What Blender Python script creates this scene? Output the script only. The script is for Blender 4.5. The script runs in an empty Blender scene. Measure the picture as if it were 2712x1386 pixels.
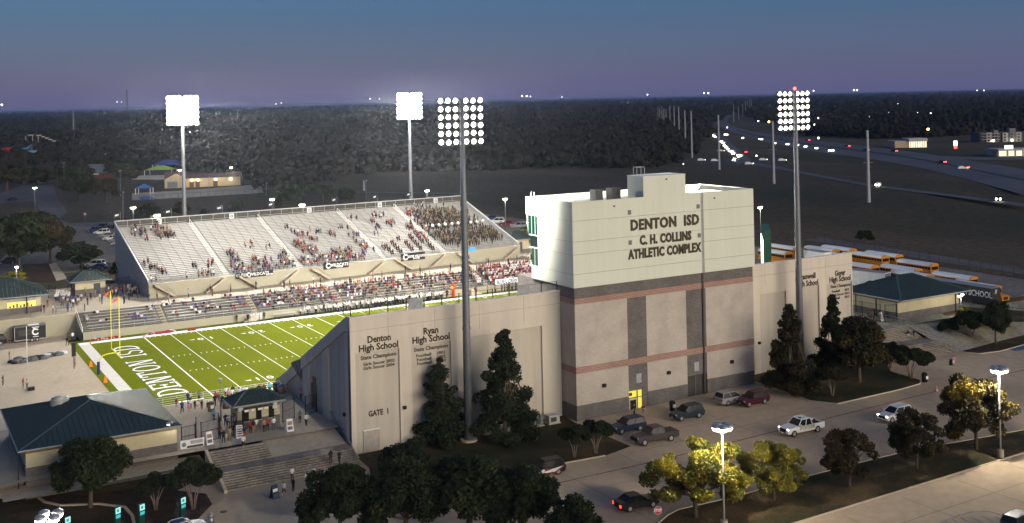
import bpy, bmesh, math, random
from mathutils import Vector, Matrix, noise
import numpy as np
random.seed(11); RNG = np.random.default_rng(5)
SC = bpy.context.scene; COL = SC.collection; D = bpy.data
R = math.radians; PI = math.pi
# ---------------------------------------------------------------- camera
cam = D.cameras.new('camera'); co = D.objects.new('camera', cam); COL.objects.link(co)
YAW, ROLL = R(29.75238), R(1.25)
fw = Vector((math.sin(YAW), math.cos(YAW), 0)); rt = Vector((math.cos(YAW), -math.sin(YAW), 0)); up = Vector((0, 0, 1))
rx = rt*math.cos(ROLL) - up*math.sin(ROLL); ry = rt*math.sin(ROLL) + up*math.cos(ROLL)
co.matrix_world = Matrix(((rx.x, ry.x, -fw.x, -40.4906), (rx.y, ry.y, -fw.y, -156.7611), (rx.z, ry.z, -fw.z, 41.0174), (0, 0, 0, 1)))
cam.sensor_width = 36; cam.lens = 2933.3/2712*36; cam.shift_y = -(693-266.8148)/2712
cam.clip_start = .5; cam.clip_end = 80000
SC.camera = co
# ---------------------------------------------------------------- dusk sky
W = D.worlds.new('World'); SC.world = W; W.use_nodes = True
nt = W.node_tree; bg = nt.nodes['Background']
tc = nt.nodes.new('ShaderNodeTexCoord'); sp = nt.nodes.new('ShaderNodeSeparateXYZ'); rp = nt.nodes.new('ShaderNodeValToRGB')
nt.links.new(tc.outputs['Generated'], sp.inputs[0]); nt.links.new(sp.outputs['Z'], rp.inputs[0])
cr = rp.color_ramp
cr.elements[0].position = 0; cr.elements[0].color = (.082, .097, .235, 1)
cr.elements[1].position = 1; cr.elements[1].color = (.018, .04, .10, 1)
for p, c in ((.03, (.052, .074, .20)), (.075, (.026, .052, .165)), (.3, (.020, .046, .145))):
    e = cr.elements.new(p); e.color = (*c, 1)
sky = nt.nodes.new('ShaderNodeTexSky'); sky.sky_type = 'NISHITA'; sky.sun_disc = False
sky.sun_elevation = R(2); sky.sun_rotation = R(158); sky.ozone_density = 4
mul = nt.nodes.new('ShaderNodeVectorMath'); mul.operation = 'SCALE'; mul.inputs['Scale'].default_value = .17
add = nt.nodes.new('ShaderNodeVectorMath'); add.operation = 'ADD'
nt.links.new(sky.outputs[0], mul.inputs[0]); nt.links.new(mul.outputs[0], add.inputs[0]); nt.links.new(rp.outputs[0], add.inputs[1])
nt.links.new(add.outputs[0], bg.inputs[0]); bg.inputs[1].default_value = 1.0
# the last glow after sunset, low and very soft, from behind the camera
sun = D.lights.new('afterglow', 'SUN'); sun.energy = 3.4; sun.angle = R(50); sun.color = (1, .88, .66)
so = D.objects.new('afterglow', sun); COL.objects.link(so)
so.rotation_euler = Vector((-.30, .94, -.15)).to_track_quat('-Z', 'Y').to_euler()
SC.view_settings.view_transform = 'Standard'; SC.view_settings.look = 'None'
SC.view_settings.exposure = 0; SC.view_settings.gamma = 1; SC.view_settings.use_curve_mapping = False
SC.cycles.use_denoising = True; SC.cycles.max_bounces = 5; SC.cycles.diffuse_bounces = 2; SC.cycles.glossy_bounces = 2
SC.cycles.transmission_bounces = 4; SC.cycles.transparent_max_bounces = 8; SC.cycles.volume_bounces = 0
SC.cycles.sample_clamp_indirect = 4; SC.cycles.caustics_reflective = False; SC.cycles.caustics_refractive = False
# ---------------------------------------------------------------- materials
HAZE = 6e-5
MATS = {}
def M(name, col, rough=.8, metal=0, var=.18, scale=1.5, bump=0, bscale=20, spec=.3, fine=0):
    if name in MATS: return MATS[name]
    m = D.materials.new(name); m.use_nodes = True; n = m.node_tree; b = n.nodes['Principled BSDF']
    b.inputs['Roughness'].default_value = rough; b.inputs['Metallic'].default_value = metal
    b.inputs['Specular IOR Level'].default_value = spec
    m.diffuse_color = (*col, 1)
    if var:
        t = n.nodes.new('ShaderNodeTexCoord'); no = n.nodes.new('ShaderNodeTexNoise'); no.inputs['Scale'].default_value = scale
        no.inputs['Detail'].default_value = 6; no.inputs['Roughness'].default_value = .65
        n.links.new(t.outputs['Object'], no.inputs['Vector'])
        r = n.nodes.new('ShaderNodeMapRange'); r.inputs[1].default_value = .3; r.inputs[2].default_value = .7
        r.inputs[3].default_value = 1-var; r.inputs[4].default_value = 1+var
        n.links.new(no.outputs[0], r.inputs[0])
        v = n.nodes.new('ShaderNodeVectorMath'); v.operation = 'SCALE'; v.inputs[0].default_value = col
        n.links.new(r.outputs[0], v.inputs['Scale']); n.links.new(v.outputs[0], b.inputs['Base Color'])
    else: b.inputs['Base Color'].default_value = (*col, 1)
    if bump:
        t = n.nodes.new('ShaderNodeTexCoord'); no = n.nodes.new('ShaderNodeTexNoise'); no.inputs['Scale'].default_value = bscale
        n.links.new(t.outputs['Object'], no.inputs['Vector'])
        bp = n.nodes.new('ShaderNodeBump'); bp.inputs['Strength'].default_value = bump; bp.inputs['Distance'].default_value = .05
        n.links.new(no.outputs[0], bp.inputs['Height']); n.links.new(bp.outputs[0], b.inputs['Normal'])
    MATS[name] = m
    return m
def EM(name, col, s):
    if name in MATS: return MATS[name]
    m = D.materials.new(name); m.use_nodes = True; b = m.node_tree.nodes['Principled BSDF']
    b.inputs['Base Color'].default_value = (*[min(.8, c) for c in col], 1); b.inputs['Emission Color'].default_value = (*col, 1); b.inputs['Emission Strength'].default_value = s
    m.diffuse_color = (*[min(1, c) for c in col], 1)
    MATS[name] = m; return m
def blend_noise(name, cols, scale, rough=.95, detail=8, stretch=(1, 1, 1), fine=None, bump=0, pos=(.35, .65), famp=.28):
    """a surface mottled between two or three colours by world-scale noise"""
    m = D.materials.new(name); m.use_nodes = True; n = m.node_tree; b = n.nodes['Principled BSDF']
    b.inputs['Roughness'].default_value = rough; b.inputs['Specular IOR Level'].default_value = .2
    t = n.nodes.new('ShaderNodeTexCoord'); mp = n.nodes.new('ShaderNodeMapping'); mp.inputs['Scale'].default_value = stretch
    n.links.new(t.outputs['Object'], mp.inputs[0])
    no = n.nodes.new('ShaderNodeTexNoise'); no.inputs['Scale'].default_value = scale; no.inputs['Detail'].default_value = detail; no.inputs['Roughness'].default_value = .6
    n.links.new(mp.outputs[0], no.inputs['Vector'])
    r = n.nodes.new('ShaderNodeValToRGB'); n.links.new(no.outputs[0], r.inputs[0])
    r.color_ramp.elements[0].position = pos[0]; r.color_ramp.elements[0].color = (*cols[0], 1)
    r.color_ramp.elements[1].position = pos[1]; r.color_ramp.elements[1].color = (*cols[-1], 1)
    if len(cols) > 2: e = r.color_ramp.elements.new(sum(pos)/2); e.color = (*cols[1], 1)
    out = r.outputs[0]
    if fine:
        n2 = n.nodes.new('ShaderNodeTexNoise'); n2.inputs['Scale'].default_value = fine; n2.inputs['Detail'].default_value = 4
        n.links.new(t.outputs['Object'], n2.inputs['Vector'])
        mr = n.nodes.new('ShaderNodeMapRange'); mr.inputs[1].default_value = .3; mr.inputs[2].default_value = .7; mr.inputs[3].default_value = 1-famp; mr.inputs[4].default_value = 1+famp
        n.links.new(n2.outputs[0], mr.inputs[0])
        v = n.nodes.new('ShaderNodeVectorMath'); v.operation = 'SCALE'
        n.links.new(out, v.inputs[0]); n.links.new(mr.outputs[0], v.inputs['Scale']); out = v.outputs[0]
        if bump:
            bp = n.nodes.new('ShaderNodeBump'); bp.inputs['Strength'].default_value = bump; bp.inputs['Distance'].default_value = .1
            n.links.new(n2.outputs[0], bp.inputs['Height']); n.links.new(bp.outputs[0], b.inputs['Normal'])
    n.links.new(out, b.inputs['Base Color'])
    MATS[name] = m; return m
def block_mat(name, c1, c2, mortar, bw, bh, axis='x', msize=.01, var=.1):
    """masonry courses too fine to model: brick texture running round x and y faces"""
    m = D.materials.new(name); m.use_nodes = True; n = m.node_tree; b = n.nodes['Principled BSDF']; b.inputs['Roughness'].default_value = .9
    b.inputs['Specular IOR Level'].default_value = .2
    t = n.nodes.new('ShaderNodeTexCoord'); s = n.nodes.new('ShaderNodeSeparateXYZ'); cb = n.nodes.new('ShaderNodeCombineXYZ')
    ad = n.nodes.new('ShaderNodeMath'); ad.operation = 'ADD'
    n.links.new(t.outputs['Object'], s.inputs[0]); n.links.new(s.outputs['X'], ad.inputs[0]); n.links.new(s.outputs['Y'], ad.inputs[1])
    n.links.new(ad.outputs[0], cb.inputs['X']); n.links.new(s.outputs['Z'], cb.inputs['Y'])
    br = n.nodes.new('ShaderNodeTexBrick'); br.inputs['Scale'].default_value = 1; br.inputs['Brick Width'].default_value = bw; br.inputs['Row Height'].default_value = bh
    br.inputs['Color1'].default_value = (*c1, 1); br.inputs['Color2'].default_value = (*c2, 1); br.inputs['Mortar'].default_value = (*mortar, 1); br.inputs['Mortar Size'].default_value = msize
    n.links.new(cb.outputs[0], br.inputs['Vector'])
    no = n.nodes.new('ShaderNodeTexNoise'); no.inputs['Scale'].default_value = .5; no.inputs['Detail'].default_value = 6; n.links.new(t.outputs['Object'], no.inputs['Vector'])
    r = n.nodes.new('ShaderNodeMapRange'); r.inputs[1].default_value = .3; r.inputs[2].default_value = .7; r.inputs[3].default_value = 1-var; r.inputs[4].default_value = 1+var
    n.links.new(no.outputs[0], r.inputs[0])
    v = n.nodes.new('ShaderNodeVectorMath'); v.operation = 'SCALE'; n.links.new(br.outputs[0], v.inputs[0]); n.links.new(r.outputs[0], v.inputs['Scale'])
    n.links.new(v.outputs[0], b.inputs['Base Color'])
    MATS[name] = m; return m
def glass(name, col, rough=.06):
    m = M(name, col, rough, 0, 0, spec=.8); return m
def streaky(name, col, rough=.85, amp=.14, blot=.10, sx=.9, tone=None):
    """painted precast: vertical rain streaks and soft blotches over the paint colour"""
    m = D.materials.new(name); m.use_nodes = True; n = m.node_tree; b = n.nodes['Principled BSDF']; b.inputs['Roughness'].default_value = rough; b.inputs['Specular IOR Level'].default_value = .25
    t = n.nodes.new('ShaderNodeTexCoord'); last = None
    for st, sc, lo, hi, a, det in (((sx, sx, .05), 1, .35, .75, amp, 5), ((.12, .12, .2), 1, .3, .7, blot, 7), ((5, 5, 5), 1, .3, .7, .03, 3)):
        mp = n.nodes.new('ShaderNodeMapping'); mp.inputs['Scale'].default_value = st; n.links.new(t.outputs['Object'], mp.inputs[0])
        no = n.nodes.new('ShaderNodeTexNoise'); no.inputs['Scale'].default_value = sc; no.inputs['Detail'].default_value = det; n.links.new(mp.outputs[0], no.inputs['Vector'])
        r = n.nodes.new('ShaderNodeMapRange'); r.inputs[1].default_value = lo; r.inputs[2].default_value = hi; r.inputs[3].default_value = 1.04; r.inputs[4].default_value = 1.04-a; n.links.new(no.outputs[0], r.inputs[0])
        if last is None: last = r.outputs[0]
        else: q = n.nodes.new('ShaderNodeMath'); q.operation = 'MULTIPLY'; n.links.new(last, q.inputs[0]); n.links.new(r.outputs[0], q.inputs[1]); last = q.outputs[0]
    v = n.nodes.new('ShaderNodeVectorMath'); v.operation = 'SCALE'; v.inputs[0].default_value = col; n.links.new(last, v.inputs['Scale']); n.links.new(v.outputs[0], b.inputs['Base Color'])
    MATS[name] = m; return m
# ---------------------------------------------------------------- mesh helper
class MB:
    def __init__(s): s.v = []; s.f = []; s.m = []
    def add(s, vs, fs, mi=0):
        o = len(s.v); s.v += [tuple(p) for p in vs]; s.f += [tuple(i+o for i in f) for f in fs]; s.m += [mi]*len(fs); return s
    def box(s, x0, x1, y0, y1, z0, z1, mi=0):
        return s.add([(x0,y0,z0),(x1,y0,z0),(x1,y1,z0),(x0,y1,z0),(x0,y0,z1),(x1,y0,z1),(x1,y1,z1),(x0,y1,z1)],
                     [(3,2,1,0),(4,5,6,7),(0,1,5,4),(1,2,6,5),(2,3,7,6),(3,0,4,7)], mi)
    def cbox(s, c, d, mi=0, rz=0):
        x, y, z = (k/2 for k in d); ca, sa = math.cos(rz), math.sin(rz)
        vs = [(-x,-y,-z),(x,-y,-z),(x,y,-z),(-x,y,-z),(-x,-y,z),(x,-y,z),(x,y,z),(-x,y,z)]
        return s.add([(c[0]+p[0]*ca-p[1]*sa, c[1]+p[0]*sa+p[1]*ca, c[2]+p[2]) for p in vs],
                     [(3,2,1,0),(4,5,6,7),(0,1,5,4),(1,2,6,5),(2,3,7,6),(3,0,4,7)], mi)
    def prism(s, pts, axis, a, b, mi=0):
        """polygon (2-D) swept along an axis from a to b"""
        def P(p, t): return (p[0], p[1], t) if axis == 'z' else ((p[0], t, p[1]) if axis == 'y' else (t, p[0], p[1]))
        n = len(pts); vs = [P(p, a) for p in pts]+[P(p, b) for p in pts]
        fs = [tuple(range(n-1, -1, -1)), tuple(range(n, 2*n))]+[(i, (i+1) % n, (i+1) % n+n, i+n) for i in range(n)]
        return s.add(vs, fs, mi)
    def tube(s, pts, rad, n=8, mi=0, cap=True):
        pts = [Vector(p) for p in pts]; k = len(pts); rad = rad if isinstance(rad, (list, tuple)) else [rad]*k
        vs = []
        for i, p in enumerate(pts):
            d = (pts[min(i+1, k-1)]-pts[max(i-1, 0)]).normalized()
            a = d.cross(Vector((0, 0, 1)) if abs(d.z) < .95 else Vector((1, 0, 0))).normalized(); b = d.cross(a)
            for j in range(n):
                t = 2*PI*j/n; vs.append(p+(a*math.cos(t)+b*math.sin(t))*rad[i])
        fs = [(i*n+j, i*n+(j+1) % n, (i+1)*n+(j+1) % n, (i+1)*n+j) for i in range(k-1) for j in range(n)]
        if cap: fs += [tuple(range(n-1, -1, -1)), tuple(range((k-1)*n, k*n))]
        return s.add(vs, fs, mi)
    def cyl(s, c, r, h, n=12, mi=0, r2=None):
        return s.tube([c, (c[0], c[1], c[2]+h)], [r, r if r2 is None else r2], n, mi)
    def ball(s, c, r, nu=8, nv=6, mi=0, sc=(1, 1, 1)):
        vs = [(c[0], c[1], c[2]-r*sc[2])]
        for i in range(1, nv):
            t = -PI/2+PI*i/nv
            for j in range(nu): vs.append((c[0]+r*sc[0]*math.cos(t)*math.cos(2*PI*j/nu), c[1]+r*sc[1]*math.cos(t)*math.sin(2*PI*j/nu), c[2]+r*sc[2]*math.sin(t)))
        vs.append((c[0], c[1], c[2]+r*sc[2])); L = len(vs)-1
        fs = [(0, 1+(j+1) % nu, 1+j) for j in range(nu)]
        for i in range(nv-2): fs += [(1+i*nu+j, 1+i*nu+(j+1) % nu, 1+(i+1)*nu+(j+1) % nu, 1+(i+1)*nu+j) for j in range(nu)]
        fs += [(L, 1+(nv-2)*nu+j, 1+(nv-2)*nu+(j+1) % nu) for j in range(nu)]
        return s.add(vs, fs, mi)
    def mesh(s, name, mats, smooth=False):
        me = D.meshes.new(name); me.from_pydata(s.v, [], s.f)
        for m in (mats if isinstance(mats, (list, tuple)) else [mats]): me.materials.append(m)
        if any(s.m): me.polygons.foreach_set('material_index', s.m)
        if smooth: me.polygons.foreach_set('use_smooth', [True]*len(s.f))
        me.update(); return me
    def build(s, name, mats, parent=None, smooth=False, loc=None, rz=0):
        return link(name, s.mesh(name, mats, smooth), parent, loc, rz)
def link(name, me, parent=None, loc=None, rz=0):
    o = D.objects.new(name, me); COL.objects.link(o)
    if parent: o.parent = parent
    if loc is not None: o.location = loc
    if rz: o.rotation_euler.z = rz
    return o
def tag(o, label=None, cat=None, group=None, kind=None):
    if label: o['label'] = label
    if cat: o['category'] = cat
    if group: o['group'] = group
    if kind: o['kind'] = kind
    return o
def thing(name, label, cat, loc=(0, 0, 0), rz=0, group=None):
    o = D.objects.new(name, None); COL.objects.link(o); o.empty_display_size = .3
    o.location = loc; o.rotation_euler.z = rz
    return tag(o, label, cat, group)
def copy_tree(o, loc=None, rz=None, label=None, sc=None, group=None):
    c = o.copy(); COL.objects.link(c)
    if loc is not None: c.location = loc
    if rz is not None: c.rotation_euler.z = rz
    if label: c['label'] = label
    if group: c['group'] = group
    if sc is not None: c.scale = (sc, sc, sc) if not isinstance(sc, tuple) else sc
    for ch in o.children:
        d = ch.copy(); COL.objects.link(d); d.parent = c
        for g in ch.children:
            e = g.copy(); COL.objects.link(e); e.parent = d
    return c
def sheet(name, pts, m, parent=None, z=None):
    b = MB(); pts = [p if len(p) == 3 else (p[0], p[1], z) for p in pts]; b.add(pts, [tuple(range(len(pts)))])
    me = b.mesh(name, m)
    if me.polygons[0].normal.z < 0: me.flip_normals()
    return link(name, me, parent)
def text(name, s, m, size, loc, rot, parent=None, ext=.03, off=0.0, align='CENTER', sx=1, sy=1, space=1, fit=None):
    cu = D.curves.new('txt', 'FONT'); cu.body = s; cu.size = size; cu.extrude = ext; cu.offset = off; cu.align_x = align; cu.align_y = 'CENTER'
    cu.resolution_u = 2; cu.space_character = space
    o = D.objects.new('txt', cu); COL.objects.link(o)
    bpy.context.view_layer.update()
    me = D.meshes.new_from_object(o.evaluated_get(bpy.context.evaluated_depsgraph_get()))
    D.objects.remove(o); D.curves.remove(cu)
    me.materials.clear(); me.materials.append(m)
    if fit: xs_ = [v.co.x for v in me.vertices]; sx = fit/(max(xs_)-min(xs_))
    q = link(name, me, parent, loc); q.rotation_euler = rot; q.scale = (sx, sy, 1); return q
def zg(x): return -1.1+(.02*(min(x, 98)-37.7) if x > 37.7 else 0)
def point(parent, loc, e, col=(1, .93, .8), r=.25, spot=None, rot=None, blend=.6):
    l = D.lights.new('lamp_light', 'SPOT' if spot else 'POINT'); l.energy = e; l.color = col; l.shadow_soft_size = r
    if spot: l.spot_size = spot; l.spot_blend = blend
    o = D.objects.new('lamp_light', l); COL.objects.link(o); o.location = loc
    if rot: o.rotation_euler = rot
    if parent: o.parent = parent
    return o
# shared materials
conc = blend_noise('pavement concrete', [(.35, .262, .172), (.44, .33, .22), (.50, .38, .26)], .05, .9, 6, fine=.9, pos=(.25, .75), famp=.07)
conc_pl = blend_noise('plaza concrete', [(.29, .24, .18), (.39, .33, .25), (.44, .37, .28)], .15, .9, 10, fine=2.2, pos=(.25, .75), famp=.10)
conc_ld = blend_noise('light concrete', [(.44, .36, .26), (.50, .41, .30)], .12, .9, 8, fine=1.5, famp=.08)
road_m = blend_noise('road concrete', [(.085, .08, .085), (.12, .11, .11)], .08, .9, 8, fine=1)
asph = blend_noise('asphalt', [(.05, .05, .055), (.075, .072, .075)], .05, .85, 8, fine=1)
grass = blend_noise('lawn grass', [(.014, .018, .005), (.040, .032, .012), (.115, .072, .032)], .12, 1, 10, fine=3.5, bump=.4)
field_g = blend_noise('dry field', [(.024, .030, .010), (.060, .046, .026), (.115, .075, .050)], .009, 1, 14, fine=.5, bump=.6, stretch=(1, .45, 1), pos=(.32, .7), famp=.4)
mulch = blend_noise('mulch bed', [(.03, .018, .012), (.055, .032, .022)], .8, 1, 8, fine=6)
turf = blend_noise('artificial turf', [(.118, .142, .0005), (.140, .166, .001)], .16, 1, 6, stretch=(1, .5, 1), fine=5)
for _n in turf.node_tree.nodes:
    if _n.type == 'BSDF_PRINCIPLED': _n.inputs['Specular IOR Level'].default_value = .02
wpaint = M('white field paint', (.8, .8, .78), .8, 0, .05)
black_p = M('black field paint', (.012, .014, .012), .9, 0, .05)
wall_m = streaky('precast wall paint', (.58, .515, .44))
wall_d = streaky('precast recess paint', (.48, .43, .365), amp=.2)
stand_w = M('stand wall paint', (.34, .315, .235), .85, 0, .06, .4)
metal_w = streaky('white metal panel', (.58, .59, .50), .65, .05, .05, 1.6)
cmu_t = block_mat('cream masonry', (.45, .395, .345), (.41, .36, .315), (.37, .325, .285), .4, .2, msize=.012)
cmu_g = block_mat('grey masonry', (.165, .148, .14), (.125, .112, .108), (.10, .09, .088), .4, .2, msize=.02, var=.18)
brick_m = block_mat('red brick band', (.30, .155, .125), (.25, .135, .11), (.42, .33, .28), .6, .2, msize=.022)
brick_t = block_mat('tan brick band', (.30, .20, .09), (.20, .12, .05), (.16, .1, .05), .4, .2, msize=.02)
bldg_c = block_mat('cream block wall', (.50, .44, .29), (.46, .405, .27), (.42, .37, .25), .4, .2)
alum = M('aluminium bench', (.40, .395, .375), .45, .3, .06, 2)
deck_m = M('stand decking', (.31, .305, .295), .7, .05, .08, 1)
deck_l = M('lower stand decking', (.115, .105, .085), .7, .1, .12, 1)
rail_m = M('galvanised rail', (.42, .42, .42), .5, .5, .06)
black = M('black metal', (.012, .012, .014), .5, .2, .1)
dark = M('dark grey', (.05, .05, .055), .6, 0, .1)
steel = M('galvanised pole', (.19, .20, .22), .55, .5, .12, 3)
white = M('white paint', (.75, .74, .72), .5, 0, .04)
letter = M('dark bronze letters', (.03, .018, .012), .6, 0, .1)
green_roof = M('green metal roof', (.026, .040, .036), .45, .0, .10, .6, spec=.35)
wood_red = M('red brick wall', (.12, .04, .03), .9)
tyre_m = M('tyre rubber', (.015, .015, .016), .85, 0, .1)
rim_m = M('alloy rim', (.5, .5, .52), .3, .8, .05)
win_m = M('vehicle glass', (.010, .011, .014), .12, 0, 0, spec=.18)
lampglow = EM('lamp glow', (1, .93, .78), 40)
lampwarm = EM('warm lamp glow', (1, .86, .5), 40)

# ================================================================ ground, pavements, field
gx = [-60000, -6000, -700, -90, -89, 8, 37.7, 98, 104, 112, 170, 700, 6000, 60000]
gy = [-900, -300, -100, -36, -19, -18.5, 20, 59.9, 60.2, 130, 700, 6000, 60000]
def gz(x, y):
    if -90 < x < 101 and -19 < y < 60: return -1.5
    f = zg(x)-.06
    if y <= -18.6: return f
    if x >= 104 and y < 61: return 2.0
    if y >= 60: return 3.5
    return f+(3.5-f)*(y+19)/79
b = MB()
b.v = [(x, y, gz(x, y)) for y in gy for x in gx]
nx = len(gx); b.f = [(j*nx+i, j*nx+i+1, (j+1)*nx+i+1, (j+1)*nx+i) for j in range(len(gy)-1) for i in range(nx-1)]; b.m = [0]*len(b.f)
tag(b.build('ground', field_g), kind='structure')
def struct(o): return tag(o, kind='structure')
# drive in front of the stadium: one sheet following the slope
b = MB(); xs = [-60, 8, 37.7, 60, 80, 98, 160]
for i in range(len(xs)-1):
    b.add([(xs[i], -130, zg(xs[i])), (xs[i+1], -130, zg(xs[i+1])), (xs[i+1], -30, zg(xs[i+1])), (xs[i], -30, zg(xs[i]))], [(0, 1, 2, 3)])
drive = struct(b.build('drive_pavement', conc))
def line_on_drive(name, x0, x1, y, w, m, dz=.008, par=None):
    b = MB(); n = max(1, int((x1-x0)/6)); s = [x0+(x1-x0)*i/n for i in range(n+1)]
    for a, c in zip(s, s[1:]): b.add([(a, y-w/2, zg(a)+dz), (c, y-w/2, zg(c)+dz), (c, y+w/2, zg(c)+dz), (a, y+w/2, zg(a)+dz)], [(0, 1, 2, 3)])
    return b.build(name, m, par)
lane_m = M('worn white line', (.34, .31, .27), .9, 0, .35, 1.2); red_m = M('faded red fire lane', (.22, .075, .055), .9, 0, .35, 1)
line_on_drive('lane_marking', -5, 120, (22.76,-56.98,-1.00)[1], .11, lane_m, par=drive)
line_on_drive('lane_marking', -5, 120, -60.5, .11, lane_m, par=drive); line_on_drive('lane_marking', -5, 120, -64.3, .12, lane_m, par=drive)
line_on_drive('fire_lane_marking', 18, 140, -53.2, .24, red_m, par=drive)
for x in (27.2, 57, 86, 108): text('fire_lane_lettering', 'FIRE LANE', lane_m, .55, (x, -53.2, zg(x)+.012), (0, 0, 0), drive, 0, .01)
# slab joints of the drive, sawn grooves shown as thin dark strips let into the surface
jm = M('pavement joint', (.085, .075, .065), .95, 0, .2)
for k in range(13):
    x = -2+k*9.2; z = zg(x)+.004
    b = MB(); b.add([(x, -74, z), (x+.05, -74, z), (x+.05, -38, z), (x, -38, z)], [(0, 1, 2, 3)]); b.build('pavement_joint', jm, drive)
for y in (-49.2, -45): line_on_drive('pavement_joint', 36, 100, y, .05, jm, .004, drive)
for k in range(9):
    x = 8+k*8.5; z = zg(x)+.004
    b = MB(); b.add([(x, -112, z), (x+.06, -112, z), (x+.06, -77, z), (x, -77, z)], [(0, 1, 2, 3)]); b.build('pavement_joint', jm, drive)
for y in (-81.5, -87, -93): line_on_drive('pavement_joint', 5, 80, y, .06, jm, .004, drive)
def patch(name, pts, m, dz=.03, kerb=None, kw=.16, kh=.12, lift=None):
    """a bed or lawn lying on the drive with a cast kerb round it"""
    P = [(p[0], p[1], zg(p[0])+dz if lift is None else lift) for p in pts]
    o = struct(sheet(name, P, m))
    if kerb:
        n = len(P); c = sum((Vector(p) for p in P), Vector())/n
        bk = MB()
        for i in range(n):
            if kerb is not True and i not in kerb: continue
            a, d = Vector(P[i]), Vector(P[(i+1) % n]); t = (d-a).normalized(); s = Vector((-t.y, t.x, 0))*kw/2
            bk.add([a-s-up*.1, d-s-up*.1, d+s-up*.1, a+s-up*.1, a-s+up*(kh-.03), d-s+up*(kh-.03), d+s+up*(kh-.03), a+s+up*(kh-.03)],
                   [(3,2,1,0),(4,5,6,7),(0,1,5,4),(1,2,6,5),(2,3,7,6),(3,0,4,7)])
        bk.build('kerb', conc_ld, o)
    return o
# strip island with the row of trees, right foreground
isl = [(24.58,-69.26,-1.10)[:2], (25.89,-68.27,-1.10)[:2], (27.65,-67.27,-1.10)[:2], (29.49,-66.63,-1.10)[:2], (37, -67), (47, -66.9), (57, -67.3), (64, -67.8), (70, -69), (82, -71), (82, -75.7), (70, -75.7), (37.5, -75.7), (20, -75.7)]
patch('lawn', isl, grass, kerb=True)
# lawn along the stadium wall, left of the tower
patch('lawn', [(8.2, -31.6), (7.9, -37), (5.29,-44.08,-1.10)[:2], (10.52,-51.56,-1.10)[:2], (18.63,-49.29,-1.10)[:2], (22.51,-50.54,-1.10)[:2], (27.84,-48.06,-1.10)[:2], (33.04,-48.42,-1.10)[:2], (37.6, -47.2), (37.4, -35.2), (37.9, -31.6)], grass, kerb=(3, 4, 5, 6))
patch('mulch_bed', [(35.15,-46.08,-1.10)[:2], (33.04,-48.42,-1.10)[:2], (33.25,-46.54,-1.10)[:2], (35.25,-40.92,-1.10)[:2]], mulch, .045)
# planted island right of the tower
patch('lawn', [(68.6, -31.6), (68.70,-34.44,-0.48)[:2], (68.40,-41.95,-0.49)[:2], (68.00,-46.31,-0.49)[:2], (69.79,-49.48,-0.46)[:2], (81.22,-49.77,-0.23)[:2], (85.90,-49.49,-0.14)[:2], (87.59,-48.27,-0.10)[:2], (88.21,-42.37,-0.09)[:2], (92, -38), (92, -31.6)], grass, kerb=(1, 2, 3, 4, 5, 6, 7))
# planted island right of the stairs
ri = [(105.76,-39.31,0.11)[:2], (106.12,-41.47,0.11)[:2], (107.20,-43.18,0.11)[:2], (111.17,-43.78,0.11)[:2], (117.95,-43.03,0.11)[:2], (126.37,-37.04,0.11)[:2], (116.12,-35.87,0.11)[:2], (111.56,-35.42,0.11)[:2]]
patch('mulch_bed', ri, mulch, kerb=(0, 1, 2, 3))
patch('lawn', [(115.16,-36.25,0.11)[:2], (112.49,-39.49,0.11)[:2], (111.89,-43.65,0.11)[:2], (120.71,-42.97,0.11)[:2], (132.62,-34.63,0.11)[:2]], grass, .05)
sheet('accessible_bay_paint', [(*(113.44,-43.45,0.11)[:2], zg(130)+.012), (*(118.33,-43.30,0.11)[:2], zg(130)+.012), (*(116.01,-44.95,0.11)[:2], zg(130)+.012), (*(113.25,-44.93,0.11)[:2], zg(130)+.012)], M('blue bay paint', (.06, .15, .26)), drive)
# beds at the lower left
patch('lawn', [(-60, -24), (-29.86,-24.05,-1.10)[:2], (-26.81,-23.84,-1.10)[:2], (-25.84,-28.03,-1.10)[:2], (-24.52,-30.08,-1.10)[:2], (-21.00,-31.86,-1.10)[:2], (-18.76,-34.37,-1.10)[:2], (-18.57,-37.41,-1.10)[:2], (-18.96,-41.00,-1.10)[:2], (-21.56,-43.83,-1.10)[:2], (-30, -75), (-60, -75)],
      blend_noise('autumn lawn', [(.016, .018, .006), (.034, .026, .011), (.055, .033, .018)], .2, 1, 10, fine=4, bump=.4), kerb=(2, 3, 4, 5, 6, 7), kh=.16, kw=.3)
patch('mulch_bed', [(-26.81,-23.84,-1.10)[:2], (-25.84,-28.03,-1.10)[:2], (-24.52,-30.08,-1.10)[:2], (-21.00,-31.86,-1.10)[:2], (-18.76,-34.37,-1.10)[:2], (-18.57,-37.41,-1.10)[:2], (-18.96,-41.00,-1.10)[:2], (-13.21,-42.36,-1.10)[:2], (-10.60,-38.53,-1.10)[:2], (-10.33,-34.94,-1.10)[:2], (-12.77,-32.21,-1.10)[:2], (-10, -30), (-22, -28)], mulch, .025)
# hatched end of the car park row
b = MB()
arc = [(48.14,-83.61,-0.89), (51.07,-83.38,-0.83), (52.88,-83.60,-0.80), (54.24,-84.33,-0.77), (54.69,-86.08,-0.76), (53.88,-87.70,-0.78)]
for p, q in zip(arc, arc[1:]):
    b.tube([(p[0], p[1], p[2]+.012), (q[0], q[1], q[2]+.012)], .05, 4)
for i in range(7):
    p = Vector((48.88,-83.68,-0.88)).lerp(Vector((54.72,-86.69,-0.76)), i/6); b.tube([(p.x, p.y+.9*math.sin(PI*(i+.5)/7), p.z+.012), (p.x-1.3, p.y-4, p.z+.012)], .05, 4)
b.build('bay_hatching', lane_m, drive)
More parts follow.
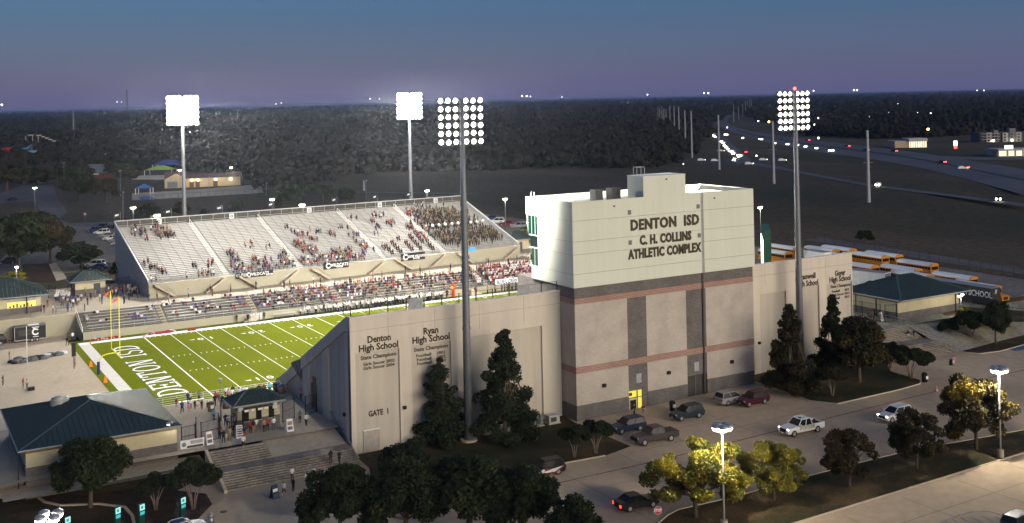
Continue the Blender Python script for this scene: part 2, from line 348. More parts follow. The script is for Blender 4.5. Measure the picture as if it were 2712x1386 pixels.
# field level: light concrete beyond the end zone, turf, paint
ZC, ZF, ZR = 1.3, 3.7, 2.9      # near concourse, far concourse, right-hand entrance
struct(sheet('end_pavement', [(-88, -5.6), (-12.2, -5.6), (-12.2, 59.6), (-88, 59.6)], conc_ld, z=-.012))
field = struct(sheet('football_field', [(-12.2, -4.2), (112, -4.2), (112, 52.7), (-12.2, 52.7)], turf, z=0))
YD, FW = .9144, 48.768
def fbox(x0, x1, y0, y1, m=wpaint, name='field_line', z=.006):
    return sheet(name, [(x0, y0), (x1, y0), (x1, y1), (x0, y1)], m, field, z)
fbox(-9.144-1.83, 100.58+1.83, FW, FW+1.83, name='sideline_border'); fbox(-9.144-1.83, 100.58+1.83, -1.83, 0, name='sideline_border')
fbox(-9.144-1.83, -9.144, 0, FW, M('chalked border', (.62, .59, .55), .85, 0, .06, .8), name='end_line_border'); fbox(100.58, 102.4, 0, FW, name='end_line_border')
for k in range(21):
    w = .2 if k in (0, 20) else .12
    fbox(k*5*YD-w/2, k*5*YD+w/2, 0, FW, name='yard_line', z=.007)
hb = MB()
for k in range(1, 100):
    if k % 5 == 0: continue
    x = k*YD
    for y0, y1 in ((.1, .8), (FW-.8, FW-.1), (18.288, 18.9), (FW-18.9, FW-18.288)):
        hb.add([(x-.06, y0, .007), (x+.06, y0, .007), (x+.06, y1, .007), (x-.06, y1, .007)], [(0, 1, 2, 3)])
tag(hb.build('hash_marks', wpaint, field), kind='stuff')
fbox(3*YD-.06, 3*YD+.06, FW/2-.45, FW/2+.45, name='conversion_mark')
for k in range(1, 10):
    n = k*10 if k <= 5 else (10-k)*10; x = k*10*YD
    for far in (1, 0):
        y = FW-7.2 if far else 7.2
        for i, ch in enumerate(str(n)):
            dx = (-.95 if i == 0 else .95)*(-1 if far else 1)
            text('yard_number', ch, wpaint, 2.5, (x+dx, y, .009), (0, 0, PI if far else 0), field, 0, .03, sx=.85)
        if n != 50:
            d = -1 if k <= 5 else 1; s = x+d*2.0
            sheet('yard_arrow', [(s, y-.28), (s+d*1.0, y), (s, y+.28)], wpaint, field, .009)
# end zone lettering DENTON ISD: slab-serif letters drawn as strokes, with a dark edge under each
GL = {'D': [(0,0,2.6,.9),(0,9.1,2.6,10),(.8,0,1.8,10),'D'], 'E': [(0,0,6.4,.9),(0,9.1,6.4,10),(.9,0,2,10),(2,4.5,4.6,5.5),(5.5,.9,6.4,2.6),(5.5,7.4,6.4,9.1),(4.2,3.6,4.9,6.4)],
      'N': [(0,0,2.4,.8),(0,9.2,2,10),(.8,0,1.6,10),(5.4,0,6.2,10),(4.6,9.2,7,10),'N'], 'T': [(0,9,6.6,10),(2.8,0,3.9,10),(1.8,0,4.9,.8),(0,7.2,.9,9),(5.7,7.2,6.6,9)],
      'O': ['O'], 'I': [(.2,0,2.8,.9),(.2,9.1,2.8,10),(1,0,2,10)], 'S': ['S']}
def ring(cx, cy, rx, ry, w, wy, a0=0, a1=2*PI, n=20):
    o = []
    for i in range(n):
        p, q = a0+(a1-a0)*i/n, a0+(a1-a0)*(i+1)/n
        o.append([(cx+rx*math.cos(p), cy+ry*math.sin(p)), (cx+rx*math.cos(q), cy+ry*math.sin(q)), (cx+(rx-w)*math.cos(q), cy+(ry-wy)*math.sin(q)), (cx+(rx-w)*math.cos(p), cy+(ry-wy)*math.sin(p))])
    return o
def glyph(ch):
    o = []
    for g in GL[ch]:
        if isinstance(g, tuple): o.append([(g[0], g[1]), (g[2], g[1]), (g[2], g[3]), (g[0], g[3])])
        elif g == 'D': o += ring(2.2, 5, 4.4, 5, 1.2, .8, -PI/2, PI/2, 14)
        elif g == 'N': o.append([(.8, 10), (2.2, 10), (6.2, 0), (4.9, 0)])
        elif g == 'O': o += ring(3.5, 5, 3.5, 5.1, 1.2, .8)
        elif g == 'S': o += ring(2.7, 7.4, 2.6, 2.7, .95, .8, R(20), R(270), 12)+ring(2.7, 2.6, 2.7, 2.7, .95, .8, R(-160), R(90), 12)
    return o
y = 5.2
for ch in 'DENTON ISD':
    if ch == ' ': y += 2.6; continue
    wd = {'D': 6.6, 'E': 6.4, 'N': 7, 'T': 6.6, 'O': 7, 'I': 3, 'S': 5.4}[ch]*.55
    for off, m, z, nm in ((.16, black_p, .006, 'letter_shadow'), (0, wpaint, .010, 'end_zone_letter')):
        b = MB()
        for q, pl in enumerate(glyph(ch)):
            b.add([(-2.5-.42*p[1]-off*.6, y+.55*p[0]+off*.6, z+q*.0001) for p in pl], [tuple(range(len(pl)))])
        me = b.mesh(nm, m); bmm = bmesh.new(); bmm.from_mesh(me)
        for f in bmm.faces:
            if f.normal.z < 0: f.normal_flip()
        bmm.to_mesh(me); link(nm, me, field)
    y += wd+.62
# near concourse and its front wall and railing
struct(sheet('concourse_pavement', [(-31, -27.3), (8, -27.3), (8, -5.4), (-31, -5.4)], conc_pl, z=ZC))
b = MB(); b.box(-88, 8, -5.4, -5.15, -1, ZC+.02); t = thing('retaining_wall', 'low concrete wall between the near concourse and the field', 'wall'); b.build('wall_face', stand_w, t)
# far concourse
struct(sheet('far_concourse_pavement', [(-90, 60.3), (120, 60.3), (120, 92), (-90, 92)], conc_pl, z=ZF))
t = thing('retaining_wall', 'tall cream retaining wall behind the black equipment trailer', 'wall', (-10, 59.7, 0)); b = MB(); b.box(-80, .1, 0, .5, -1, 3.72); b.build('wall_face', stand_w, t)
b = MB(); b.box(-80, .1, -.06, .56, 3.72, 3.84); b.build('coping', conc_ld, t)

# ================================================================ near grandstand seen from behind
YW = -31.5
def zt(x): return 15.3+.5*(x-8)/84
gs = thing('grandstand', 'tall cream back wall of the near grandstand lettered with school names', 'grandstand', (8, YW, -1.1))
def inl(o, par): o.location = -Vector(par.location); return o       # build in world numbers under a placed parent
def wall_run(x0, x1, panels):
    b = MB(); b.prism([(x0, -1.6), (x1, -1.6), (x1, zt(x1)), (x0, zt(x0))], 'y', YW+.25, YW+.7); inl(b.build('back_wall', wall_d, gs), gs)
    b = MB(); e = [x0]+[k for p in panels for k in p[:2]]+[x1]
    for i in range(0, len(e), 2): inl(MB().prism([(e[i], -1.6), (e[i+1], -1.6), (e[i+1], zt(e[i+1])-1.6), (e[i], zt(e[i])-1.6)], 'y', YW, YW+.26).build('pilaster', wall_m, gs), gs)
    b = MB(); b.prism([(x0, zt(x0)-1.59), (x1, zt(x1)-1.59), (x1, zt(x1)), (x0, zt(x0))], 'y', YW, YW+.26)
    for a, c, top in panels: b.prism([(a, top), (c, top+.02), (c, zt(c)-1.59), (a, zt(a)-1.59)], 'y', YW+.001, YW+.26)
    inl(b.build('spandrel', wall_m, gs), gs)
    b = MB(); b.prism([(x0-.03, zt(x0)), (x1+.03, zt(x1)), (x1+.03, zt(x1)+.12), (x0-.03, zt(x0)+.12)], 'y', YW-.06, YW+.75); inl(b.build('coping', M('pale coping', (.62, .57, .49)), gs), gs)
wall_run(8, 37.8, [(8.64, 14.40, 11.0), (16.02, 21.47, 11.0), (24.3, 28.3, 11.1), (30, 34.9, 11.2)])
wall_run(68.5, 92.2, [(72.91, 78.14, 11.33), (81.19, 85.00, 11.57), (86.57, 92.07, 11.44)])
# thin precast joints on the walls, strips of a darker tone
gv = M('dark precast joint', (.28, .25, .215), .95, 0, .1)
for x in (13.0, 19.3, 25.6, 32.2, 74, 80.2, 86.4):
    b = MB(); b.box(x-.025, x+.025, YW-.004, YW+.1, 11.9 if x < 40 else 12.6, zt(x)-.1); inl(b.build('wall_joint', gv, gs), gs)
for x0, x1 in ((8, 37.8), (68.5, 92.2)):
    b = MB(); b.prism([(x0, zt(x0)-1.62), (x1, zt(x1)-1.62), (x1, zt(x1)-1.58), (x0, zt(x0)-1.58)], 'y', YW-.004, YW+.1); inl(b.build('wall_joint', gv, gs), gs)
# sloping end walls
def end_wall(X, s, det):
    prof = [(-31.2, -1.6), (-2.2, -1.6), (-2.2, 2.05), (-3.4, 2.4), (-30.2, zt(X)), (-31.2, zt(X))]
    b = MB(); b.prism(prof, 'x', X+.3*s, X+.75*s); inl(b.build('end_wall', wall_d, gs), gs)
    def zs(y): return 2.4+(zt(X)-2.4)*(-3.4-y)/26.8
    b = MB()
    pil = [(-31.2, -29.6), (-23.6, -21.5), (-16.3, -13.9), (-6.0, -2.2)]
    for a, c in pil: inl(MB().prism([(a, -1.6), (c, -1.6), (c, max(1.45, zs(c)-1.75)), (a, min(zs(a)-1.75, zt(X)-1.75))], 'x', X, X+.31*s).build('pilaster', wall_m, gs), gs)
    b = MB(); b.prism([(-31.2, zt(X)-1.72), (-29.8, zt(X)-1.72), (-5.0, 1.5), (-2.2, 1.5), (-2.2, 2.05), (-3.4, 2.4), (-30.2, zt(X)), (-31.2, zt(X))], 'x', X+.001*s, X+.32*s); inl(b.build('sloping_spandrel', wall_m, gs), gs)
    b = MB(); b.tube([(X+.3*s, -30.2, zt(X)+.06), (X+.3*s, -3.4, 2.46), (X+.3*s, -2.2, 2.1)], .09, 6); inl(b.build('sloping_coping', wall_m, gs), gs)
    if det:
        b = MB(); b.add([(X-.02, -13.2, 4.2), (X-.02, -13.2, 7.0), (X-.02, -8.9, 5.6)], [(0, 2, 1)]); b.add([(X+.03, -13.2, 4.2), (X+.03, -13.2, 7.0), (X+.03, -8.9, 5.6)], [(0, 1, 2)]); inl(b.build('triangular_opening', M('deep opening', (.10, .10, .12)), gs), gs)
        b = MB(); b.box(X+.2, X+.31, -18.6, -16.7, ZC, ZC+3.2); inl(b.build('doorway', dark, gs), gs)
        b = MB(); b.box(X+.15, X+.25, -18.5, -17.3, ZC+3.3, ZC+4.2); inl(b.build('sign_panel', M('rust sign', (.22, .07, .04)), gs), gs)
        b = MB(); b.tube([(X-.12, -24.5, 2.6), (X-.12, -30.2, .4)], .035, 6)
        for k in range(4): b.tube([(X-.12, -24.7-k*1.75, 2.5-k*.68), (X+.3, -24.7-k*1.75, 2.5-k*.68)], .025, 5)
        inl(b.build('handrail', dark, gs), gs)
end_wall(8, 1, True); end_wall(92.2, -1, False)
# seating on the field side (stepped deck)
b = MB(); st = []
for k in range(34): y0 = -4.2-k*.77; z0 = 2.0+k*.38; st += [(y0, z0), (y0-.77, z0)]
b.prism([(-4.2, 0)]+st+[(-30.7, 0)], 'x', 8.8, 91.4); inl(b.build('seating_deck', deck_m, gs), gs)
for k in range(0, 34, 1):
    b = MB(); y0 = -4.55-k*.77; z0 = 2.0+k*.38; b.box(9, 91.2, y0-.15, y0+.15, z0+.38, z0+.43); inl(b.build('bench', alum, gs), gs)
b = MB(); b.box(8.8, 91.4, -4.3, -4.1, -.5, 2.9); inl(b.build('front_wall', stand_w, gs), gs)
# lettering on the back wall
def wtext(s, x, z, h, d=0, fit=None, off=.012, name='lettering', m=letter, par=gs, y=YW):
    o = text(name, s, m, h/.72, (x, y+d-.01, z), (PI/2, 0, 0), par, .035, off, fit=fit); o.location = Vector(o.location)-Vector(par.location); return o
def W1(s, px, py, h, rec=0, sx=1.0): pass
for s, x, z, h, r in (('Denton', 11.77, 12.44, .82, 0), ('High School', 11.69, 11.47, .82, 0),
      ('State Champions', 11.77, 10.28, .48, .25), ('Girls Soccer 2003', 11.79, 9.49, .38, .25),
      ('Girls Soccer 2004', 11.78, 8.99, .38, .25),
      ('Ryan', 18.72, 12.55, .84, 0), ('High School', 18.75, 11.56, .84, 0),
      ('State Champions', 18.82, 10.36, .48, .25), ('Football    2001', 18.79, 9.58, .38, .25),
      ('Football    2002', 18.81, 9.07, .38, .25), ('Football    2020', 18.82, 8.59, .38, .25),
      ('GATE  1', 11.63, 3.40, .68, .25),
      ('Guyer', 89.51, 12.93, .85, 0), ('High School', 89.48, 12.00, .85, 0),
      ('State Champions', 89.81, 10.89, .46, .25), ('Football       2012', 89.81, 10.12, .38, .25),
      ('Girls Soccer 2013', 89.79, 9.56, .38, .25), ('Football       2013', 89.77, 9.01, .38, .25),
      ('Braswell', 82.41, 13.07, .85, 0), ('High School', 82.52, 11.99, .85, 0)):
    k = s[:4]; L_ = x < 40
    wd = {'Dent': 3.05, 'High': 5.15 if L_ else 4.55, 'Stat': 4.7 if L_ else 4.3, 'Girl': 4.1 if L_ else 3.9, 'Ryan': 2.05, 'Foot': 3.95 if L_ else 3.75, 'GATE': 2.6, 'Guye': 2.25, 'Bras': 3.7}[k]
    wtext(s, x, z, h, r, wd, .04*h if h > .6 else .025*h)
# railing along the wall top with its two grey screens
rl = thing('top_railing', 'black post railing with two grey screens along the wall top', 'railing', (8, YW, zt(8)))
for x0, x1 in ((8.3, 37.6),):
    n = 12
    for k in range(n+1):
        x = x0+(x1-x0)*k/n; b = MB(); b.box(x-.05, x+.05, YW+.35, YW+.45, zt(x), zt(x)+1.35); inl(b.build('post', black, rl), rl)
    for h in (.12, 1.3):
        b = MB(); b.tube([(x0, YW+.4, zt(x0)+h), (x1, YW+.4, zt(x1)+h)], .022, 5); inl(b.build('rail', black, rl), rl)
b = MB(); b.box(8.3, 8.38, YW+.45, YW+3, zt(8), zt(8)+.06); b.box(8.3, 8.4, YW+2.9, YW+3, zt(8), zt(8)+1.4); b.box(8.3, 8.36, YW+.4, YW+3, zt(8)+1.3, zt(8)+1.36); inl(b.build('rail', black, rl), rl)
for xa, xb in ((15.91, 17.86), (31.50, 33.28)):
    b = MB(); b.box(xa, xb, YW+.3, YW+.36, zt(xa)+.05, zt(xa)+1.4); inl(b.build('screen', M('grey screen', (.30, .31, .33), .8), rl), rl)
# things on the wall foot
for x, z, w in ((14.92, 3.59, .3), (72.52, 4.19, .3)):
    b = MB(); b.cbox((0, -.12, 0), (.42, .26, .38)); b.cbox((0, -.28, -.08), (.3, .1, .2)); o = b.build('wall_light', black, None, loc=(x, YW, z)); tag(o, 'small black wall light on the cream wall %s' % ('right of GATE 1' if x < 40 else 'right of the tower'), 'wall light')
b = MB(); b.cbox((-.12, 0, 0), (.26, .4, .4)); o = b.build('wall_light', black, None, loc=(8, -29.37, 3.31)); tag(o, 'small black wall light on the shaded sloping end wall', 'wall light')
dr = thing('service_door', 'painted steel door with a white drip strip under GATE 1', 'door', (10.61, YW+.25, -1.1))
b = MB(); b.box(-.95, .95, -.06, 0, 0, 2.5); b.build('leaf', M('door paint', (.40, .36, .31), .8), dr); b = MB(); b.box(-1.05, -.95, -.1, 0, 0, 2.55); b.box(.95, 1.05, -.1, 0, 0, 2.55); b.build('frame', wall_d, dr); b = MB(); b.box(-1.1, 1.1, -.16, 0, 2.55, 2.68); b.build('drip_strip', white, dr)

# ================================================================ press box tower
TY, X0, X1 = -35.0, 37.85, 68.45
tw = thing('press_box_tower', 'tall press box tower with white upper storeys and lettered sign', 'building', (37.85, TY, -1.1))
def tb(name, x0, x1, y0, y1, z0, z1, m, par=tw):
    b = MB(); b.box(x0, x1, y0, y1, z0, z1); o = b.build(name, m, par)
    return inl(o, tw) if par is tw else o
P1, P2 = (46.2, 49.36), (56.2, 59.7)
tb('core_wall', X0+.12, X1-.12, TY+.31, -20, -1.5, 16.3, cmu_g)
tb('grey_top_course', X0, X1, TY, -28.0, 14.95, 16.3, cmu_g)
tb('brick_band', X0-.02, X1+.02, TY-.02, -28.0, 14.15, 14.94, brick_m)
tb('brick_band', X0-.02, X1+.02, TY-.02, -28.0, 5.1, 5.95, brick_m)
def fz(x): return .95+.018*(x-X0)
for xa, xb in ((X0, P1[0]), (P1[1], P2[0]), (P2[1], X1)):
    tb('cream_panel', xa, xb, TY, TY+.3, 5.96, 14.14, cmu_t); tb('cream_panel', xa, xb, TY, TY+.3, fz(xa), 5.09, cmu_t)
    tb('grey_plinth', xa, xb, TY, TY+.3, -1.6, fz(xa)-.01, cmu_g)
tb('cream_panel', X0, X0+.3, TY+.31, -28.7, 5.96, 14.14, cmu_t); tb('cream_panel', X0, X0+.3, TY+.31, -28.7, .95, 5.09, cmu_t)
tb('grey_plinth', X0, X0+.3, TY+.31, -28.0, -1.6, .94, cmu_g); tb('grey_corner', X0, X0+.3, -28.69, -28.0, .95, 14.14, cmu_g)
tb('pilaster', P1[0]+.01, P1[1]-.01, TY+.05, TY+.3, 1.6, 14.14, cmu_g); tb('pilaster', P2[0]+.01, P2[1]-.01, TY+.05, TY+.3, 2.2, 14.14, cmu_g)
# entrance recess, lit from inside
lit = EM('lit lobby', (.72, .64, .08), .6)
tb('lobby_backing', P1[0]+.02, P1[1]-.9, TY+.2, TY+.24, -1.1, 1.55, lit); tb('entrance_jamb', P1[1]-.88, P1[1]-.01, TY+.06, TY+.3, -1.2, 1.59, cmu_g)
tb('door_frame', P1[0]+.1, P1[0]+1.5, TY+.1, TY+.19, -1.0, .55, M('pale door frame', (.55, .5, .38))); tb('door_leaf', P1[0]+.25, P1[0]+1.2, TY+.04, TY+.11, -1.0, .35, M('dark door glass', (.02, .02, .02), .2))
tb('mullion', P1[1]-1.75, P1[1]-1.65, TY+.08, TY+.19, -1.1, 1.55, dark); tb('transom', P1[0]+.1, P1[1]-.9, TY+.1, TY+.17, .6, .68, dark); tb('exit_fixture', P1[0]+.1, P1[0]+.55, TY+.05, TY+.15, .95, 1.35, dark)
tb('door_recess', P2[0]+.02, P2[1]-.02, TY+.2, TY+.28, -.9, 2.18, M('dark recess', (.05, .048, .048))); tb('mullion', P2[0]+1.4, P2[0]+1.5, TY+.1, TY+.2, -.9, 2.1, M('grey frame', (.16, .16, .16)))
for xq, zq in ((47.90, 3.16), (57.84, 3.37)): tb('louvre', xq-.42, xq+.42, TY-.02, TY+.1, zq-.62, zq+.62, M('grey louvre', (.33, .33, .34), .6))
for xq, zq in ((42.16, 3.04), (52.88, 3.23), (64.13, 3.20)):
    tb('wall_fixture', xq-.25, xq+.25, TY-.28, TY, zq-.22, zq+.22, black)
tb('downpipe', 59.05, 59.3, TY-.14, TY-.02, -.9, 16.3, M('brown downpipe', (.055, .04, .035), .6)); 
# upper storeys: metal panels, course by course, with recessed joints
UX0, UX1, UY, BK = 37.6, 68.65, TY-.28, -26.4
tb('upper_core', UX0+.1, UX1-.1, UY+.1, BK-.05, 16.4, 27.0, M('joint dark', (.30, .30, .27)))
cs = [16.36, 18.15, 20.7, 22.4, 25.1, 27.6]
for i, (a, c) in enumerate(zip(cs, cs[1:])):
    for xa, xb in ((UX0, 58.95), (59.4, UX1)): tb('wall_panel', xa, xb, UY, UY+.12, a+.02, c-.025, metal_w)
    tb('wall_panel', UX0, UX0+.12, UY+.13, -24.6 if i == 0 else (-23.3 if i == 4 else BK), a+.02, c-.025, metal_w)
    tb('wall_panel', UX1-.12, UX1, UY+.13, -23.3, a+.02, c-.025, metal_w)
tb('recess_strip', 58.96, 59.39, UY+.06, UY+.12, 16.4, 27.55, M('grey strip', (.30, .31, .29), .7))
tb('bottom_band', UX0+.13, UX1-.13, -26.4, -24.6, 16.38, 18.1, metal_w); tb('roof_band', UX0+.13, UX1-.13, -23.75, -23.3, 24.2, 27.58, metal_w); tb('soffit', UX0+.13, UX1-.13, UY+.13, -24.7, 16.3, 16.42, M('soffit', (.25, .25, .24)))
tb('ceiling', UX0+.13, UX1-.13, -26.3, -23.8, 25.0, 25.2, white)
gl_m = M('green glass', (.010, .042, .032), .1, 0, 0, spec=.9)
for z0, z1, yk, m in ((18.15, 20.6, -24.7, gl_m), (20.75, 22.3, -24.3, M('dark tinted glass', (.012, .02, .02), .06, 0, 0, spec=.9)), (22.45, 25.05, -23.7, gl_m)):
    tb('window_pane', UX0+.05, UX0+.1, BK, yk, z0, z1, m); tb('window_pane', UX0+.2, UX1-.2, yk-.03, yk+.02, z0, z1, m)
for z in (18.1, 20.6, 22.32): tb('sill', UX0-.02, UX1, BK, -24.0, z, z+.12, white)
for z0, z1, ys in ((18.2, 20.6, (-25.5,)), (22.45, 25.05, (-25.7, -24.8, -23.8))):
    for y in ys: tb('mullion', UX0+.02, UX0+.13, y-.05, y+.05, z0, z1, M('pale mullion', (.30, .36, .33)))
# roof, parapet, penthouse
tb('roof_deck', UX0+.13, UX1-.13, UY+.13, -23.8, 26.5, 26.75, M('tan roof gravel', (.30, .26, .17), .95, 0, .2, 1))
tb('parapet', UX0+.12, UX0+.45, UY+.13, -23.3, 26.5, 27.57, metal_w); tb('parapet', UX1-.45, UX1-.12, UY+.13, -23.3, 26.5, 27.57, metal_w); tb('parapet', UX0+.46, UX1-.46, UY+.13, UY+.45, 26.5, 27.57, metal_w); tb('parapet', UX0+.46, UX1-.46, -24.05, -23.76, 26.5, 27.57, metal_w)
PX0, PX1 = 49.14, 56.33
tb('penthouse', PX0, PX1, UY+.02, -31.6, 27.0, 30.25, metal_w); tb('penthouse_cap', PX0-.04, PX1+.04, UY-.03, -31.55, 30.26, 30.36, M('pale cap', (.7, .7, .66)))
b = MB(); [b.tube([(PX0+1.2+dx, -32.2+dy, 30.3), (PX0+1.2+dx, -32.2+dy, 31.4)], .04, 5) for dx in (0, 1.3) for dy in (0, .8)]; b.tube([(PX0+1.2, -32.2, 31.4), (PX0+2.5, -32.2, 31.4), (PX0+2.5, -31.4, 31.4), (PX0+1.2, -31.4, 31.4), (PX0+1.2, -32.2, 31.4)], .035, 5); inl(b.build('ladder_rail', rail_m, tw), tw)
for xq, zq in ((46.72, 25.66), (58.48, 25.69), (46.73, 21.60), (58.57, 21.63)):
    tb('wall_vent', xq-.27, xq+.27, UY-.05, UY, zq-.3, zq+.3, M('vent grey', (.30, .30, .27)))
    for k in range(4): tb('vent_slat', xq-.22, xq+.22, UY-.08, UY-.05, zq-.24+k*.14, zq-.17+k*.14, dark)
for xq, zq in ((44.25, 26.66), (61.42, 26.67), (53.05, 29.78)): tb('scupper', xq-.14, xq+.14, UY-.03, UY, zq-.1, zq+.1, black)
def tt(s, cx, cz, h, fit, off=.075):
    o = text('lettering', s, M('bronze sign letters', (.055, .035, .02), .6, 0, .1), h/.72, (cx, UY-.06, cz), (PI/2, 0, 0), tw, .05, off, fit=fit, space=1.1); o.location -= Vector(tw.location); return o
tt('DENTON  ISD', 52.69, 23.83, 1.42, 11.7)
tt('C. H. COLLINS', 52.72, 21.71, 1.22, 8.8)
tt('ATHLETIC COMPLEX', 52.58, 19.93, 1.22, 12.5)
for i, (xa, w, h) in enumerate(((44.2, 1.2, 1.8), (46.9, 1.5, 1.9))):
    u = thing('rooftop_unit', ('dark slatted rooftop unit on the tower, left one', 'dark slatted rooftop unit on the tower, nearer the penthouse')[i], 'rooftop unit', (xa, -31.0, 26.75), 0, 'rooftop units')
    b = MB(); b.box(0, w, 0, 1.4, .15, h); b.build('casing', dark, u); b = MB(); b.box(0, w, 0, 1.4, 0, .15); b.build('base', black, u)
    for k in range(6): b = MB(); b.box(.06+k*w/6.2, .06+k*w/6.2+w*.08, -.03, 0, .25, h-.1); b.build('slat', M('slat grey', (.10, .10, .10)), u)
b = MB(); b.tube([(0, 0, 0), (0, 0, .5), (.15, 0, .7)], .05, 6); b.tube([(.5, 0, 0), (.5, 0, .6)], .05, 6); tag(b.build('roof_antenna', white, None, loc=(38.1, -24, 27.6)), 'short white pipes on the tower parapet corner', 'antenna')

# ================================================================ far grandstand
FA, FL = math.atan2(4, 86.7), 86.8
fs = thing('grandstand', 'large far grandstand of white aluminium benches facing the camera', 'grandstand', (4.8, 68.0, ZF), FA)
def fwp(x, y=0, z=0): return (4.8+x*math.cos(FA)-y*math.sin(FA), 68.0+x*math.sin(FA)+y*math.cos(FA), ZF+z)
ais = [p[0]-4.8 for p in ((21.00,70.57,6.40), (36.84,70.47,6.40), (56.67,71.02,6.40), (71.87,69.58,6.40))]
NR, RUN, RISE, FH, WK = 33, .79, .265, 2.7, 1.5
secs = list(zip([0]+ais, ais+[FL]))
b = MB(); prof = [(0, FH), (WK, FH)]
for k in range(NR): prof += [(WK+k*RUN, FH+(k+1)*RISE), (WK+(k+1)*RUN, FH+(k+1)*RISE)]
DP = WK+NR*RUN; TZ = FH+NR*RISE
b.prism([(0, -.3)]+prof+[(DP, -.3)], 'x', .25, FL-.25); b.build('seating_deck', deck_m, fs)
bench_me = {}
for i, (a, c) in enumerate(secs):
    w = c-a-1.5
    me = MB().box(0, w, -.15, .15, 0, .045).mesh('bench', alum)
    for k in range(1, NR+1):
        link('bench', me, fs, (a+.75, WK+(k-1)*RUN+.52, FH+k*RISE+.40))
    bk = MB(); n = int(w/1.9)
    for k in range(1, NR+1):
        for q in range(n+1): x = a+.8+q*(w-.1)/n; bk.box(x-.03, x+.03, WK+(k-1)*RUN+.44, WK+(k-1)*RUN+.60, FH+k*RISE, FH+k*RISE+.40)
    tag(bk.build('bench_bracket', M('bench bracket', (.18, .17, .16), .6), fs), kind='stuff')
for a in ais:                                                       # aisles: half steps and a centre rail
    b = MB()
    for k in range(NR): b.box(a-.55, a+.55, WK+k*RUN-.3, WK+k*RUN, FH+k*RISE, FH+k*RISE+.13)
    b.build('aisle_step', M('aisle nosing', (.66, .64, .58), .6), fs)
    for q in range(4):
        y0 = WK+1.5+q*6.3; y1 = y0+5.2; z0 = FH+(y0-WK)/RUN*RISE+.9; z1 = FH+(y1-WK)/RUN*RISE+.9
        b = MB(); b.tube([(a, y0, z0-.8), (a, y0, z0), (a, y1, z1), (a, y1, z1-.8)], .05, 6); b.build('aisle_rail', M('white rail', (.72, .72, .70), .4, .3), fs)
for s in (0, 1):
    x = 0 if s == 0 else FL-.25
    b = MB(); b.prism([(0, -.3), (DP+.2, -.3), (DP+.2, TZ+1.0), (WK, FH+1.0), (0, FH+.2)], 'x', x, x+.25); b.build('end_wall', M('grey end wall', (.30, .30, .30), .8), fs)
    b = MB(); b.tube([(x+.12, .2, FH+.75), (x+.12, WK, FH+1.15), (x+.12, DP+.15, TZ+1.25)], .11, 6); b.build('end_rail', M('white rail', (.72, .72, .70), .4, .3), fs)
b = MB(); b.box(0, FL, -.25, 0, -.3, FH); b.build('front_wall', stand_w, fs)
b = MB(); b.box(0, FL, -.28, .05, FH+.001, FH+.1); b.build('front_coping', conc_ld, fs)
b = MB()
for h in (.35, .7, 1.05): b.tube([(0, -.1, FH+h), (FL, -.1, FH+h)], .025, 5)
for k in range(37): b.tube([(k*FL/36, -.1, FH), (k*FL/36, -.1, FH+1.05)], .03, 5)
tag(b.build('front_rail', rail_m, fs), kind='stuff')
b = MB(); b.tube([(0, DP+.1, TZ+1.5), (FL, DP+.1, TZ+1.5)], .09, 6); b.build('back_rail', M('white rail', (.72, .72, .70), .4, .3), fs)
for k in range(33): b = MB(); b.tube([(k*FL/32, DP+.1, TZ-.2), (k*FL/32, DP+.1, TZ+1.5)], .045, 5); b.build('back_post', rail_m, fs)
b = MB(); b.box(0, FL, DP+.14, DP+.17, TZ, TZ+1.45); b.build('back_mesh', M('windscreen mesh', (.07, .065, .06), .9), fs)
b = MB(); b.box(.1, FL-.1, DP-.05, DP+.2, -.3, TZ); b.build('back_wall', stand_w, fs)
def stairs_down(x, d):
    b = MB()
    for k in range(12): xx = x+d*k*.34; z1 = FH-k*.22; b.box(min(xx, xx+d*.34), max(xx, xx+d*.34), -1.6, -.27, z1-.34, z1)
    t = b.build('access_stair', conc_ld, fs)
    b = MB()
    for y in (-1.6, -.35): b.tube([(x, y, FH+1), (x+d*4.1, y, 1.0), (x+d*4.1, y, .05)], .035, 5)
    for k in range(5): b.tube([(x+d*k, -1.6, FH-k*.66+1), (x+d*k, -1.6, FH-k*.66)], .02, 4)
    b.build('stair_rail', rail_m, t)
for u0, v0, u1, v1 in ((420,765,465,790), (590,740,546,778), (635,739,676,763), (785,725,751,756), (830,720,861,740), (1016,702,985,728), (1065,697,1095,714), (1185,688,1160,708)):
    pass
for xx, d in (((5.69,61.67,6.40)[0]-4.8, 1), (ais[0]-1.2, -1), (ais[0]+1.6, 1), (ais[1]-1.2, -1), (ais[1]+1.6, 1), (ais[2]-1.0, -1), (ais[2]+1.6, 1), (ais[3]-1, -1), (ais[3]+2, 1), (FL-1, -1)): stairs_down(xx, d)
def fp(name, u, v, z, label, cat, grp=None, dy=-.2):
    """world point on the front line of the far stand seen at a given place"""
# lower stand
lsx0, lsx1 = -9.9, 97
ls = thing('lower_stand', 'low front bank of pale benches on dark decking below the concourse', 'grandstand', (lsx0, 52.7, 0))
lais = [p[0] for p in ((4.68,56.80,1.50), (21.79,55.79,1.50), (39.12,60.86,1.50), (54.65,59.94,1.50), (72.36,63.83,1.50))]
b = MB(); prof = [(.25, 1.2)]
for k in range(7): prof += [(.7+k, 1.2+.355*k), (.7+k, 1.2+.355*(k+1))]
b.prism([(.25, -.1)]+prof+[(7.7, 3.69), (7.7, -.1)], 'x', .2, lsx1-lsx0); b.build('seating_deck', deck_l, ls)
le = [lsx0+.5]+lais+[lsx1]
for a, c in zip(le, le[1:]):
    w = c-a-1.6
    me = MB().box(0, w, -.17, .17, 0, .05).mesh('bench', alum)
    for k in range(7): link('bench', me, ls, (a+.8-lsx0, 1.22+k*1.0, 1.2+.355*k+.45+.05))
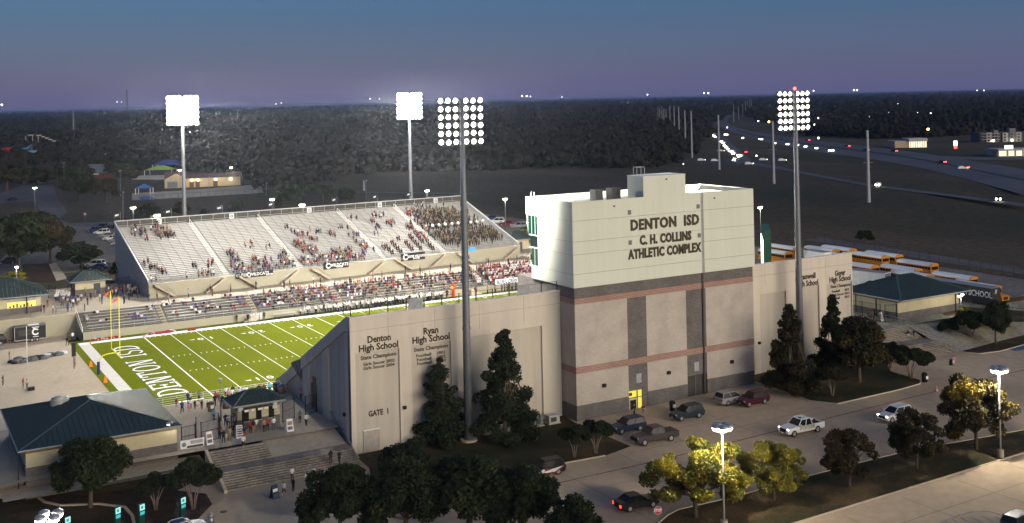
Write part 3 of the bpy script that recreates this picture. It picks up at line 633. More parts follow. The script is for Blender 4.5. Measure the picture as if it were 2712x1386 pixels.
for a in lais:
    b = MB()
    for k in range(7): b.box(a-lsx0-.5, a-lsx0+.5, .45+k, .7+k, 1.2+.355*k, 1.2+.355*k+.17)
    b.build('aisle_step', conc_ld, ls)
    b = MB(); b.tube([(a-lsx0, .6, 1.3), (a-lsx0, .6, 2.2), (a-lsx0, 6.8, 4.4), (a-lsx0, 6.8, 3.5)], .04, 5); b.build('aisle_rail', M('tan rail', (.45, .40, .28), .5), ls)
b = MB(); b.box(0, lsx1-lsx0, 0, .22, -.3, 1.37); b.build('front_wall', stand_w, ls)
b = MB()
for h in (.4, .75, 1.1): b.tube([(0, .3, 1.2+h), (lsx1-lsx0, .3, 1.2+h)], .024, 4)
for k in range(60): x = k*(lsx1-lsx0)/59; b.tube([(x, .3, 1.2), (x, .3, 2.3)], .028, 4)
tag(b.build('front_rail', rail_m, ls), kind='stuff')
b = MB(); b.prism([(0, 1.37), (7.7, 3.75), (7.7, -.3), (0, -.3)], 'x', 0, .19); b.build('end_wall', stand_w, ls)
b = MB(); b.tube([(.1, .1, 1.45), (.1, .2, 2.3), (.1, 7.6, 4.75), (.1, 7.6, 3.7)], .06, 6); b.build('end_rail', M('white rail', (.72, .72, .70), .4, .3), ls)
for px, d in (((21.36,58.41,1.00)[0], -1), ((67.65,54.37,1.00)[0], 1)):
    b = MB()
    for k in range(6): xx = px-lsx0+d*k*.4; b.box(min(xx, xx+d*.4), max(xx, xx+d*.4), -1.3, -.02, 0, 1.2-.2*k)
    t = b.build('access_stair', conc_ld, ls)
    b = MB(); b.tube([(px-lsx0, -1.3, 2.2), (px-lsx0+d*2.4, -1.3, 1.0), (px-lsx0+d*2.4, -1.3, 0)], .035, 5); b.build('stair_rail', rail_m, t)
# banners, flags and square signs
ban_k = M('black banner', (.012, .012, .014), .7, 0, .05); ban_w = M('banner white', (.75, .75, .74), .7, 0, .03)
def crescent(b, c, r, mi=0):
    """a curled wildcat-like head: open ring with ears, plain"""
    pts = []
    for q in ring(c[0], c[1], r, r, r*.42, r*.42, R(40), R(330), 12): b.add([(p[0], -.03, p[1]) for p in q], [(0, 1, 2, 3)], mi)
    b.add([(c[0]-.6*r, -.03, c[1]+.7*r), (c[0]-.1*r, -.03, c[1]+.95*r), (c[0]-.7*r, -.03, c[1]+1.35*r)], [(0, 1, 2)], mi)
def banner(x0, x1, z0, z1, parts, label):
    t = thing('banner', label, 'banner', fwp((x0+x1)/2, -.32, z0), FA, 'school banners on the far stand front')
    w, h = x1-x0, z1-z0
    b = MB(); b.box(-w/2, w/2, -.02, .03, 0, h); b.build('cloth', ban_k, t)
    for s, cx, hh, sx in parts:
        if s == '@':
            b = MB(); crescent(b, (cx*w, h*.5), h*.40); b.build('emblem', ban_w, t)
        else: text('lettering', s, ban_w, hh*h/.72, (cx*w, -.035, h*.5 if hh > .3 else h*.22), (PI/2, 0, 0), t, .005, .02, sx=sx)
def fx(p): return (p[0]-4.8)/math.cos(FA)
banner(fx((22.16,64.46,6.60)), fx((30.19,61.90,6.60)), 2.05, 3.2, [('GUYER', -.32, .55, .95), ('@', -.14, 1, 1), ('WILDCATS', .13, .55, .95), ('SOCCER', .40, .28, .9)], 'long black GUYER WILDCATS banner with white emblem in the middle')
banner(fx((41.38,63.95,6.60)), fx((47.24,64.02,6.60)), 2.0, 3.5, [('@', -.3, 1, 1), ('WILDCATS', .12, .45, .9), ('SOCCER', .14, .2, .9)], 'black WILDCATS banner with white emblem, middle of the far stand front')
banner(fx((59.84,65.29,6.60)), fx((65.88,65.65,6.60)), 2.0, 3.7, [('@', -.3, 1, 1), ('GUYER WILDCATS', .14, .31, .72), ('SOCCER', .14, .2, .9)], 'black banner with white emblem nearest the marching band')
bl = thing('banner', 'white BLUE CREW banner with blue trim hung below the student crowd', 'banner', ((76.88,51.75,2.20)[0], 52.45, 1.3)); b = MB(); b.box(-2.9, 2.9, -.03, .03, 0, 1.35); b.build('cloth', ban_w, bl); text('lettering', 'BLUE U CREW', M('navy print', (.03, .06, .16)), 1.1, (0, -.05, .62), (PI/2, 0, 0), bl, .004, .03, sx=.72); b = MB(); b.box(-2.9, 2.9, -.045, -.031, 0, .12); b.box(-2.9, 2.9, -.045, -.031, 1.25, 1.35); b.build('trim', M('navy print', (.03, .06, .16)), bl)
tag(MB().box(-1.4, 1.4, -.02, .03, 0, .85).build('banner', M('blue cloth', (.10, .35, .62)), None, loc=fwp(fx((77.78,66.95,6.60)), -.33, 2.6), rz=FA), 'plain light blue cloth hung on the rail below the band', 'banner')
tag(MB().box(-.35, .35, -.04, .03, 0, 1.4).build('banner', M('purple cloth', (.05, .04, .2)), None, loc=fwp(fx((77.02,62.00,5.00)), -.35, .5), rz=FA), 'small navy hanging banner on the concourse wall below the band', 'banner')
for i, (u, v) in enumerate(((430,589), (624,574), (835,559), (1021,544), (1166,532))):
    x = ((i+.34)*FL/5.0)
    x = (0.0, 1)[0]+[(13.02,92.62,16.00)[0], (29.50,93.56,16.00)[0], (48.43,93.48,16.00)[0], (67.03,95.06,16.00)[0], (82.76,96.67,16.00)[0]][i]-4.8-DP*math.sin(FA)*-1
    t = thing('section_sign', 'square white section board on the far stand back rail, ' + ('leftmost', 'second from left', 'third from left', 'fourth from left', 'nearest the band')[i], 'sign', fwp(x, DP-.02, TZ+.15), FA, 'section boards on the far back rail')
    MB().box(-.55, .55, -.04, .03, 0, 1.15).build('board', ban_w, t); b = MB(); [b.add([(p[0], -.05, p[1]) for p in q], [(0, 1, 2, 3)]) for q in ring(0, .58, .32, .32, .14, .14)]; b.build('emblem', black, t)
for i, (u, v) in enumerate(((320,572), (470,574), (603,560), (738,550), (899,535), (1013,530), (1114,524))):
    x = [(4.81,90.63,17.50)[0], (15.87,88.95,17.50)[0], (27.48,91.47,17.50)[0], (39.79,93.03,17.50)[0], (55.73,95.95,17.50)[0], (66.56,95.27,17.50)[0], (75.94,91.97,17.50)[0]][i]-4.8+DP*math.sin(FA)
    t = thing('flag', 'black and white flag blowing above the far stand, number %s from the left' % ('one', 'two', 'three', 'four', 'five', 'six', 'seven')[i], 'flag', fwp(x, DP+.25, TZ), FA, 'flags along the far stand back rail')
    MB().tube([(0, 0, 0), (0, 0, 3.5)], .03, 6).build('flagpole', rail_m, t)
    b = MB(); n = 8
    for k in range(n):
        xa, xc = -.02-k*1.5/n, -.02-(k+1)*1.5/n; f = lambda q: (.12*math.sin(q*6+i), -.3*abs(q)/1.5)
        for j in range(3):
            za, zc = 3.4-j*.33, 3.4-(j+1)*.33
            b.add([(xa, f(xa)[0], za+f(xa)[1]), (xc, f(xc)[0], za+f(xc)[1]), (xc, f(xc)[0], zc+f(xc)[1]), (xa, f(xa)[0], zc+f(xa)[1])], [(0, 1, 2, 3)], 1 if j == 1 and 1 < k < 6 else 0)
    b.build('cloth', [M('flag black', (.02, .02, .025)), ban_w], t)

# ================================================================ floodlight masts
def mast(x, y, z0, zt_, face, label, nrow, ncol, wid, h, rb, glow, lampr, spotw):
    t = thing('floodlight_mast', label, 'floodlight', (x, y, z0)); H = zt_-z0
    b = MB(); b.tube([(0, 0, 0), (0, 0, H*.33), (0, 0, H*.66), (0, 0, H)], [rb, rb*.86, rb*.68, rb*.5], 14); b.build('pole', steel, t, True)
    for f in (.33, .66): MB().cyl((0, 0, H*f-.15), rb*(.95 if f < .5 else .78), .3, 14).build('sleeve_joint', steel, t)
    MB().cyl((0, 0, -.3), rb*1.9, .55, 14).build('footing', conc_ld, t)
    b = MB()
    for k in range(40): b.tube([(rb*.8, 0, 4+k*(H-12)/40), (rb*.8+.28, 0, 4+k*(H-12)/40)], .02, 4)
    tag(b.build('climbing_pegs', steel, t), kind='stuff')
    ang = math.atan2(face[1], face[0])
    lamp = MB().ball((0, 0, 0), lampr, 10, 7, 0, (1, .8, 1)).mesh('floodlight', glow, True)
    hood = MB()
    n = 10
    for k in range(n):
        p, q = PI*(k/n), PI*((k+1)/n)
        hood.add([(lampr*1.1*math.cos(p), -.15, lampr*1.1*math.sin(p)), (lampr*1.1*math.cos(q), -.15, lampr*1.1*math.sin(q)), (lampr*1.15*math.cos(q), .55, lampr*1.0*math.sin(q)-.1), (lampr*1.15*math.cos(p), .55, lampr*1.0*math.sin(p)-.1)], [(0, 1, 2, 3)])
    hood = hood.mesh('visor', dark)
    for r in range(nrow):
        z = H-.25-r*(h-.4)/(nrow-1)
        o = MB().box(-wid/2, wid/2, -.09, .09, z-.5, z-.38).build('crossarm', dark, t); o.rotation_euler.z = ang-PI/2
        for c in range(ncol):
            xx = -wid/2+.25+(wid-.5)*c/(ncol-1); xx += .22 if xx > 0 else -.22
            d = Vector((math.cos(ang-PI/2), math.sin(ang-PI/2), 0))
            l = link('floodlight', lamp, t, d*xx+Vector((face[0]*.28, face[1]*.28, z+RNG.uniform(-.04, .04))), ang-PI/2)
            v = link('visor', hood, l)
    if spotw:
        for dx in (-26, 26):
            tgt = Vector((45+dx, 22 if y > 50 else 22, 0)); src = Vector((x+face[0]*.9, y+face[1]*.9, zt_-h/2)); dr = (tgt-src)
            s = point(t, src-t.location, spotw, (1, .95, .84), 1.6, R(88), dr.to_track_quat('-Z', 'Y').to_euler(), .75)
        if y > 50: point(t, (face[0]*1.5, face[1]*1.5, H-h/2), 60000, (1, .95, .84), 1.5)
    return t
flood_n = EM('floodlight lens', (1, .95, .82), 9); flood_f = EM('floodlight lens facing', (1, .96, .86), 60)
mA = mast(22.28, -34.3, -1.1, 41.4, (0, 1), 'near floodlight mast standing before the GATE 1 wall', 6, 6, 5.6, 5.5, .56, flood_n, .32, 255000)
mB = mast(78.1, -34.3, -.4, 41.4, (0, 1), 'near floodlight mast right of the tower with red lamp on top', 6, 6, 5.6, 5.5, .56, flood_n, .32, 255000)
mC = mast(22.0, 110.5, 3.5, 43.6, (0, -1), 'far floodlight mast left of the far stand, glaring white', 6, 6, 6.3, 6.2, .56, flood_f, .60, 255000)
mD = mast(80.9, 110.5, 3.5, 43.4, (0, -1), 'far floodlight mast behind the band section, glaring white', 6, 6, 6.0, 6.2, .56, flood_f, .60, 255000)
MB().ball((0, 0, 42.3), .22).build('beacon', EM('red beacon', (1, .08, .04), 9), mB); MB().tube([(0, 0, 41.6), (0, 0, 42.3)], .05, 5).build('beacon_stem', steel, mB)
MB().tube([(0, 0, 42.3), (0, 0, 43.2), (.25, 0, 43.3)], .05, 5).build('lightning_rod', steel, mA)

# ================================================================ hip-roofed block buildings
def hip_roof(par, x0, x1, y0, y1, z0, zr, pw=.62, rx=None, m=green_roof):
    """standing-seam hip roof made panel by panel; ridge along the longer side"""
    w, d = x1-x0, y1-y0; lx = w >= d; half = (d if lx else w)/2
    n_ = 0
    def face(ex, L, org, dx, dy):                                  # dx: along the eave, dy: inwards
        nonlocal n_
        n = max(3, round(L/pw)); up_ = zr-z0
        hmax = half
        for i in range(n):
            a, c = L*i/n, L*(i+1)/n
            def hh(t): return max(0, min(t, L-t, hmax))
            mids = [t for t in (half, L-half) if a+.01 < t < c-.01]
            top = [(t, hh(t)) for t in [a]+mids+[c]]
            g = .02
            pts = [(a+g, 0), (c-g, 0)]+[(min(max(t, a+g), c-g), h) for t, h in reversed(top)]
            vs = [tuple(Vector(org)+dx*p+dy*q+up*(up_*q/half)) for p, q in pts]
            b = MB(); k = len(vs); vs2 = [(v[0], v[1], v[2]-.06) for v in vs]
            b.add(vs+vs2, [tuple(range(k)), tuple(range(2*k-1, k-1, -1))]+[(j, j+k, (j+1) % k+k, (j+1) % k) for j in range(k)])
            e = Vector(org)+dx*(a+.035); f = hh(a)
            if f > .2: b.tube([e+up*.03, e+dy*f+up*(up_*f/half+.03)], .035, 4)
            b.build('roof_panel', m, par)
    X, Yv = Vector((1, 0, 0)), Vector((0, 1, 0))
    face(0, w, (x0, y0, z0), X, Yv); face(0, w, (x1, y1, z0), -X, -Yv); face(0, d, (x1, y0, z0), Yv, -X); face(0, d, (x0, y1, z0), -Yv, X)
    if lx: r0, r1 = (x0+half, (y0+y1)/2, zr), (x1-half, (y0+y1)/2, zr)
    else: r0, r1 = ((x0+x1)/2, y0+half, zr), ((x0+x1)/2, y1-half, zr)
    cap = M('roof ridge cap', (.055, .09, .10), .4, .3)
    for c, r in (((x0, y0, z0), r0), ((x1, y1, z0), r1), ((x0, y1, z0), r0 if lx else r1), ((x1, y0, z0), r1 if lx else r0)): MB().tube([c, r], .11, 5).build('hip_cap', cap, par)
    MB().tube([r0, (r1[0]+.01, r1[1], r1[2])], .12, 5).build('ridge_cap', cap, par)
    g = MB()
    for p, q in (((x0, y0), (x1, y0)), ((x1, y0), (x1, y1)), ((x1, y1), (x0, y1)), ((x0, y1), (x0, y0))): g.tube([(p[0], p[1], z0-.05), (q[0], q[1], z0-.05)], .10, 4)
    g.build('gutter', M('pale gutter', (.30, .34, .34), .5), par)
    MB().box(x0+.25, x1-.25, y0+.25, y1-.25, z0-.2, z0-.1).build('soffit', white, par)
def block_walls(par, x0, x1, y0, y1, z0, z1, zbase, zband):
    MB().box(x0, x1, y0, y1, zbase, z1).build('wall', bldg_c, par); MB().box(x0-.04, x1+.04, y0-.04, y1+.04, z0, zbase).build('wall_base', cmu_g, par)
    if zband: MB().box(x0-.03, x1+.03, y0-.03, y1+.03, zband, zband+.35).build('brick_band', brick_t, par)
# left concession building
cb = thing('concession_building', 'large green hip roofed block building beside the GATE 1 stairs', 'building', (-19.5, -17, ZC))
block_walls(cb, -7.9, 8.2, -8.9, 9, -2.4, 3.05, 1.0, 2.55); hip_roof(cb, -8.7, 8.6, -9.6, 10, 3.1, 6.72-ZC)
vt = MB(); vt.cyl((-2.8, 3.0, 3.6), .95, .9, 12)
for k in range(4): vt.cyl((-2.8, 3.0, 4.45+k*.2), 1.12-.05*(k % 2), .14, 12)
vt.cyl((-2.8, 3.0, 5.25), 1.0, .25, 12, r2=.3); vt.build('roof_ventilator', M('pale vent', (.45, .47, .45), .5, .3), cb, True)
MB().box(-8.75, -8.65, -9.4, -9.2, -2.3, 3.0).build('downpipe', black, cb)
# ticket booth between the gates
bt = thing('ticket_booth', 'small green hip roofed ticket booth in the middle of the GATE 1 entrance', 'building', (-.4, -20.1, ZC))
block_walls(bt, -2.6, 2.7, -1.5, 1.6, 0, 3.0, 1.15, 2.35); hip_roof(bt, -3.3, 3.3, -2.2, 2.5, 3.05, 4.35, .6)
for x in (-1.55, 0.05, 1.65):
    MB().box(x-.35, x+.35, -1.56, -1.5, .95, 2.35).build('window', win_m, bt); MB().box(x-.42, x+.42, -1.75, -1.5, .85, .94).build('counter', alum, bt)
MB().box(-1.9, 1.9, -1.62, -1.52, 2.42, 2.62).build('sign_board', black, bt)
for x, w in ((-1.5, .5), (-.7, .35), (.2, .55), (1.0, .5)): MB().box(x-w/2, x+w/2, -1.66, -1.62, 2.1, 2.34).build('price_sign', white, bt)
for x in (-2.2, 2.1): MB().box(x-.28, x+.28, -1.60, -1.52, 2.0, 2.75).build('notice', M('notice paper', (.55, .57, .55)), bt)
# far left concession stand
c2 = thing('concession_building', 'green hip roofed snack stand with lit yellow counter on the far concourse', 'building', (-28, 71.5, ZF))
block_walls(c2, -14, 13.0, -5.2, 5, -.2, 3.2, 1.1, 2.75); hip_roof(c2, -15, 14.4, -6.4, 6.2, 3.25, 6.2, .7)
xw = -18.32+28
MB().box(xw-2.4, xw+2.4, -5.35, -5.2, 1.2, 2.75).build('serving_window', EM('lit serving window', (.85, .62, .12), .7), c2); MB().box(xw-2.4, xw+2.4, -5.42, -5.36, 2.2, 2.75).build('roller_shutter', M('shutter grey', (.3, .3, .3)), c2); MB().box(xw-2.5, xw+2.5, -5.7, -5.2, 1.08, 1.19).build('counter', alum, c2)
MB().box(xw-2.4, xw+2.4, -5.5, -5.3, 2.8, 3.2).build('menu_board', black, c2); text('lettering', 'CONCESSIONS', white, .34, (xw, -5.52, 3.0), (PI/2, 0, 0), c2, .005, .01)
for k in range(7): MB().box(xw-2.1+k*.6, xw-1.8+k*.6, -5.4, -5.36, 1.22, 1.5+.2*(k % 3)).build('stock', M('stock %d' % (k % 3), ((.02, .02, .02), (.15, .05, .02), (.2, .16, .02))[k % 3]), c2)
MB().box(xw-5.2, xw-3.7, -5.27, -5.2, -.1, 2.3).build('door', M('slate door', (.06, .07, .09)), c2)
for x in (10.5,): MB().cyl((x, -6.1, -.2), .12, 3.4, 8).build('post', black, c2)
# far ticket booths
b3 = thing('ticket_booth', 'small green roofed booth by the far left gates', 'building', (-4.1, 81.6, ZF))
block_walls(b3, -2.9, 2.9, -1.6, 2.2, 0, 2.9, 1.2, None); hip_roof(b3, -4, 4, -2.8, 3.2, 2.95, 4.7, .7); MB().box(.6, 1.9, -1.66, -1.6, 0, 2.2).build('door', M('slate door', (.06, .07, .09)), b3)
for x in (-3.7, 3.6): MB().cyl((x, -2.4, 0), .1, 2.95, 8).build('post', black, b3)
b4 = thing('ticket_booth', 'small green roofed booth beyond the right end of the far stand', 'building', (96.39,80.58,3.70))
block_walls(b4, -2.6, 2.6, -.2, 3.4, 0, 3.0, .5, None); hip_roof(b4, -3.8, 3.8, -1.2, 4.4, 3.05, 5.0, .7); MB().box(-.6, .7, -.27, -.2, 0, 2.3).build('door', M('slate door', (.06, .07, .09)), b4)
# right-hand entrance building
rb_ = thing('ticket_building', 'green roofed ticket building with black gates at the right entrance', 'building', ((106.33,-27.93,2.90)[0], (106.33,-27.93,2.90)[1], ZR))
block_walls(rb_, .3, 15.5, .2, 11.5, -2, 3.35, 1.2, 2.9); hip_roof(rb_, -.2, 17.4, -.9, 12.8, 3.4, 6.2, .75)
for x in (13.5,): MB().cyl((x, -.75, -1.5), .1, 4.8, 8).build('post', black, rb_)
for y in (4.5, 9): MB().cyl((-.1, y, 0), .1, 3.3, 8).build('post', black, rb_)

# ================================================================ stairs and entrance terraces
def flight(par, x0, x1, y0, z0, n, tread, rise, m, skip=None):
    for k in range(n):
        xr = x1 if skip is None else skip
        me = MB().box(x0, xr, y0+k*tread, y0+(n if False else k+1)*tread+.02, z0-.6, z0+(k+1)*rise).build('step', m, par)
step_m = blend_noise('stair concrete', [(.15, .13, .105), (.225, .195, .16), (.265, .23, .185)], .5, .9, 8, fine=4)
nose = M('worn nosing', (.30, .27, .22))
def staircase(label, x0, x1, yb, zb, zt2, n1, n2, tread, land, rampx=None):
    t = thing('entrance_stairs', label, 'stairs', (x0, yb, zb)); rise = (zt2-zb)/(n1+n2); w = x1-x0
    for k in range(n1): MB().box(0, w, k*tread, (k+1)*tread+.01, -.3, (k+1)*rise).build('step', step_m, t)
    y = n1*tread
    MB().box(0, w, y+.011, y+land, -.3, n1*rise+.002).build('landing', step_m, t)
    w2 = w if rampx is None else rampx-x0
    for k in range(n2): MB().box(0, w2, y+land+k*tread+.001, y+land+(k+1)*tread+.01, -.3, (n1+k+1)*rise).build('step', step_m, t)
    if rampx is not None:
        yy = y+land; MB().prism([(yy+.001, n1*rise), (yy+n2*tread+2.4, (n1+n2)*rise+.004), (yy+n2*tread+2.4, -.3), (yy+.001, -.3)], 'x', w2+.01, w).build('ramp', conc_pl, t)
    for xk, wid in ((-.35, .34),):
        MB().prism([(-.5, -.3), (-.5, .35), (0, .45), (y, n1*rise+.3), (y+land, n1*rise+.3), (y+land+n2*tread, (n1+n2)*rise+.25), (y+land+n2*tread, -.3)], 'x', -.35, -.01).build('cheek_wall', conc_ld, t)
    return t, rise
st1, _ = staircase('broad left flight of concrete steps up to GATE 1', -8.3, 7.6, -35.6, -1.1, ZC, 8, 7, .385, 1.8, -1.6)
MB().tube([(0, 0, 0), (0, 3.2, 1.2)], .05, 6).build('handrail', rail_m, st1, loc=(15.6, .2, .9))
st2, _ = staircase('broad right flight of concrete steps beside the planted island', 93, (104.51,-40.30,0.10)[0], -40.2, .05, ZR, 9, 9, .36, 2.6)
struct(sheet('entrance_terrace', [(93, -31.15), (130, -31.15), (130, 0), (93, 0)], blend_noise('terrace concrete', [(.17, .165, .12), (.25, .235, .185), (.29, .27, .22)], .2, .9, 8, fine=2), z=ZR-.02))
b = MB(); wx = (104.51,-40.30,0.10)[0]
for h in (.5, 1.0):
    b.tube([(wx, -40, .1+h), (wx, -37, 1.5+h), (wx, -34.2, 1.6+h), (wx, -31, ZR+h), (wx, -27, ZR+h)], .03, 5)
for k in range(13): f = k/12; y = -40+f*13; z = min(ZR, .1+max(0, (f*13))*.33); b.tube([(wx, y, z), (wx, y, z+1)], .025, 5)
tag(b.build('stair_railing', rail_m), 'grey tube railing along the open side of the right steps', 'railing')
# lawn bank right of the right-hand terrace
b = MB(); pts = [(wx+.2, -40.5, .12), (150, -36, .2), (150, -28, 2.6), (wx+8, -27, ZR-.05), (wx+.2, -31, ZR-.05)]
b.add(pts, [(0, 1, 2, 3, 4)]); struct(b.build('entrance_ramp', MATS['terrace concrete']))
struct(sheet('lawn', [((117.58,-27.42,2.60)[0], (117.58,-27.42,2.60)[1], 2.95), ((112.59,-33.71,2.60)[0], (112.59,-33.71,2.60)[1], 2.75), ((122.57,-39.81,2.60)[0], (122.57,-39.81,2.60)[1], 2.75), ((129.48,-34.89,2.60)[0], (129.48,-34.89,2.60)[1], 3.0), ((124.19,-25.89,2.60)[0], (124.19,-25.89,2.60)[1], 3.0)], grass))
# retaining walls lower left
t = thing('retaining_wall', 'low pale retaining wall curving below the left building', 'wall', (*(-26.81,-23.84,-1.10)[:2], -1.1))
o = Vector((-26.81,-23.84,-1.10)); MB().cbox((-9, .2, .55), (18, .3, 1.5)).build('wall_face', conc_ld, t); MB().prism([(.1, 1.3), (6.5, 2.1), (6.5, -.2), (.1, -.2)], 'x', -.3, .05).build('wall_return', conc_ld, t); MB().cbox((-9, .2, 1.35), (18.1, .42, .1)).build('coping', conc_ld, t)
struct(sheet('lawn', [(-60, -26, .05), (o.x, o.y+.3, .05), (o.x, o.y+6.5, .8), (-60, -20, .8)], grass))
struct(sheet('building_apron', [(-30, -29.5, .2), (-8.7, -28.5, .2), (-8.7, -25.5, .35), (-30, -25.5, .35)], conc_pl))
# black iron fences and gates
def iron(par, p, q, z, h, sp=.16, gate=False):
    p, q = Vector((*p, z)), Vector((*q, z)); d = q-p; L = d.length; d.normalize()
    o = p-Vector(par.location)
    for a in (0, L): MB().tube([o+d*a, o+d*a+up*(h+.1)], .06, 6).build('post', black, par)
    for hh in (.15, h*.55, h-.02): MB().tube([o+up*hh, o+d*L+up*hh], .03, 4).build('rail', black, par)
    b = MB(); n = int(L/sp)
    for k in range(1, n): b.tube([o+d*(L*k/n)+up*.1, o+d*(L*k/n)+up*h], .014, 4, cap=False)
    tag(b.build('pickets', black, par), kind='stuff')
def fence(label, segs, z, h=2.4, cat='gate', name='entrance_gate', grp=None):
    t = thing(name, label, cat, (*segs[0][0], z), 0, grp)
    for p, q in segs: iron(t, p, q, z, h)
    return t
fence('open black iron gate left of the ticket booth', [((-10.6, -25.2), (-9.0, -25.0)), ((-9.0, -25.0), (-8.2, -22.2)), ((-8.2, -24.6), (-5.8, -24.0)), ((-5.8, -24.0), (-5.4, -21.8))], ZC, 2.5)
fence('narrow black iron gate touching the booth', [((-3.9, -23.0), (-2.6, -22.6)), ((-2.6, -22.6), (-2.3, -20.6))], ZC, 2.5)
fence('black iron gate panel right of the ticket booth', [((2.6, -21.9), (4.6, -20.4))], ZC, 2.5)
fence('black iron gate against the sloping end wall', [((6.0, -20.6), (7.9, -19.4))], ZC, 2.5)
rx_, ry_ = (106.33,-27.93,2.90)[0], (106.33,-27.93,2.90)[1]
fence('tall black iron gates under the right ticket building roof', [((rx_-2.8, ry_+.2), (rx_-.9, ry_-.6)), ((rx_-3.0, ry_+1), (rx_-3.4, ry_+4.5)), ((rx_-3.4, ry_+4.5), (rx_-4.2, ry_+8.5)), ((rx_-.9, ry_-.6), (rx_, ry_+.3))], ZR, 2.9)
fence('black iron fence by the crowd at the far left gates', [((-11.93,80.97,3.70)[:2], (-10.83,78.60,3.70)[:2]), ((-8.60,78.49,3.70)[:2], (-7.45,78.68,3.70)[:2])], ZF, 2.6)
fence('black iron gate against the far stand end wall', [((1.2, 81), (4.6, 83))], ZF, 2.6)
# pipe railing on the concourse edge above the field, with bench seats
t = thing('concourse_railing', 'pale pipe railing on the concourse edge above the near sideline', 'railing', (-12, -5.3, ZC))
for h in (.3, .6, .9, 1.15): MB().tube([(0, 0, h), (19.6, 0, h)], .028, 5).build('rail', M('pale rail', (.55, .55, .52), .5, .3), t)
for k in range(12): MB().tube([(k*19.6/11, 0, 0), (k*19.6/11, 0, 1.2)], .035, 5).build('post', M('pale rail', (.55, .55, .52), .5, .3), t)

# ================================================================ trees
def leaf_mat(name, cols, sc=.8):
    m = D.materials.new(name); m.use_nodes = True; n = m.node_tree; b = n.nodes['Principled BSDF']
    b.inputs['Roughness'].default_value = .75; b.inputs['Specular IOR Level'].default_value = .25
    t = n.nodes.new('ShaderNodeTexCoord'); no = n.nodes.new('ShaderNodeTexNoise'); no.inputs['Scale'].default_value = sc; no.inputs['Detail'].default_value = 5
    n.links.new(t.outputs['Object'], no.inputs['Vector'])
    r = n.nodes.new('ShaderNodeValToRGB'); n.links.new(no.outputs[0], r.inputs[0])
    r.color_ramp.elements[0].position = .32; r.color_ramp.elements[0].color = (*cols[0], 1); r.color_ramp.elements[1].position = .68; r.color_ramp.elements[1].color = (*cols[-1], 1)
    if len(cols) > 2: e = r.color_ramp.elements.new(.5); e.color = (*cols[1], 1)
    n.links.new(r.outputs[0], b.inputs['Base Color'])
    tr = n.nodes.new('ShaderNodeBsdfTranslucent'); n.links.new(r.outputs[0], tr.inputs['Color'])
    mx = n.nodes.new('ShaderNodeMixShader'); mx.inputs[0].default_value = .25
    n.links.new(b.outputs[0], mx.inputs[1]); n.links.new(tr.outputs[0], mx.inputs[2]); n.links.new(mx.outputs[0], n.nodes['Material Output'].inputs[0])
    return m
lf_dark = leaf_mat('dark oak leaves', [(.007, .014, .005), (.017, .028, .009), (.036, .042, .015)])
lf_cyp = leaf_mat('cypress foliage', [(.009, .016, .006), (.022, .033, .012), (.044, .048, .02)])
lf_yel = leaf_mat('turning and lamplit yellow leaves', [(.035, .042, .008), (.17, .15, .016), (.34, .27, .02)], .5)  # autumn yellow, with the glow of the lamps mixed into the leaf colour
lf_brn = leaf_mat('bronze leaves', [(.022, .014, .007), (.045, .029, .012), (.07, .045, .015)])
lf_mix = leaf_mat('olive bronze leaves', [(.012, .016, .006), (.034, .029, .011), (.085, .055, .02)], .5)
lf_gold = leaf_mat('lamplit gold leaves', [(.018, .017, .007), (.06, .045, .012), (.34, .24, .018)], .42)  # gold patches: lamplight on the crown put into the leaf colour
bark = M('bark', (.075, .055, .042), .95, 0, .2, 4); bark_p = M('pale bark', (.20, .15, .12), .9, 0, .15, 4)
def leaves(centers, radii, n, size, flat=.9, seed=0, hang=0):
    """n leaf-sized quads spread through the clumps, most towards each clump's skin"""
    g = np.random.default_rng(seed); c = np.array(centers); r = np.array(radii); p = r**2/np.sum(r**2)
    k = g.choice(len(c), n, p=p); d = g.normal(size=(n, 3)); d /= np.linalg.norm(d, axis=1)[:, None]
    rad = r[k]*g.uniform(.35, 1.08, n)**.6; pos = c[k]+d*rad[:, None]*np.array([1, 1, flat])
    a = g.normal(size=(n, 3))+d*.6; a /= np.linalg.norm(a, axis=1)[:, None]
    u = np.cross(a, g.normal(size=(n, 3))); u /= np.linalg.norm(u, axis=1)[:, None]; v = np.cross(a, u)
    if hang: v = v*(1-hang)+np.array([0, 0, -1.])*hang
    s = size*g.uniform(.6, 1.3, n)[:, None]; u = u*s*.62; v = v*s
    V = np.stack([pos-v, pos+u*.9-v*.1, pos+v, pos-u*.9+v*.1], 1).reshape(-1, 3)
    me = D.meshes.new('crown'); me.vertices.add(4*n); me.vertices.foreach_set('co', V.ravel()); me.loops.add(4*n); me.loops.foreach_set('vertex_index', np.arange(4*n, dtype=np.int32))
    me.polygons.add(n); me.polygons.foreach_set('loop_start', np.arange(0, 4*n, 4, dtype=np.int32)); me.polygons.foreach_set('loop_total', np.full(n, 4, dtype=np.int32)); me.update(); me.validate(); return me
def branchy(H, r0, ends, stems=1, seed=0, m=bark, fork=.35):
    g = np.random.default_rng(seed); b = MB(); b.tube([(0, 0, -.3), (0, 0, .3), (.04*H*g.normal()*.3, .02, H*fork)], [r0*1.25, r0, r0*.8], 8)
    for e in ends:
        s = Vector((0, 0, H*fork*g.uniform(.75, 1))); e = Vector(e); mid = s.lerp(e, .5)+Vector((g.normal()*.15, g.normal()*.15, .12*H*g.uniform(0, .5)))
        b.tube([s, mid, e], [r0*.55, r0*.32, r0*.1], 5)
    return b.mesh('trunk', m, True)
PROTO = {}
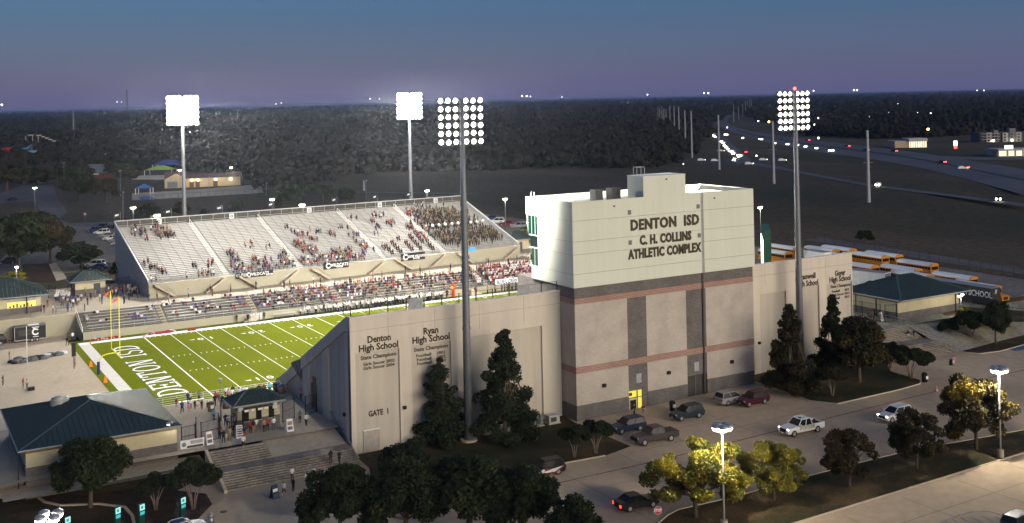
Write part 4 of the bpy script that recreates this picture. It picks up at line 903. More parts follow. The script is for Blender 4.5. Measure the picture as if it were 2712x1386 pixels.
def proto(kind, seed):
    """crown and trunk meshes for a unit-height tree kind, height in metres given by the kind"""
    key = (kind, seed)
    if key in PROTO: return PROTO[key]
    g = np.random.default_rng(seed*7+len(kind)); c = []; r = []
    if kind == 'cypress':                                           # 10 m, ragged cone
        H = 10.0; ends = []
        for i in range(110):
            h = g.uniform(.08, .97)**1.15; w = (1-h)**.8*2.9*(1+.18*math.sin(2*PI*h*5+seed))+.1; a = g.uniform(0, 2*PI); q = w*g.uniform(.15, 1.0)**.6
            c.append((q*math.cos(a), q*math.sin(a), h*H)); r.append(.34+.62*(1-h)*g.uniform(.6, 1.25))
            if i % 4 == 0: ends.append(c[-1])
        c += [(0, 0, H*.97), (0, 0, H*.9), (0, 0, H*.8)]; r += [.22, .34, .5]
        cm = leaves(c, r, 24000, .145, .75, seed); tm = branchy(H*1.0, .2, ends, seed=seed, fork=.8)
    elif kind in ('oak', 'round'):                                  # 6 m, wide uneven dome
        H = 6.0; ends = []
        for i in range(52):
            a = g.uniform(0, 2*PI); ph = g.uniform(-.35, 1)*PI/2; q = g.uniform(.35, 1)
            w = 2.7*(1+.16*math.sin(3*a+seed)); c.append((w*q*math.cos(ph)*math.cos(a), w*q*math.cos(ph)*math.sin(a), 3.15+2.3*q*math.sin(ph))); r.append(g.uniform(.6, 1.1))
            if i % 4 == 0: ends.append(c[-1])
        cm = leaves(c, r, 24000, .155, .8, seed); tm = branchy(H, .19, ends, seed=seed)
    elif kind == 'elm':                                             # 6 m, vase shaped with drooping sprays
        H = 6.0; ends = []
        for i in range(64):
            a = g.uniform(0, 2*PI); h = g.uniform(.0, 1); w = (1.2+1.9*math.sin(PI*min(1, h*.75+.18)))*(1+.14*math.sin(2*a+seed*2)); q = g.uniform(.3, 1)**.7
            c.append((w*q*math.cos(a), w*q*math.sin(a), 1.7+h*4.0)); r.append(g.uniform(.38, .78))
            if i % 3 == 0: ends.append(c[-1])
        cm = leaves(c, r, 22000, .14, .85, seed, .35); tm = branchy(H, .15, ends, seed=seed, fork=.3)
    elif kind == 'sparse':
        H = 5.0; ends = []
        for i in range(56):
            a = g.uniform(0, 2*PI); h = g.uniform(0, 1); w = 2.1*math.sin(PI*min(1, h*.7+.2)); q = g.uniform(.3, 1)
            c.append((w*q*math.cos(a), w*q*math.sin(a), 1.3+h*3.4)); r.append(g.uniform(.3, .6)); ends.append(c[-1]) if i % 2 == 0 else None
        cm = leaves(c, r, 11000, .13, .9, seed, .1); tm = branchy(H, .11, ends, seed=seed, fork=.3)
    elif kind == 'crape':                                           # 4 m, several stems, umbrella crown
        H = 4.0; ends = []
        for i in range(22):
            a = g.uniform(0, 2*PI); q = g.uniform(.1, 1)**.6; w = 1.75*(1+.15*math.sin(2*a+seed)); c.append((w*q*math.cos(a), w*q*math.sin(a), 2.35+1.25*(1-q*q)*g.uniform(.5, 1.1))); r.append(g.uniform(.42, .7))
        cm = leaves(c, r, 12000, .13, .75, seed); b = MB()
        for i in range(6):
            a = i*PI/3+seed; b.tube([(.08*math.cos(a), .08*math.sin(a), -.2), (.3*math.cos(a), .3*math.sin(a), 1.1), (.9*math.cos(a), .9*math.sin(a), 2.4)], [.07, .055, .03], 6)
        tm = b.mesh('trunk', bark_p, True)
    elif kind == 'shrub':
        H = 2.6
        for i in range(16): a = g.uniform(0, 2*PI); q = g.uniform(0, 1)**.6; c.append((1.7*q*math.cos(a), 1.7*q*math.sin(a), .5+1.5*(1-q*q)*g.uniform(.5, 1.1))); r.append(g.uniform(.45, .8))
        cm = leaves(c, r, 4000, .15, .8, seed); tm = MB().tube([(0, 0, -.2), (0, 0, 1)], [.1, .05], 6).mesh('trunk', bark)
    elif kind == 'far':                                             # 7 m, coarse, for trees beyond the far stand
        H = 7.0
        for i in range(20): a = g.uniform(0, 2*PI); ph = g.uniform(-.35, 1)*PI/2; q = g.uniform(.5, 1); c.append((3.1*q*math.cos(ph)*math.cos(a), 3.1*q*math.cos(ph)*math.sin(a), 3.5+2.9*q*math.sin(ph))); r.append(g.uniform(.7, 1.25))
        cm = leaves(c, r, 3600, .42, .85, seed); tm = MB().tube([(0, 0, -.3), (0, 0, 3)], [.25, .15], 6).mesh('trunk', bark)
    PROTO[key] = (cm, tm, H); return PROTO[key]
NAMES = dict(cypress='cypress_tree', oak='oak_tree', round='oak_tree', elm='elm_tree', sparse='young_tree', crape='crape_myrtle', shrub='shrub', far='tree')
CM = {}
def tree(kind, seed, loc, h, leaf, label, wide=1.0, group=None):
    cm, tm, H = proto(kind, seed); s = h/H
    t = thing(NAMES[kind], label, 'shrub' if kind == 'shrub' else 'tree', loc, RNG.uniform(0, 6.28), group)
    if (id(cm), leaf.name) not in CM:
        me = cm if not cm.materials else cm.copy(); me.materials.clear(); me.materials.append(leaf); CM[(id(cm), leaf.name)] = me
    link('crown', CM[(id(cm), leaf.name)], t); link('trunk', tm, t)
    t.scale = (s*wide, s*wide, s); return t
def g3(p): return (p[0], p[1], zg(p[0])+.02)
tree('cypress', 1, g3((19.06,-32.83,-1.10)), 10.6, lf_cyp, 'dark cypress hiding the end of the Ryan champions list', 1.08, 'cypresses along the stadium wall')
tree('cypress', 2, g3((26.21,-36.52,-1.10)), 13.9, lf_cyp, 'tallest dark cypress just right of the left floodlight mast', .98, 'cypresses along the stadium wall')
tree('cypress', 3, g3((69.00,-41.70,-0.47)), 12.4, lf_mix, 'ragged cypress at the foot of the right floodlight mast', .92, 'cypresses along the stadium wall')
tree('cypress', 4, (82.5, -36.5, -.2), 11.4, lf_dark, 'cypress below the Guyer champions list, half behind a rounder tree', .84, 'cypresses along the stadium wall')
tree('oak', 1, g3((80.33,-43.59,-0.25)), 9.3, lf_mix, 'big bushy bronze green tree on the island right of the tower', .98)
tree('crape', 1, g3((87.28,-46.74,-0.11)), 4.9, lf_dark, 'umbrella shaped dark tree at the right tip of the planted island', 1.12)
tree('crape', 2, g3((70.82,-43.11,-0.44)), 4.0, lf_dark, 'low dark crape myrtle on the island below the right mast', 1.0); tree('crape', 3, g3((72.07,-46.46,-0.41)), 4.1, lf_mix, 'low crape myrtle at the front of the island right of the tower', 1.0)
tree('crape', 4, g3((89.63,-40.98,-0.06)), 4.0, lf_dark, 'small dark tree against the big bushy tree on its right side', .9)
tree('crape', 5, g3((113.30,-36.67,0.11)), 5.4, lf_dark, 'wide dark crape myrtle left of the double lamp on the right island', 1.15); tree('crape', 6, g3((110.44,-34.63,0.11)), 3.6, lf_dark, 'smallest dark crape myrtle by the railing of the right steps', .95)
tree('oak', 2, g3((114.85,-40.16,0.11)), 7.6, lf_cyp, 'upright green tree behind the right island near the fence', .66)
tree('shrub', 3, (*(117.55,-32.33,2.80)[:2], 2.8), 2.0, lf_yel, 'yellow green shrub lit by the double lamp', .9)
tree('elm', 1, g3((29.61,-69.26,-1.10)), 7.3, lf_yel, 'largest yellow green tree, beside the near lamp and stop sign', 1.3, 'turning trees along the strip island')
tree('elm', 2, g3((39.07,-70.33,-1.07)), 5.9, lf_yel, 'yellow green tree second from left on the strip island', 1.12, 'turning trees along the strip island')
tree('sparse', 1, g3((48.27,-71.93,-0.89)), 6.2, lf_brn, 'thin bronze tree, middle of the strip island', 1.15, 'turning trees along the strip island')
tree('elm', 3, g3((58.32,-72.24,-0.69)), 6.2, lf_mix, 'dark olive tree hiding the tail of the white car', .98, 'turning trees along the strip island')
tree('elm', 4, g3((68.72,-71.88,-0.48)), 8.0, lf_gold, 'broad dark tree with a lamplit gold top beside the right lot lamp', 1.12, 'turning trees along the strip island')
tree('shrub', 1, g3((11.28,-39.46,-1.10)), 3.9, lf_dark, 'dark rounded shrub right of the painted service door', .95)
tree('crape', 7, g3((32.51,-47.23,-1.10)), 4.4, lf_dark, 'multi stemmed dark tree on the lawn point left of the parked cars', .95); tree('crape', 8, g3((29.74,-46.89,-1.10)), 4.2, lf_dark, 'dark tree between the wall utility boxes and the lawn point', .9)
for i, (u, v, h, w, lab) in enumerate(((905, 1440, 7.8, .95, 'leftmost of the big dark trees at the bottom edge, before the steps'), (1075, 1445, 8.0, 1.05, 'second big dark tree at the bottom edge, below the shrub'), (1245, 1425, 8.6, 1.05, 'third big dark tree at the bottom edge, below the lawn'), (1390, 1440, 7.6, .95, 'fourth dark tree at the bottom edge, left of the black SUV wheel'), (1520, 1490, 6.0, .9, 'rightmost low dark tree at the bottom edge, by the lane line'))):
    p = (u, v); q = ((-2.76,-55.98,-1.10), (2.26,-59.76,-1.10), (8.26,-61.47,-1.10), (12.01,-65.52,-1.10), (13.59,-71.65,-1.10))[i]
    tree('oak', 3+i % 3, g3(q), h, lf_dark, lab, w, 'dark trees along the bottom edge')
tree('oak', 5, g3((-21.84,-32.36,-1.10)), 8.1, lf_dark, 'big dark spreading tree before the large green roofed building', 1.0); tree('crape', 9, g3((-16.12,-36.99,-1.10)), 3.9, lf_dark, 'small multi stemmed dark tree beside the middle teal charger', 1.0); tree('crape', 10, g3((-12.69,-38.97,-1.10)), 5.2, lf_dark, 'dark multi stemmed tree at the left foot of the steps', 1.0)
bt_ = [(40, 722, 150, 575, lf_dark, 'big dark oak nearest the frame edge, beyond the snack stand'), (125, 700, 125, 585, lf_mix, 'dark oak left of the far lot, beyond the snack stand'), (205, 712, 110, 642, lf_dark, 'lower dark oak beside the parked blue sedan'), (312, 744, 72, 690, lf_dark, 'dark tree against the far stand end wall'), (80, 660, 140, 560, lf_dark, 'dark oak behind the oak pair by the road'),
       (28, 752, 80, 722, lf_yel, 'yellow green tree under the white lamp by the snack stand'), (203, 532, 100, 452, lf_dark, 'large dark oak on the lawn right of the bend'), (277, 536, 64, 470, lf_mix, 'narrow dark tree on the lawn left of the blue shade roof'), (330, 490, 62, 440, lf_mix, 'olive tree behind the blue shade roof'), (180, 492, 84, 442, lf_dark, 'dark oak behind the tall unlit lamp'),
       (120, 474, 92, 432, lf_dark, 'dark tree screening the water park, near the bend'), (60, 490, 76, 446, lf_dark, 'dark tree in the row left of the bend'), (14, 505, 100, 450, lf_mix, 'dark tree at the frame edge left of the bend'), (240, 462, 54, 424, lf_dark, 'small dark tree beside the slate roofed pool house'), (95, 440, 70, 412, lf_mix, 'olive tree before the blue slide'), (30, 450, 60, 420, lf_brn, 'bronze tree before the red slide'),
       (305, 470, 70, 430, lf_dark, 'dark tree right of the slate roofed pool house'), (392, 582, 52, 540, lf_dark, 'dark lawn tree left of the left far mast'), (470, 577, 52, 536, lf_brn, 'bronze lawn tree close to the left far mast'), (532, 582, 22, 553, lf_dark, 'smallest lawn tree behind the far stand rail'), (620, 574, 42, 529, lf_dark, 'dark lawn tree behind the third flag'), (745, 545, 36, 512, lf_dark, 'dark lawn tree right of the tall lamp'),
       (720, 500, 70, 445, lf_cyp, 'green tree at the wood edge right of the small frame'), (790, 530, 80, 488, lf_cyp, 'green tree of the clump behind the middle of the far stand'), (850, 530, 70, 490, lf_dark, 'dark tree of the clump behind the middle of the far stand'), (905, 540, 76, 500, lf_cyp, 'rightmost tree of the clump behind the far stand'), (770, 470, 80, 425, lf_dark, 'tall dark tree at the wood edge behind the clump'), (850, 465, 76, 425, lf_cyp, 'dark tree at the wood edge left of the far right mast'),
       (1392, 642, 74, 608, lf_yel, 'rounded green tree behind the far right booth'), (2282, 646, 46, 612, lf_dark, 'lone dark bush on the slope beyond the buses')]
for i, (u, v, w, vt2, lf, lab) in enumerate(bt_):
    z = 2.0 if u > 2000 else 3.55
    d = (41.0174-z)*2933.3/(v-266.8148+(u-1356)*.02182); x = (u-1356)*d/2933.3
    p = Vector((-40.4906, -156.7611, 0))+fw*d+rt*(x*1.0); 
    hh = (v-vt2)*d/2933.3; ww = w*d/2933.3
    tree('far', i % 4, (p.x, p.y, z), hh*1.06, lf, lab, ww/6.9/(hh/7.0), 'trees beyond the stadium' if v < 560 else None)

# ================================================================ lamps
def street_lamp(loc, h, label, heads=2, glow=lampglow, r=.22, base=None, energy=0, arm=.6, rp=.09, col=(1, .93, .8), group='lit lamp posts'):
    t = thing('street_lamp', label, 'street lamp', loc, 0, group)
    MB().tube([(0, 0, 0), (0, 0, h*.5), (0, 0, h)], [rp*1.25, rp, rp*.75], 8).build('post', steel if base is None else M('pale post', (.42, .42, .42), .5, .4), t, True)
    if base: MB().tube([(0, 0, -.1), (0, 0, .9)], [.36, .36], 12).build('footing', conc_ld, t)
    for k in range(heads):
        a = 2*PI*k/heads+.4; d = Vector((math.cos(a), math.sin(a), 0)) if heads > 1 else Vector((.3, -.9, 0))
        b = MB(); b.tube([(0, 0, h-.5), tuple(d*arm*.6+up*(h-.55)), tuple(d*arm+up*(h-.25))], .035, 5); b.build('arm', steel, t)
        hd = MB().ball((0, 0, .06), r*1.15, 10, 6, 0, (1, 1, .55)).build('lamp_head', M('lamp hood', (.33, .34, .36), .35, .5), t, True, tuple(d*arm+up*h))
        MB().ball((0, 0, -.10), r, 10, 6, 0, (1, 1, .85)).build('lens', glow, hd, True)
    if energy: point(t, (0, 0, h-.55), energy, col, .35)
    return t
g_lot = EM('lot lamp glow', (1, .95, .80), 14); g_far = EM('far lamp glow', (1, .88, .55), 22); g_blue = EM('cold lamp glow', (.75, .88, 1), 5)
street_lamp(g3((30.07,-73.05,-1.10)), 10.0, 'tall four headed lamp with white glare by the yellow trees', 5, g_lot, .42, True, 9000, .62, .10)
street_lamp(g3((68.71,-75.11,-0.48)), 10.0, 'tall four headed lamp on a concrete footing at the right edge', 5, g_lot, .42, True, 9000, .62, .10)
street_lamp((*(-12.04,-25.79,0.00)[:2], -.3), 4.9, 'slim lamp with two heads in front of the large green roof', 2, g_lot, .22, None, 380, .25, .07)
p = (-28.80,-56.88,7.20); street_lamp((p[0], p[1], -1.1), 8.3, 'cluster of four silver lamp heads in the bottom left corner', 4, g_lot, .42, True, 2600, .8, .1)
street_lamp((*(117.06,-31.97,2.80)[:2], 2.8), 3.9, 'double headed lamp on the lawn beside the right ticket building', 2, g_lot, .27, None, 420, .9, .07)
street_lamp((*(-3.68,-16.35,1.30)[:2], ZC), 5.2, 'slim unlit grey lamp post between the bins behind the booth', 1, M('lamp hood', (.33, .34, .36)), .24, None, 0, .05, .07, group='unlit lamp posts')
for (u, v, hz, e, lab) in ((346.4, 549, 9.5, 900, 'yellow lamp behind the left end of the far stand'), (715, 527, 9.5, 900, 'yellow lamp behind the third section of the far stand'), (1125.5, 504, 9.5, 900, 'yellow lamp behind the band section of the far stand'), (1332, 526, 9.5, 900, 'yellow lamp in the car park right of the far stand'), (1389.5, 588, 5.5, 300, 'short white lamp before the parked cars right of the far stand'), (2007, 548, 10, 1000, 'yellow lamp above the green scoreboard'), (87, 497, 8.5, 500, 'white lamp on the lawn corner at the road bend'), (34, 706, 6, 250, 'white lamp above the yellow tree beyond the snack stand'),
                           (472, 450, 8.5, 600, 'glaring lamp beside the left far mast at the pool'), (608, 443, 8.5, 600, 'glaring lamp over the pool building roof')):
    z = 3.55+hz; d = (41.0174-z)*2933.3/(v-266.8148+(u-1356)*.02182); q = Vector((-40.4906, -156.7611, 0))+fw*d+rt*((u-1356)*d/2933.3)
    street_lamp((q.x, q.y, 3.55), hz, lab, 2 if hz > 8 else 1, g_far if hz > 8 else lampglow, .42 if hz > 8 else .3, None, e, .45 if hz > 8 else .1, .09, (1, .9, .6))
for (u, lab) in ((458, 'glaring low lamp on the back rail above the left section'), (867, 'glaring low lamp on the back rail above the fourth section')):
    x = {458: (12.67,80.82,17.50)[0], 867: (46.77,80.78,17.50)[0]}[u]-4.8+DP*math.sin(FA)
    t = street_lamp(fwp(x, DP+.3, TZ), 2.2, lab, 4, g_far, .34, None, 500, .5, .06)
for (u, v, v2, lab) in ((165.5, 431, 494, 'tall unlit lamp post before the dark oaks'), (314, 452, 521, 'tall unlit lamp post left of the blue shade roof'), (320, 509, 587, 'thin grey post behind the far stand corner'), (964, 478, 530, 'thin pale post in the field behind the far stand'), (549, 470, 522, 'thin post before the pool building'), (700, 485, 520, 'thin post by the pool deck')):
    d = (41.0174-3.55)*2933.3/(v2-266.8148+(u-1356)*.02182); q = Vector((-40.4906, -156.7611, 0))+fw*d+rt*((u-1356)*d/2933.3)
    street_lamp((q.x, q.y, 3.55), (v2-v)*d/2933.3, lab, 2 if v < 460 else 1, M('lamp hood', (.33, .34, .36)), .2, None, 0, .5, .09, group='unlit lamp posts')
for (u, v, v2, lab) in ((219, 397, 432, 'cold white lamp in the water park, second from right'), (277, 408, 442, 'cold white lamp in front of the blue tent'), (133.5, 415, 430, 'short cold white lamp below the blue slide'), (38, 413, 425, 'short cold white lamp by the red slide')):
    d = (41.0174-3.55)*2933.3/(v2-266.8148+(u-1356)*.02182); q = Vector((-40.4906, -156.7611, 0))+fw*d+rt*((u-1356)*d/2933.3)
    street_lamp((q.x, q.y, 3.55), (v2-v)*d/2933.3, lab, 1, g_blue, .5, None, 0, .1, .12)

# ================================================================ vehicles
def paint(name, col, rough=.32, metal=.3): return M(name, col, .4, 0, 0, spec=.22)
DIM = dict(suv=(4.7, .94, 1.70, 1.06, 2.8, .37, (1.05, -2.15), (.2, -1.9)), sedan=(4.7, .90, 1.45, .94, 2.75, .34, (.95, -1.75), (.15, -1.05)), van=(5.0, .96, 1.76, 1.05, 3.0, .36, (1.5, -2.3), (.75, -2.15)), pickup=(5.9, 1.0, 1.92, 1.22, 3.75, .42, (1.25, -.95), (.6, -.8)))
VM = {}
def vehicle(kind, loc, yaw, col, label, lights=None, far=False, group=None, extra=None, cover=False, roofc=None):
    L, hw, H, zb, wb, wr, (c0, c1), (r0, r1) = DIM[kind]
    nm = {'suv': 'parked_suv', 'sedan': 'parked_car', 'van': 'parked_minivan', 'pickup': 'pickup_truck'}[kind]
    t = thing(nm, label, {'suv': 'SUV', 'sedan': 'car', 'van': 'minivan', 'pickup': 'pickup truck'}[kind], loc, yaw, group)
    f = L/2; key = (kind, col.name)
    if key not in VM:
        b = MB(); hood = zb-.08
        if kind == 'pickup': st = [(f, .55, hood-.28, hw-.14), (f-.12, .42, hood-.10, hw-.04), (f-.9, .42, hood-.02, hw), (c0-.1, .42, zb, hw), (c1-.02, .42, zb, hw), (c1-.04, .42, .95, hw), (-f+.05, .45, .95, hw), (-f, .5, .95, hw-.04)]
        else: st = [(f, .42, hood-.32, hw-.24), (f-.12, .3, hood-.14, hw-.08), (f-.5, .26, hood-.05, hw-.02), (c0, .26, zb, hw), (0, .26, zb+.02, hw), (c1+.1, .26, zb+.03, hw), (-f+.12, .3, zb+.02, hw-.05), (-f, .45, zb-.1, hw-.14)]
        vs = []
        for x, z0, z1, w in st: vs += [(x, -w+.07, z0), (x, -w, z0+.14), (x, -w, z1-.16), (x, -w+.12, z1), (x, w-.12, z1), (x, w, z1-.16), (x, w, z0+.14), (x, w-.07, z0)]
        fs = [(i*8+j, (i+1)*8+j, (i+1)*8+(j+1) % 8, i*8+(j+1) % 8) for i in range(len(st)-1) for j in range(8)]+[tuple(range(8)), tuple(range(len(vs)-1, len(vs)-9, -1))]
        b.add(vs, fs)
        if kind == 'pickup':
            for s in (-1, 1): b.box(-f+.02, c1-.05, s*hw-(.10 if s > 0 else -.02), s*hw+(.10 if s < 0 else -.02), .94, zb-.02)
            b.box(-f, -f+.09, -hw+.03, hw-.03, .6, zb-.03)
        body = b.mesh('body', col)
        ra, rh = hw-.24, hw-.06; q = [(c0, rh, zb), (r0, ra, H-.03), (r1, ra, H-.03), (c1, rh, zb)]
        b = MB(); pts = []
        for x, w, z in q: pts += [(x, -w, z-.04), (x, w, z-.04)]
        b.add(pts, [(0, 2, 4, 6), (1, 7, 5, 3), (0, 1, 3, 2), (4, 5, 7, 6)]); pr = b.mesh('glasshouse', win_m)
        b = MB(); b.box(r1-.05, r0+.03, -ra-.01, ra+.01, H-.07, H); roof = b.mesh('roof', roofc or col)
        b = MB()                                                    # pillars
        for s in (-1, 1):
            for (xa, xb) in ((c0, r0), (c1, r1), ((c0+c1)/2-.05, (r0+r1)/2-.05)): b.tube([(xa, s*rh, zb-.03), (xb, s*(ra+.005), H-.04)], .05, 4)
            b.tube([(r0, s*ra, H+.0), (r1, s*ra, H+.0)], .03, 4)
        pil = b.mesh('pillar', col)
        b = MB(); b.tube([(0, -.11, 0), (0, .11, 0)], wr, 16); ty = b.mesh('wheel', tyre_m)
        b = MB(); b.tube([(0, -.115, 0), (0, .115, 0)], wr*.62, 10); rm = b.mesh('rim', rim_m)
        hl = MB().ball((0, 0, 0), .14, 8, 6, 0, (.5, 1.3, .8)); VM[key] = (body, pr, roof, pil, ty, rm, hl.v, hl.f)
    body, pr, roof, pil, ty, rm, hv, hf = VM[key]
    link('body', body, t); link('window', pr, t); link('roof', roof, t)
    if far: 
        MB().box(-f+.3, f-.3, -hw+.05, hw-.05, .02, .4).build('wheel', tyre_m, t)
    else:
        link('pillar', pil, t)
        for sx in (1, -1):
            for sy in (1, -1):
                w = link('wheel', ty, t, (sx*wb/2+.1, sy*(hw-.10), wr)); link('rim', rm, w)
        for sy in (1, -1):
            o = MB(); o.add(hv, hf); o.build('headlight', EM('headlight on', (1, .93, .75), 14) if lights == 'on' else M('headlight glass', (.6, .6, .6), .1, .3, 0), t, True, (f-.13, sy*(hw-.24), hood_z(kind)))
            MB().box(-f-.01, -f+.1, sy*(hw-.2)-.12, sy*(hw-.2)+.12, zb-.38, zb-.12).build('tail_light', EM('tail light on', (1, .03, .02), 5) if lights == 'brake' else M('tail light glass', (.2, .01, .01), .2, 0, 0), t)
            MB().cbox((c0-.25, sy*(hw+.1), zb+.1), (.16, .2, .16)).build('mirror', col, t)
        MB().box(f-.05, f+.015, -.5, .5, .55, hood_z(kind)+.03).build('grille', black, t); MB().box(f+.015, f+.03, -.16, .16, .42, .54).build('number_plate', white, t)
        if kind == 'pickup': MB().box(-f+.1, c1-.08, -hw+.11, hw-.11, .955 if not cover else 1.19, .965 if not cover else 1.22).build('bed_cover' if cover else 'bed_liner', black, t)
    return t
def hood_z(k): return {'suv': .80, 'sedan': .68, 'van': .78, 'pickup': .95}[k]
def by_wheels(a, c, kind, off=1):
    """centre and heading of a vehicle from the ground contacts of its near wheels (front, rear)"""
    a, c = Vector(a), Vector(c); d = (a-c).normalized(); n = Vector((-d.y, d.x, 0)); n = n if n.y > 0 else -n
    m_ = (a+c)/2+n*DIM[kind][1]-d*.1; return (m_.x, m_.y, zg(m_.x)+.01), math.atan2(d.y, d.x)
navy = paint('navy car paint', (.012, .022, .05)); gun = paint('gunmetal paint', (.055, .046, .045)); wht = paint('white car paint', (.72, .71, .68), .35, 0); maroon = paint('maroon paint', (.05, .004, .015)); silv = paint('silver paint', (.26, .25, .25)); blk = paint('black car paint', (.012, .012, .015)); blu = paint('blue car paint', (.02, .045, .13)); redp = paint('red car paint', (.18, .012, .015)); teal = paint('teal paint', (.015, .03, .04))
l, y_ = by_wheels((39.45,-42.94,-1.07), (42.09,-42.97,-1.01), 'suv'); vehicle('suv', l, y_, navy, 'navy SUV in front of the lit tower entrance')
l, y_ = by_wheels((39.10,-48.27,-1.07), (42.59,-48.57,-1.00), 'pickup'); vehicle('pickup', l, y_, gun, 'gunmetal crew cab pickup with covered bed near the tower', cover=True)
l, y_ = by_wheels((48.73,-43.13,-0.88), (51.37,-43.21,-0.83), 'suv'); vehicle('suv', l, y_, teal, 'dark teal SUV parked below the tower middle')
l, y_ = by_wheels((59.66,-43.68,-0.66), (62.44,-43.60,-0.61), 'suv'); vehicle('suv', l, y_, maroon, 'maroon SUV parked near the right foot of the tower')
l, y_ = by_wheels((60.70,-41.35,-0.64), (57.90,-41.44,-0.70), 'suv'); vehicle('suv', l, y_, silv, 'silver SUV seen from behind beside the maroon SUV')
l, y_ = by_wheels((55.41,-56.43,-0.75), (59.17,-56.55,-0.67), 'pickup'); pk = vehicle('pickup', l, y_, wht, 'white pickup with lettered doors and headlights on', 'on')
text('door_lettering', 'SPORTLINE', M('dull gold print', (.25, .19, .08)), .62, (-.1, 1.015, .92), (PI/2, 0, PI), pk, .004, .01, sx=.8)
MB().box(.05, .35, -.3, .3, 1.921, 1.93).build('sunroof', win_m, pk)
l, y_ = by_wheels((68.81,-58.96,-0.48), (72.03,-59.02,-0.41), 'suv'); vehicle('suv', (l[0], l[1]-.5, l[2]), y_, wht, 'white car with bright headlights half behind a dark tree', 'on')
l, y_ = by_wheels((22.18,-50.76,-1.10), (24.94,-50.95,-1.10), 'suv'); gp = vehicle('suv', l, y_, blk, 'black SUV with white and red side graphics by the lawn')
b = MB(); b.add([(1.6, .955, .45), (-.9, .955, .45), (-1.9, .955, .95), (-.2, .955, .75), (.6, .955, .9)], [(0, 1, 2, 3, 4)]); b.build('side_graphic', M('white vinyl', (.6, .6, .58)), gp); b = MB(); b.add([(1.5, .958, .38), (-.9, .958, .38), (-2.0, .958, 1.0), (-2.1, .958, .85), (-.95, .958, .28), (1.5, .958, .28)], [(0, 1, 2, 3, 4, 5)]); b.add([(.5, .958, .62), (-.3, .958, .72), (-.2, .958, .95), (.4, .958, .9)], [(0, 1, 2, 3)]); b.build('side_graphic', M('red vinyl', (.25, .02, .02)), gp)
l, y_ = by_wheels((27.82,-64.79,-1.10), (24.96,-64.54,-1.10), 'sedan'); vehicle('sedan', l, y_, blk, 'dark sedan driving away with glowing red tail lights', 'brake')
vehicle('suv', g3((53.05,-88.91,-0.79)), .12, blk, 'black car cut by the right bottom corner'); vehicle('sedan', g3((-15.16,-45.31,-1.10)), .15, wht, 'white car roof at the bottom edge below the teal chargers', roofc=paint('blue roof', (.02, .05, .12)))
ra_ = math.atan2(rt.y, rt.x)
for i, (u, v, k, c, lab) in enumerate(((243, 616, 'suv', blu, 'dark blue SUV at the head of the packed far row'), (262, 622, 'suv', wht, 'white SUV third in the packed far row'), (266, 608, 'pickup', teal, 'dark pickup at the top of the packed far row'), (301, 607, 'suv', blk, 'black SUV behind the white minivan'), (319, 622, 'van', wht, 'white minivan touching the far stand corner'), (276, 630, 'sedan', silv, 'grey car in the middle of the packed far row'),
      (287, 637, 'sedan', wht, 'white sedan in the middle of the packed far row'), (300, 643, 'suv', silv, 'silver SUV behind the pale sedan'), (310, 651, 'sedan', wht, 'pale sedan in front of the white pickup'), (328, 660, 'pickup', wht, 'white pickup half hidden by the far stand wall'), (330, 676, 'sedan', navy, 'dark sedan at the near end of the packed far row'), (243, 708, 'suv', wht, 'white SUV behind the blue sedan by the dark oak'), (250, 715, 'sedan', blu, 'blue sedan by the dark oak'), (25, 532, 'sedan', blk, 'lone dark car on the road at the frame edge'), (14, 700, 'suv', blk, 'dark SUV under the oaks at the frame edge'),
      (1293, 583, 'sedan', blu, 'dark blue car next to the far stand right corner'), (1309, 592, 'suv', wht, 'white SUV right of the far stand'), (1335, 598, 'sedan', redp, 'red sedan right of the far stand'), (1366, 604, 'suv', silv, 'silver SUV right of the red sedan'), (1398, 612, 'pickup', blk, 'black pickup half behind the press box'))):
    d = (41.0174-3.55)*2933.3/(v-266.8148+(u-1356)*.02182); q = Vector((-40.4906, -156.7611, 0))+fw*d+rt*((u-1356)*d/2933.3)
    vehicle(k, (q.x, q.y, 3.6), ra_+PI+.15*RNG.uniform(-1, 1) if u < 1000 else ra_+PI-.1, c, lab, far=False, group='cars parked beyond the stadium')
# equipment trailer, its towing SUV, deflated tunnel
tr = thing('equipment_trailer', 'black box trailer with white cat emblem against the retaining wall', 'trailer', (-17.9, 57.9, 0))
MB().box(-2.6, 2.6, -1.05, 1.05, .55, 2.75).build('body', M('trailer black', (.014, .014, .016), .45), tr); MB().box(-2.65, 2.6, -1.08, 1.08, 2.76, 2.86).build('roof', M('trailer roof', (.10, .10, .11), .6), tr)
for x in (-2.62, 2.55): MB().box(x, x+.08, -1.09, -1.0, .5, 2.75).build('edge_trim', alum, tr)
MB().box(-2.6, 2.6, -1.1, -1.06, .42, .54).build('side_rail', alum, tr); MB().box(-.3, 1.5, -.5, .4, 2.87, 2.95).build('roof_vent', white, tr)
for x in (.25, 1.1): w = MB().tube([(x, -1.12, .36), (x, -.9, .36)], .36, 14).build('wheel', tyre_m, tr); MB().tube([(x, -1.14, .36), (x, -.95, .36)], .2, 10).build('rim', rim_m, w)
e = MB(); crescent(e, (.85, 1.75), .62); e.build('emblem', ban_w, tr, loc=(0, -1.05, 0))
b = MB(); 
for p, q in ((.25, .95), (.35, .75)): b.box(p, 1.45-(p-.25), -1.075, -1.06, 2.45+(.35-p)*1.2, 2.52+(.35-p)*1.2)
b.box(.4, 1.35, -1.075, -1.06, .85, .95); b.build('printed_stripe', ban_w, tr)
b = MB()
for k in range(7): b.box(-2.0, -.5+.25*((k*3) % 4), -1.07, -1.055, 1.25+k*.15, 1.31+k*.15)
b.build('printed_lines', M('dull grey print', (.10, .10, .10)), tr)
MB().tube([(-2.6, 0, .5), (-3.6, 0, .5)], .06, 5).build('drawbar', black, tr)
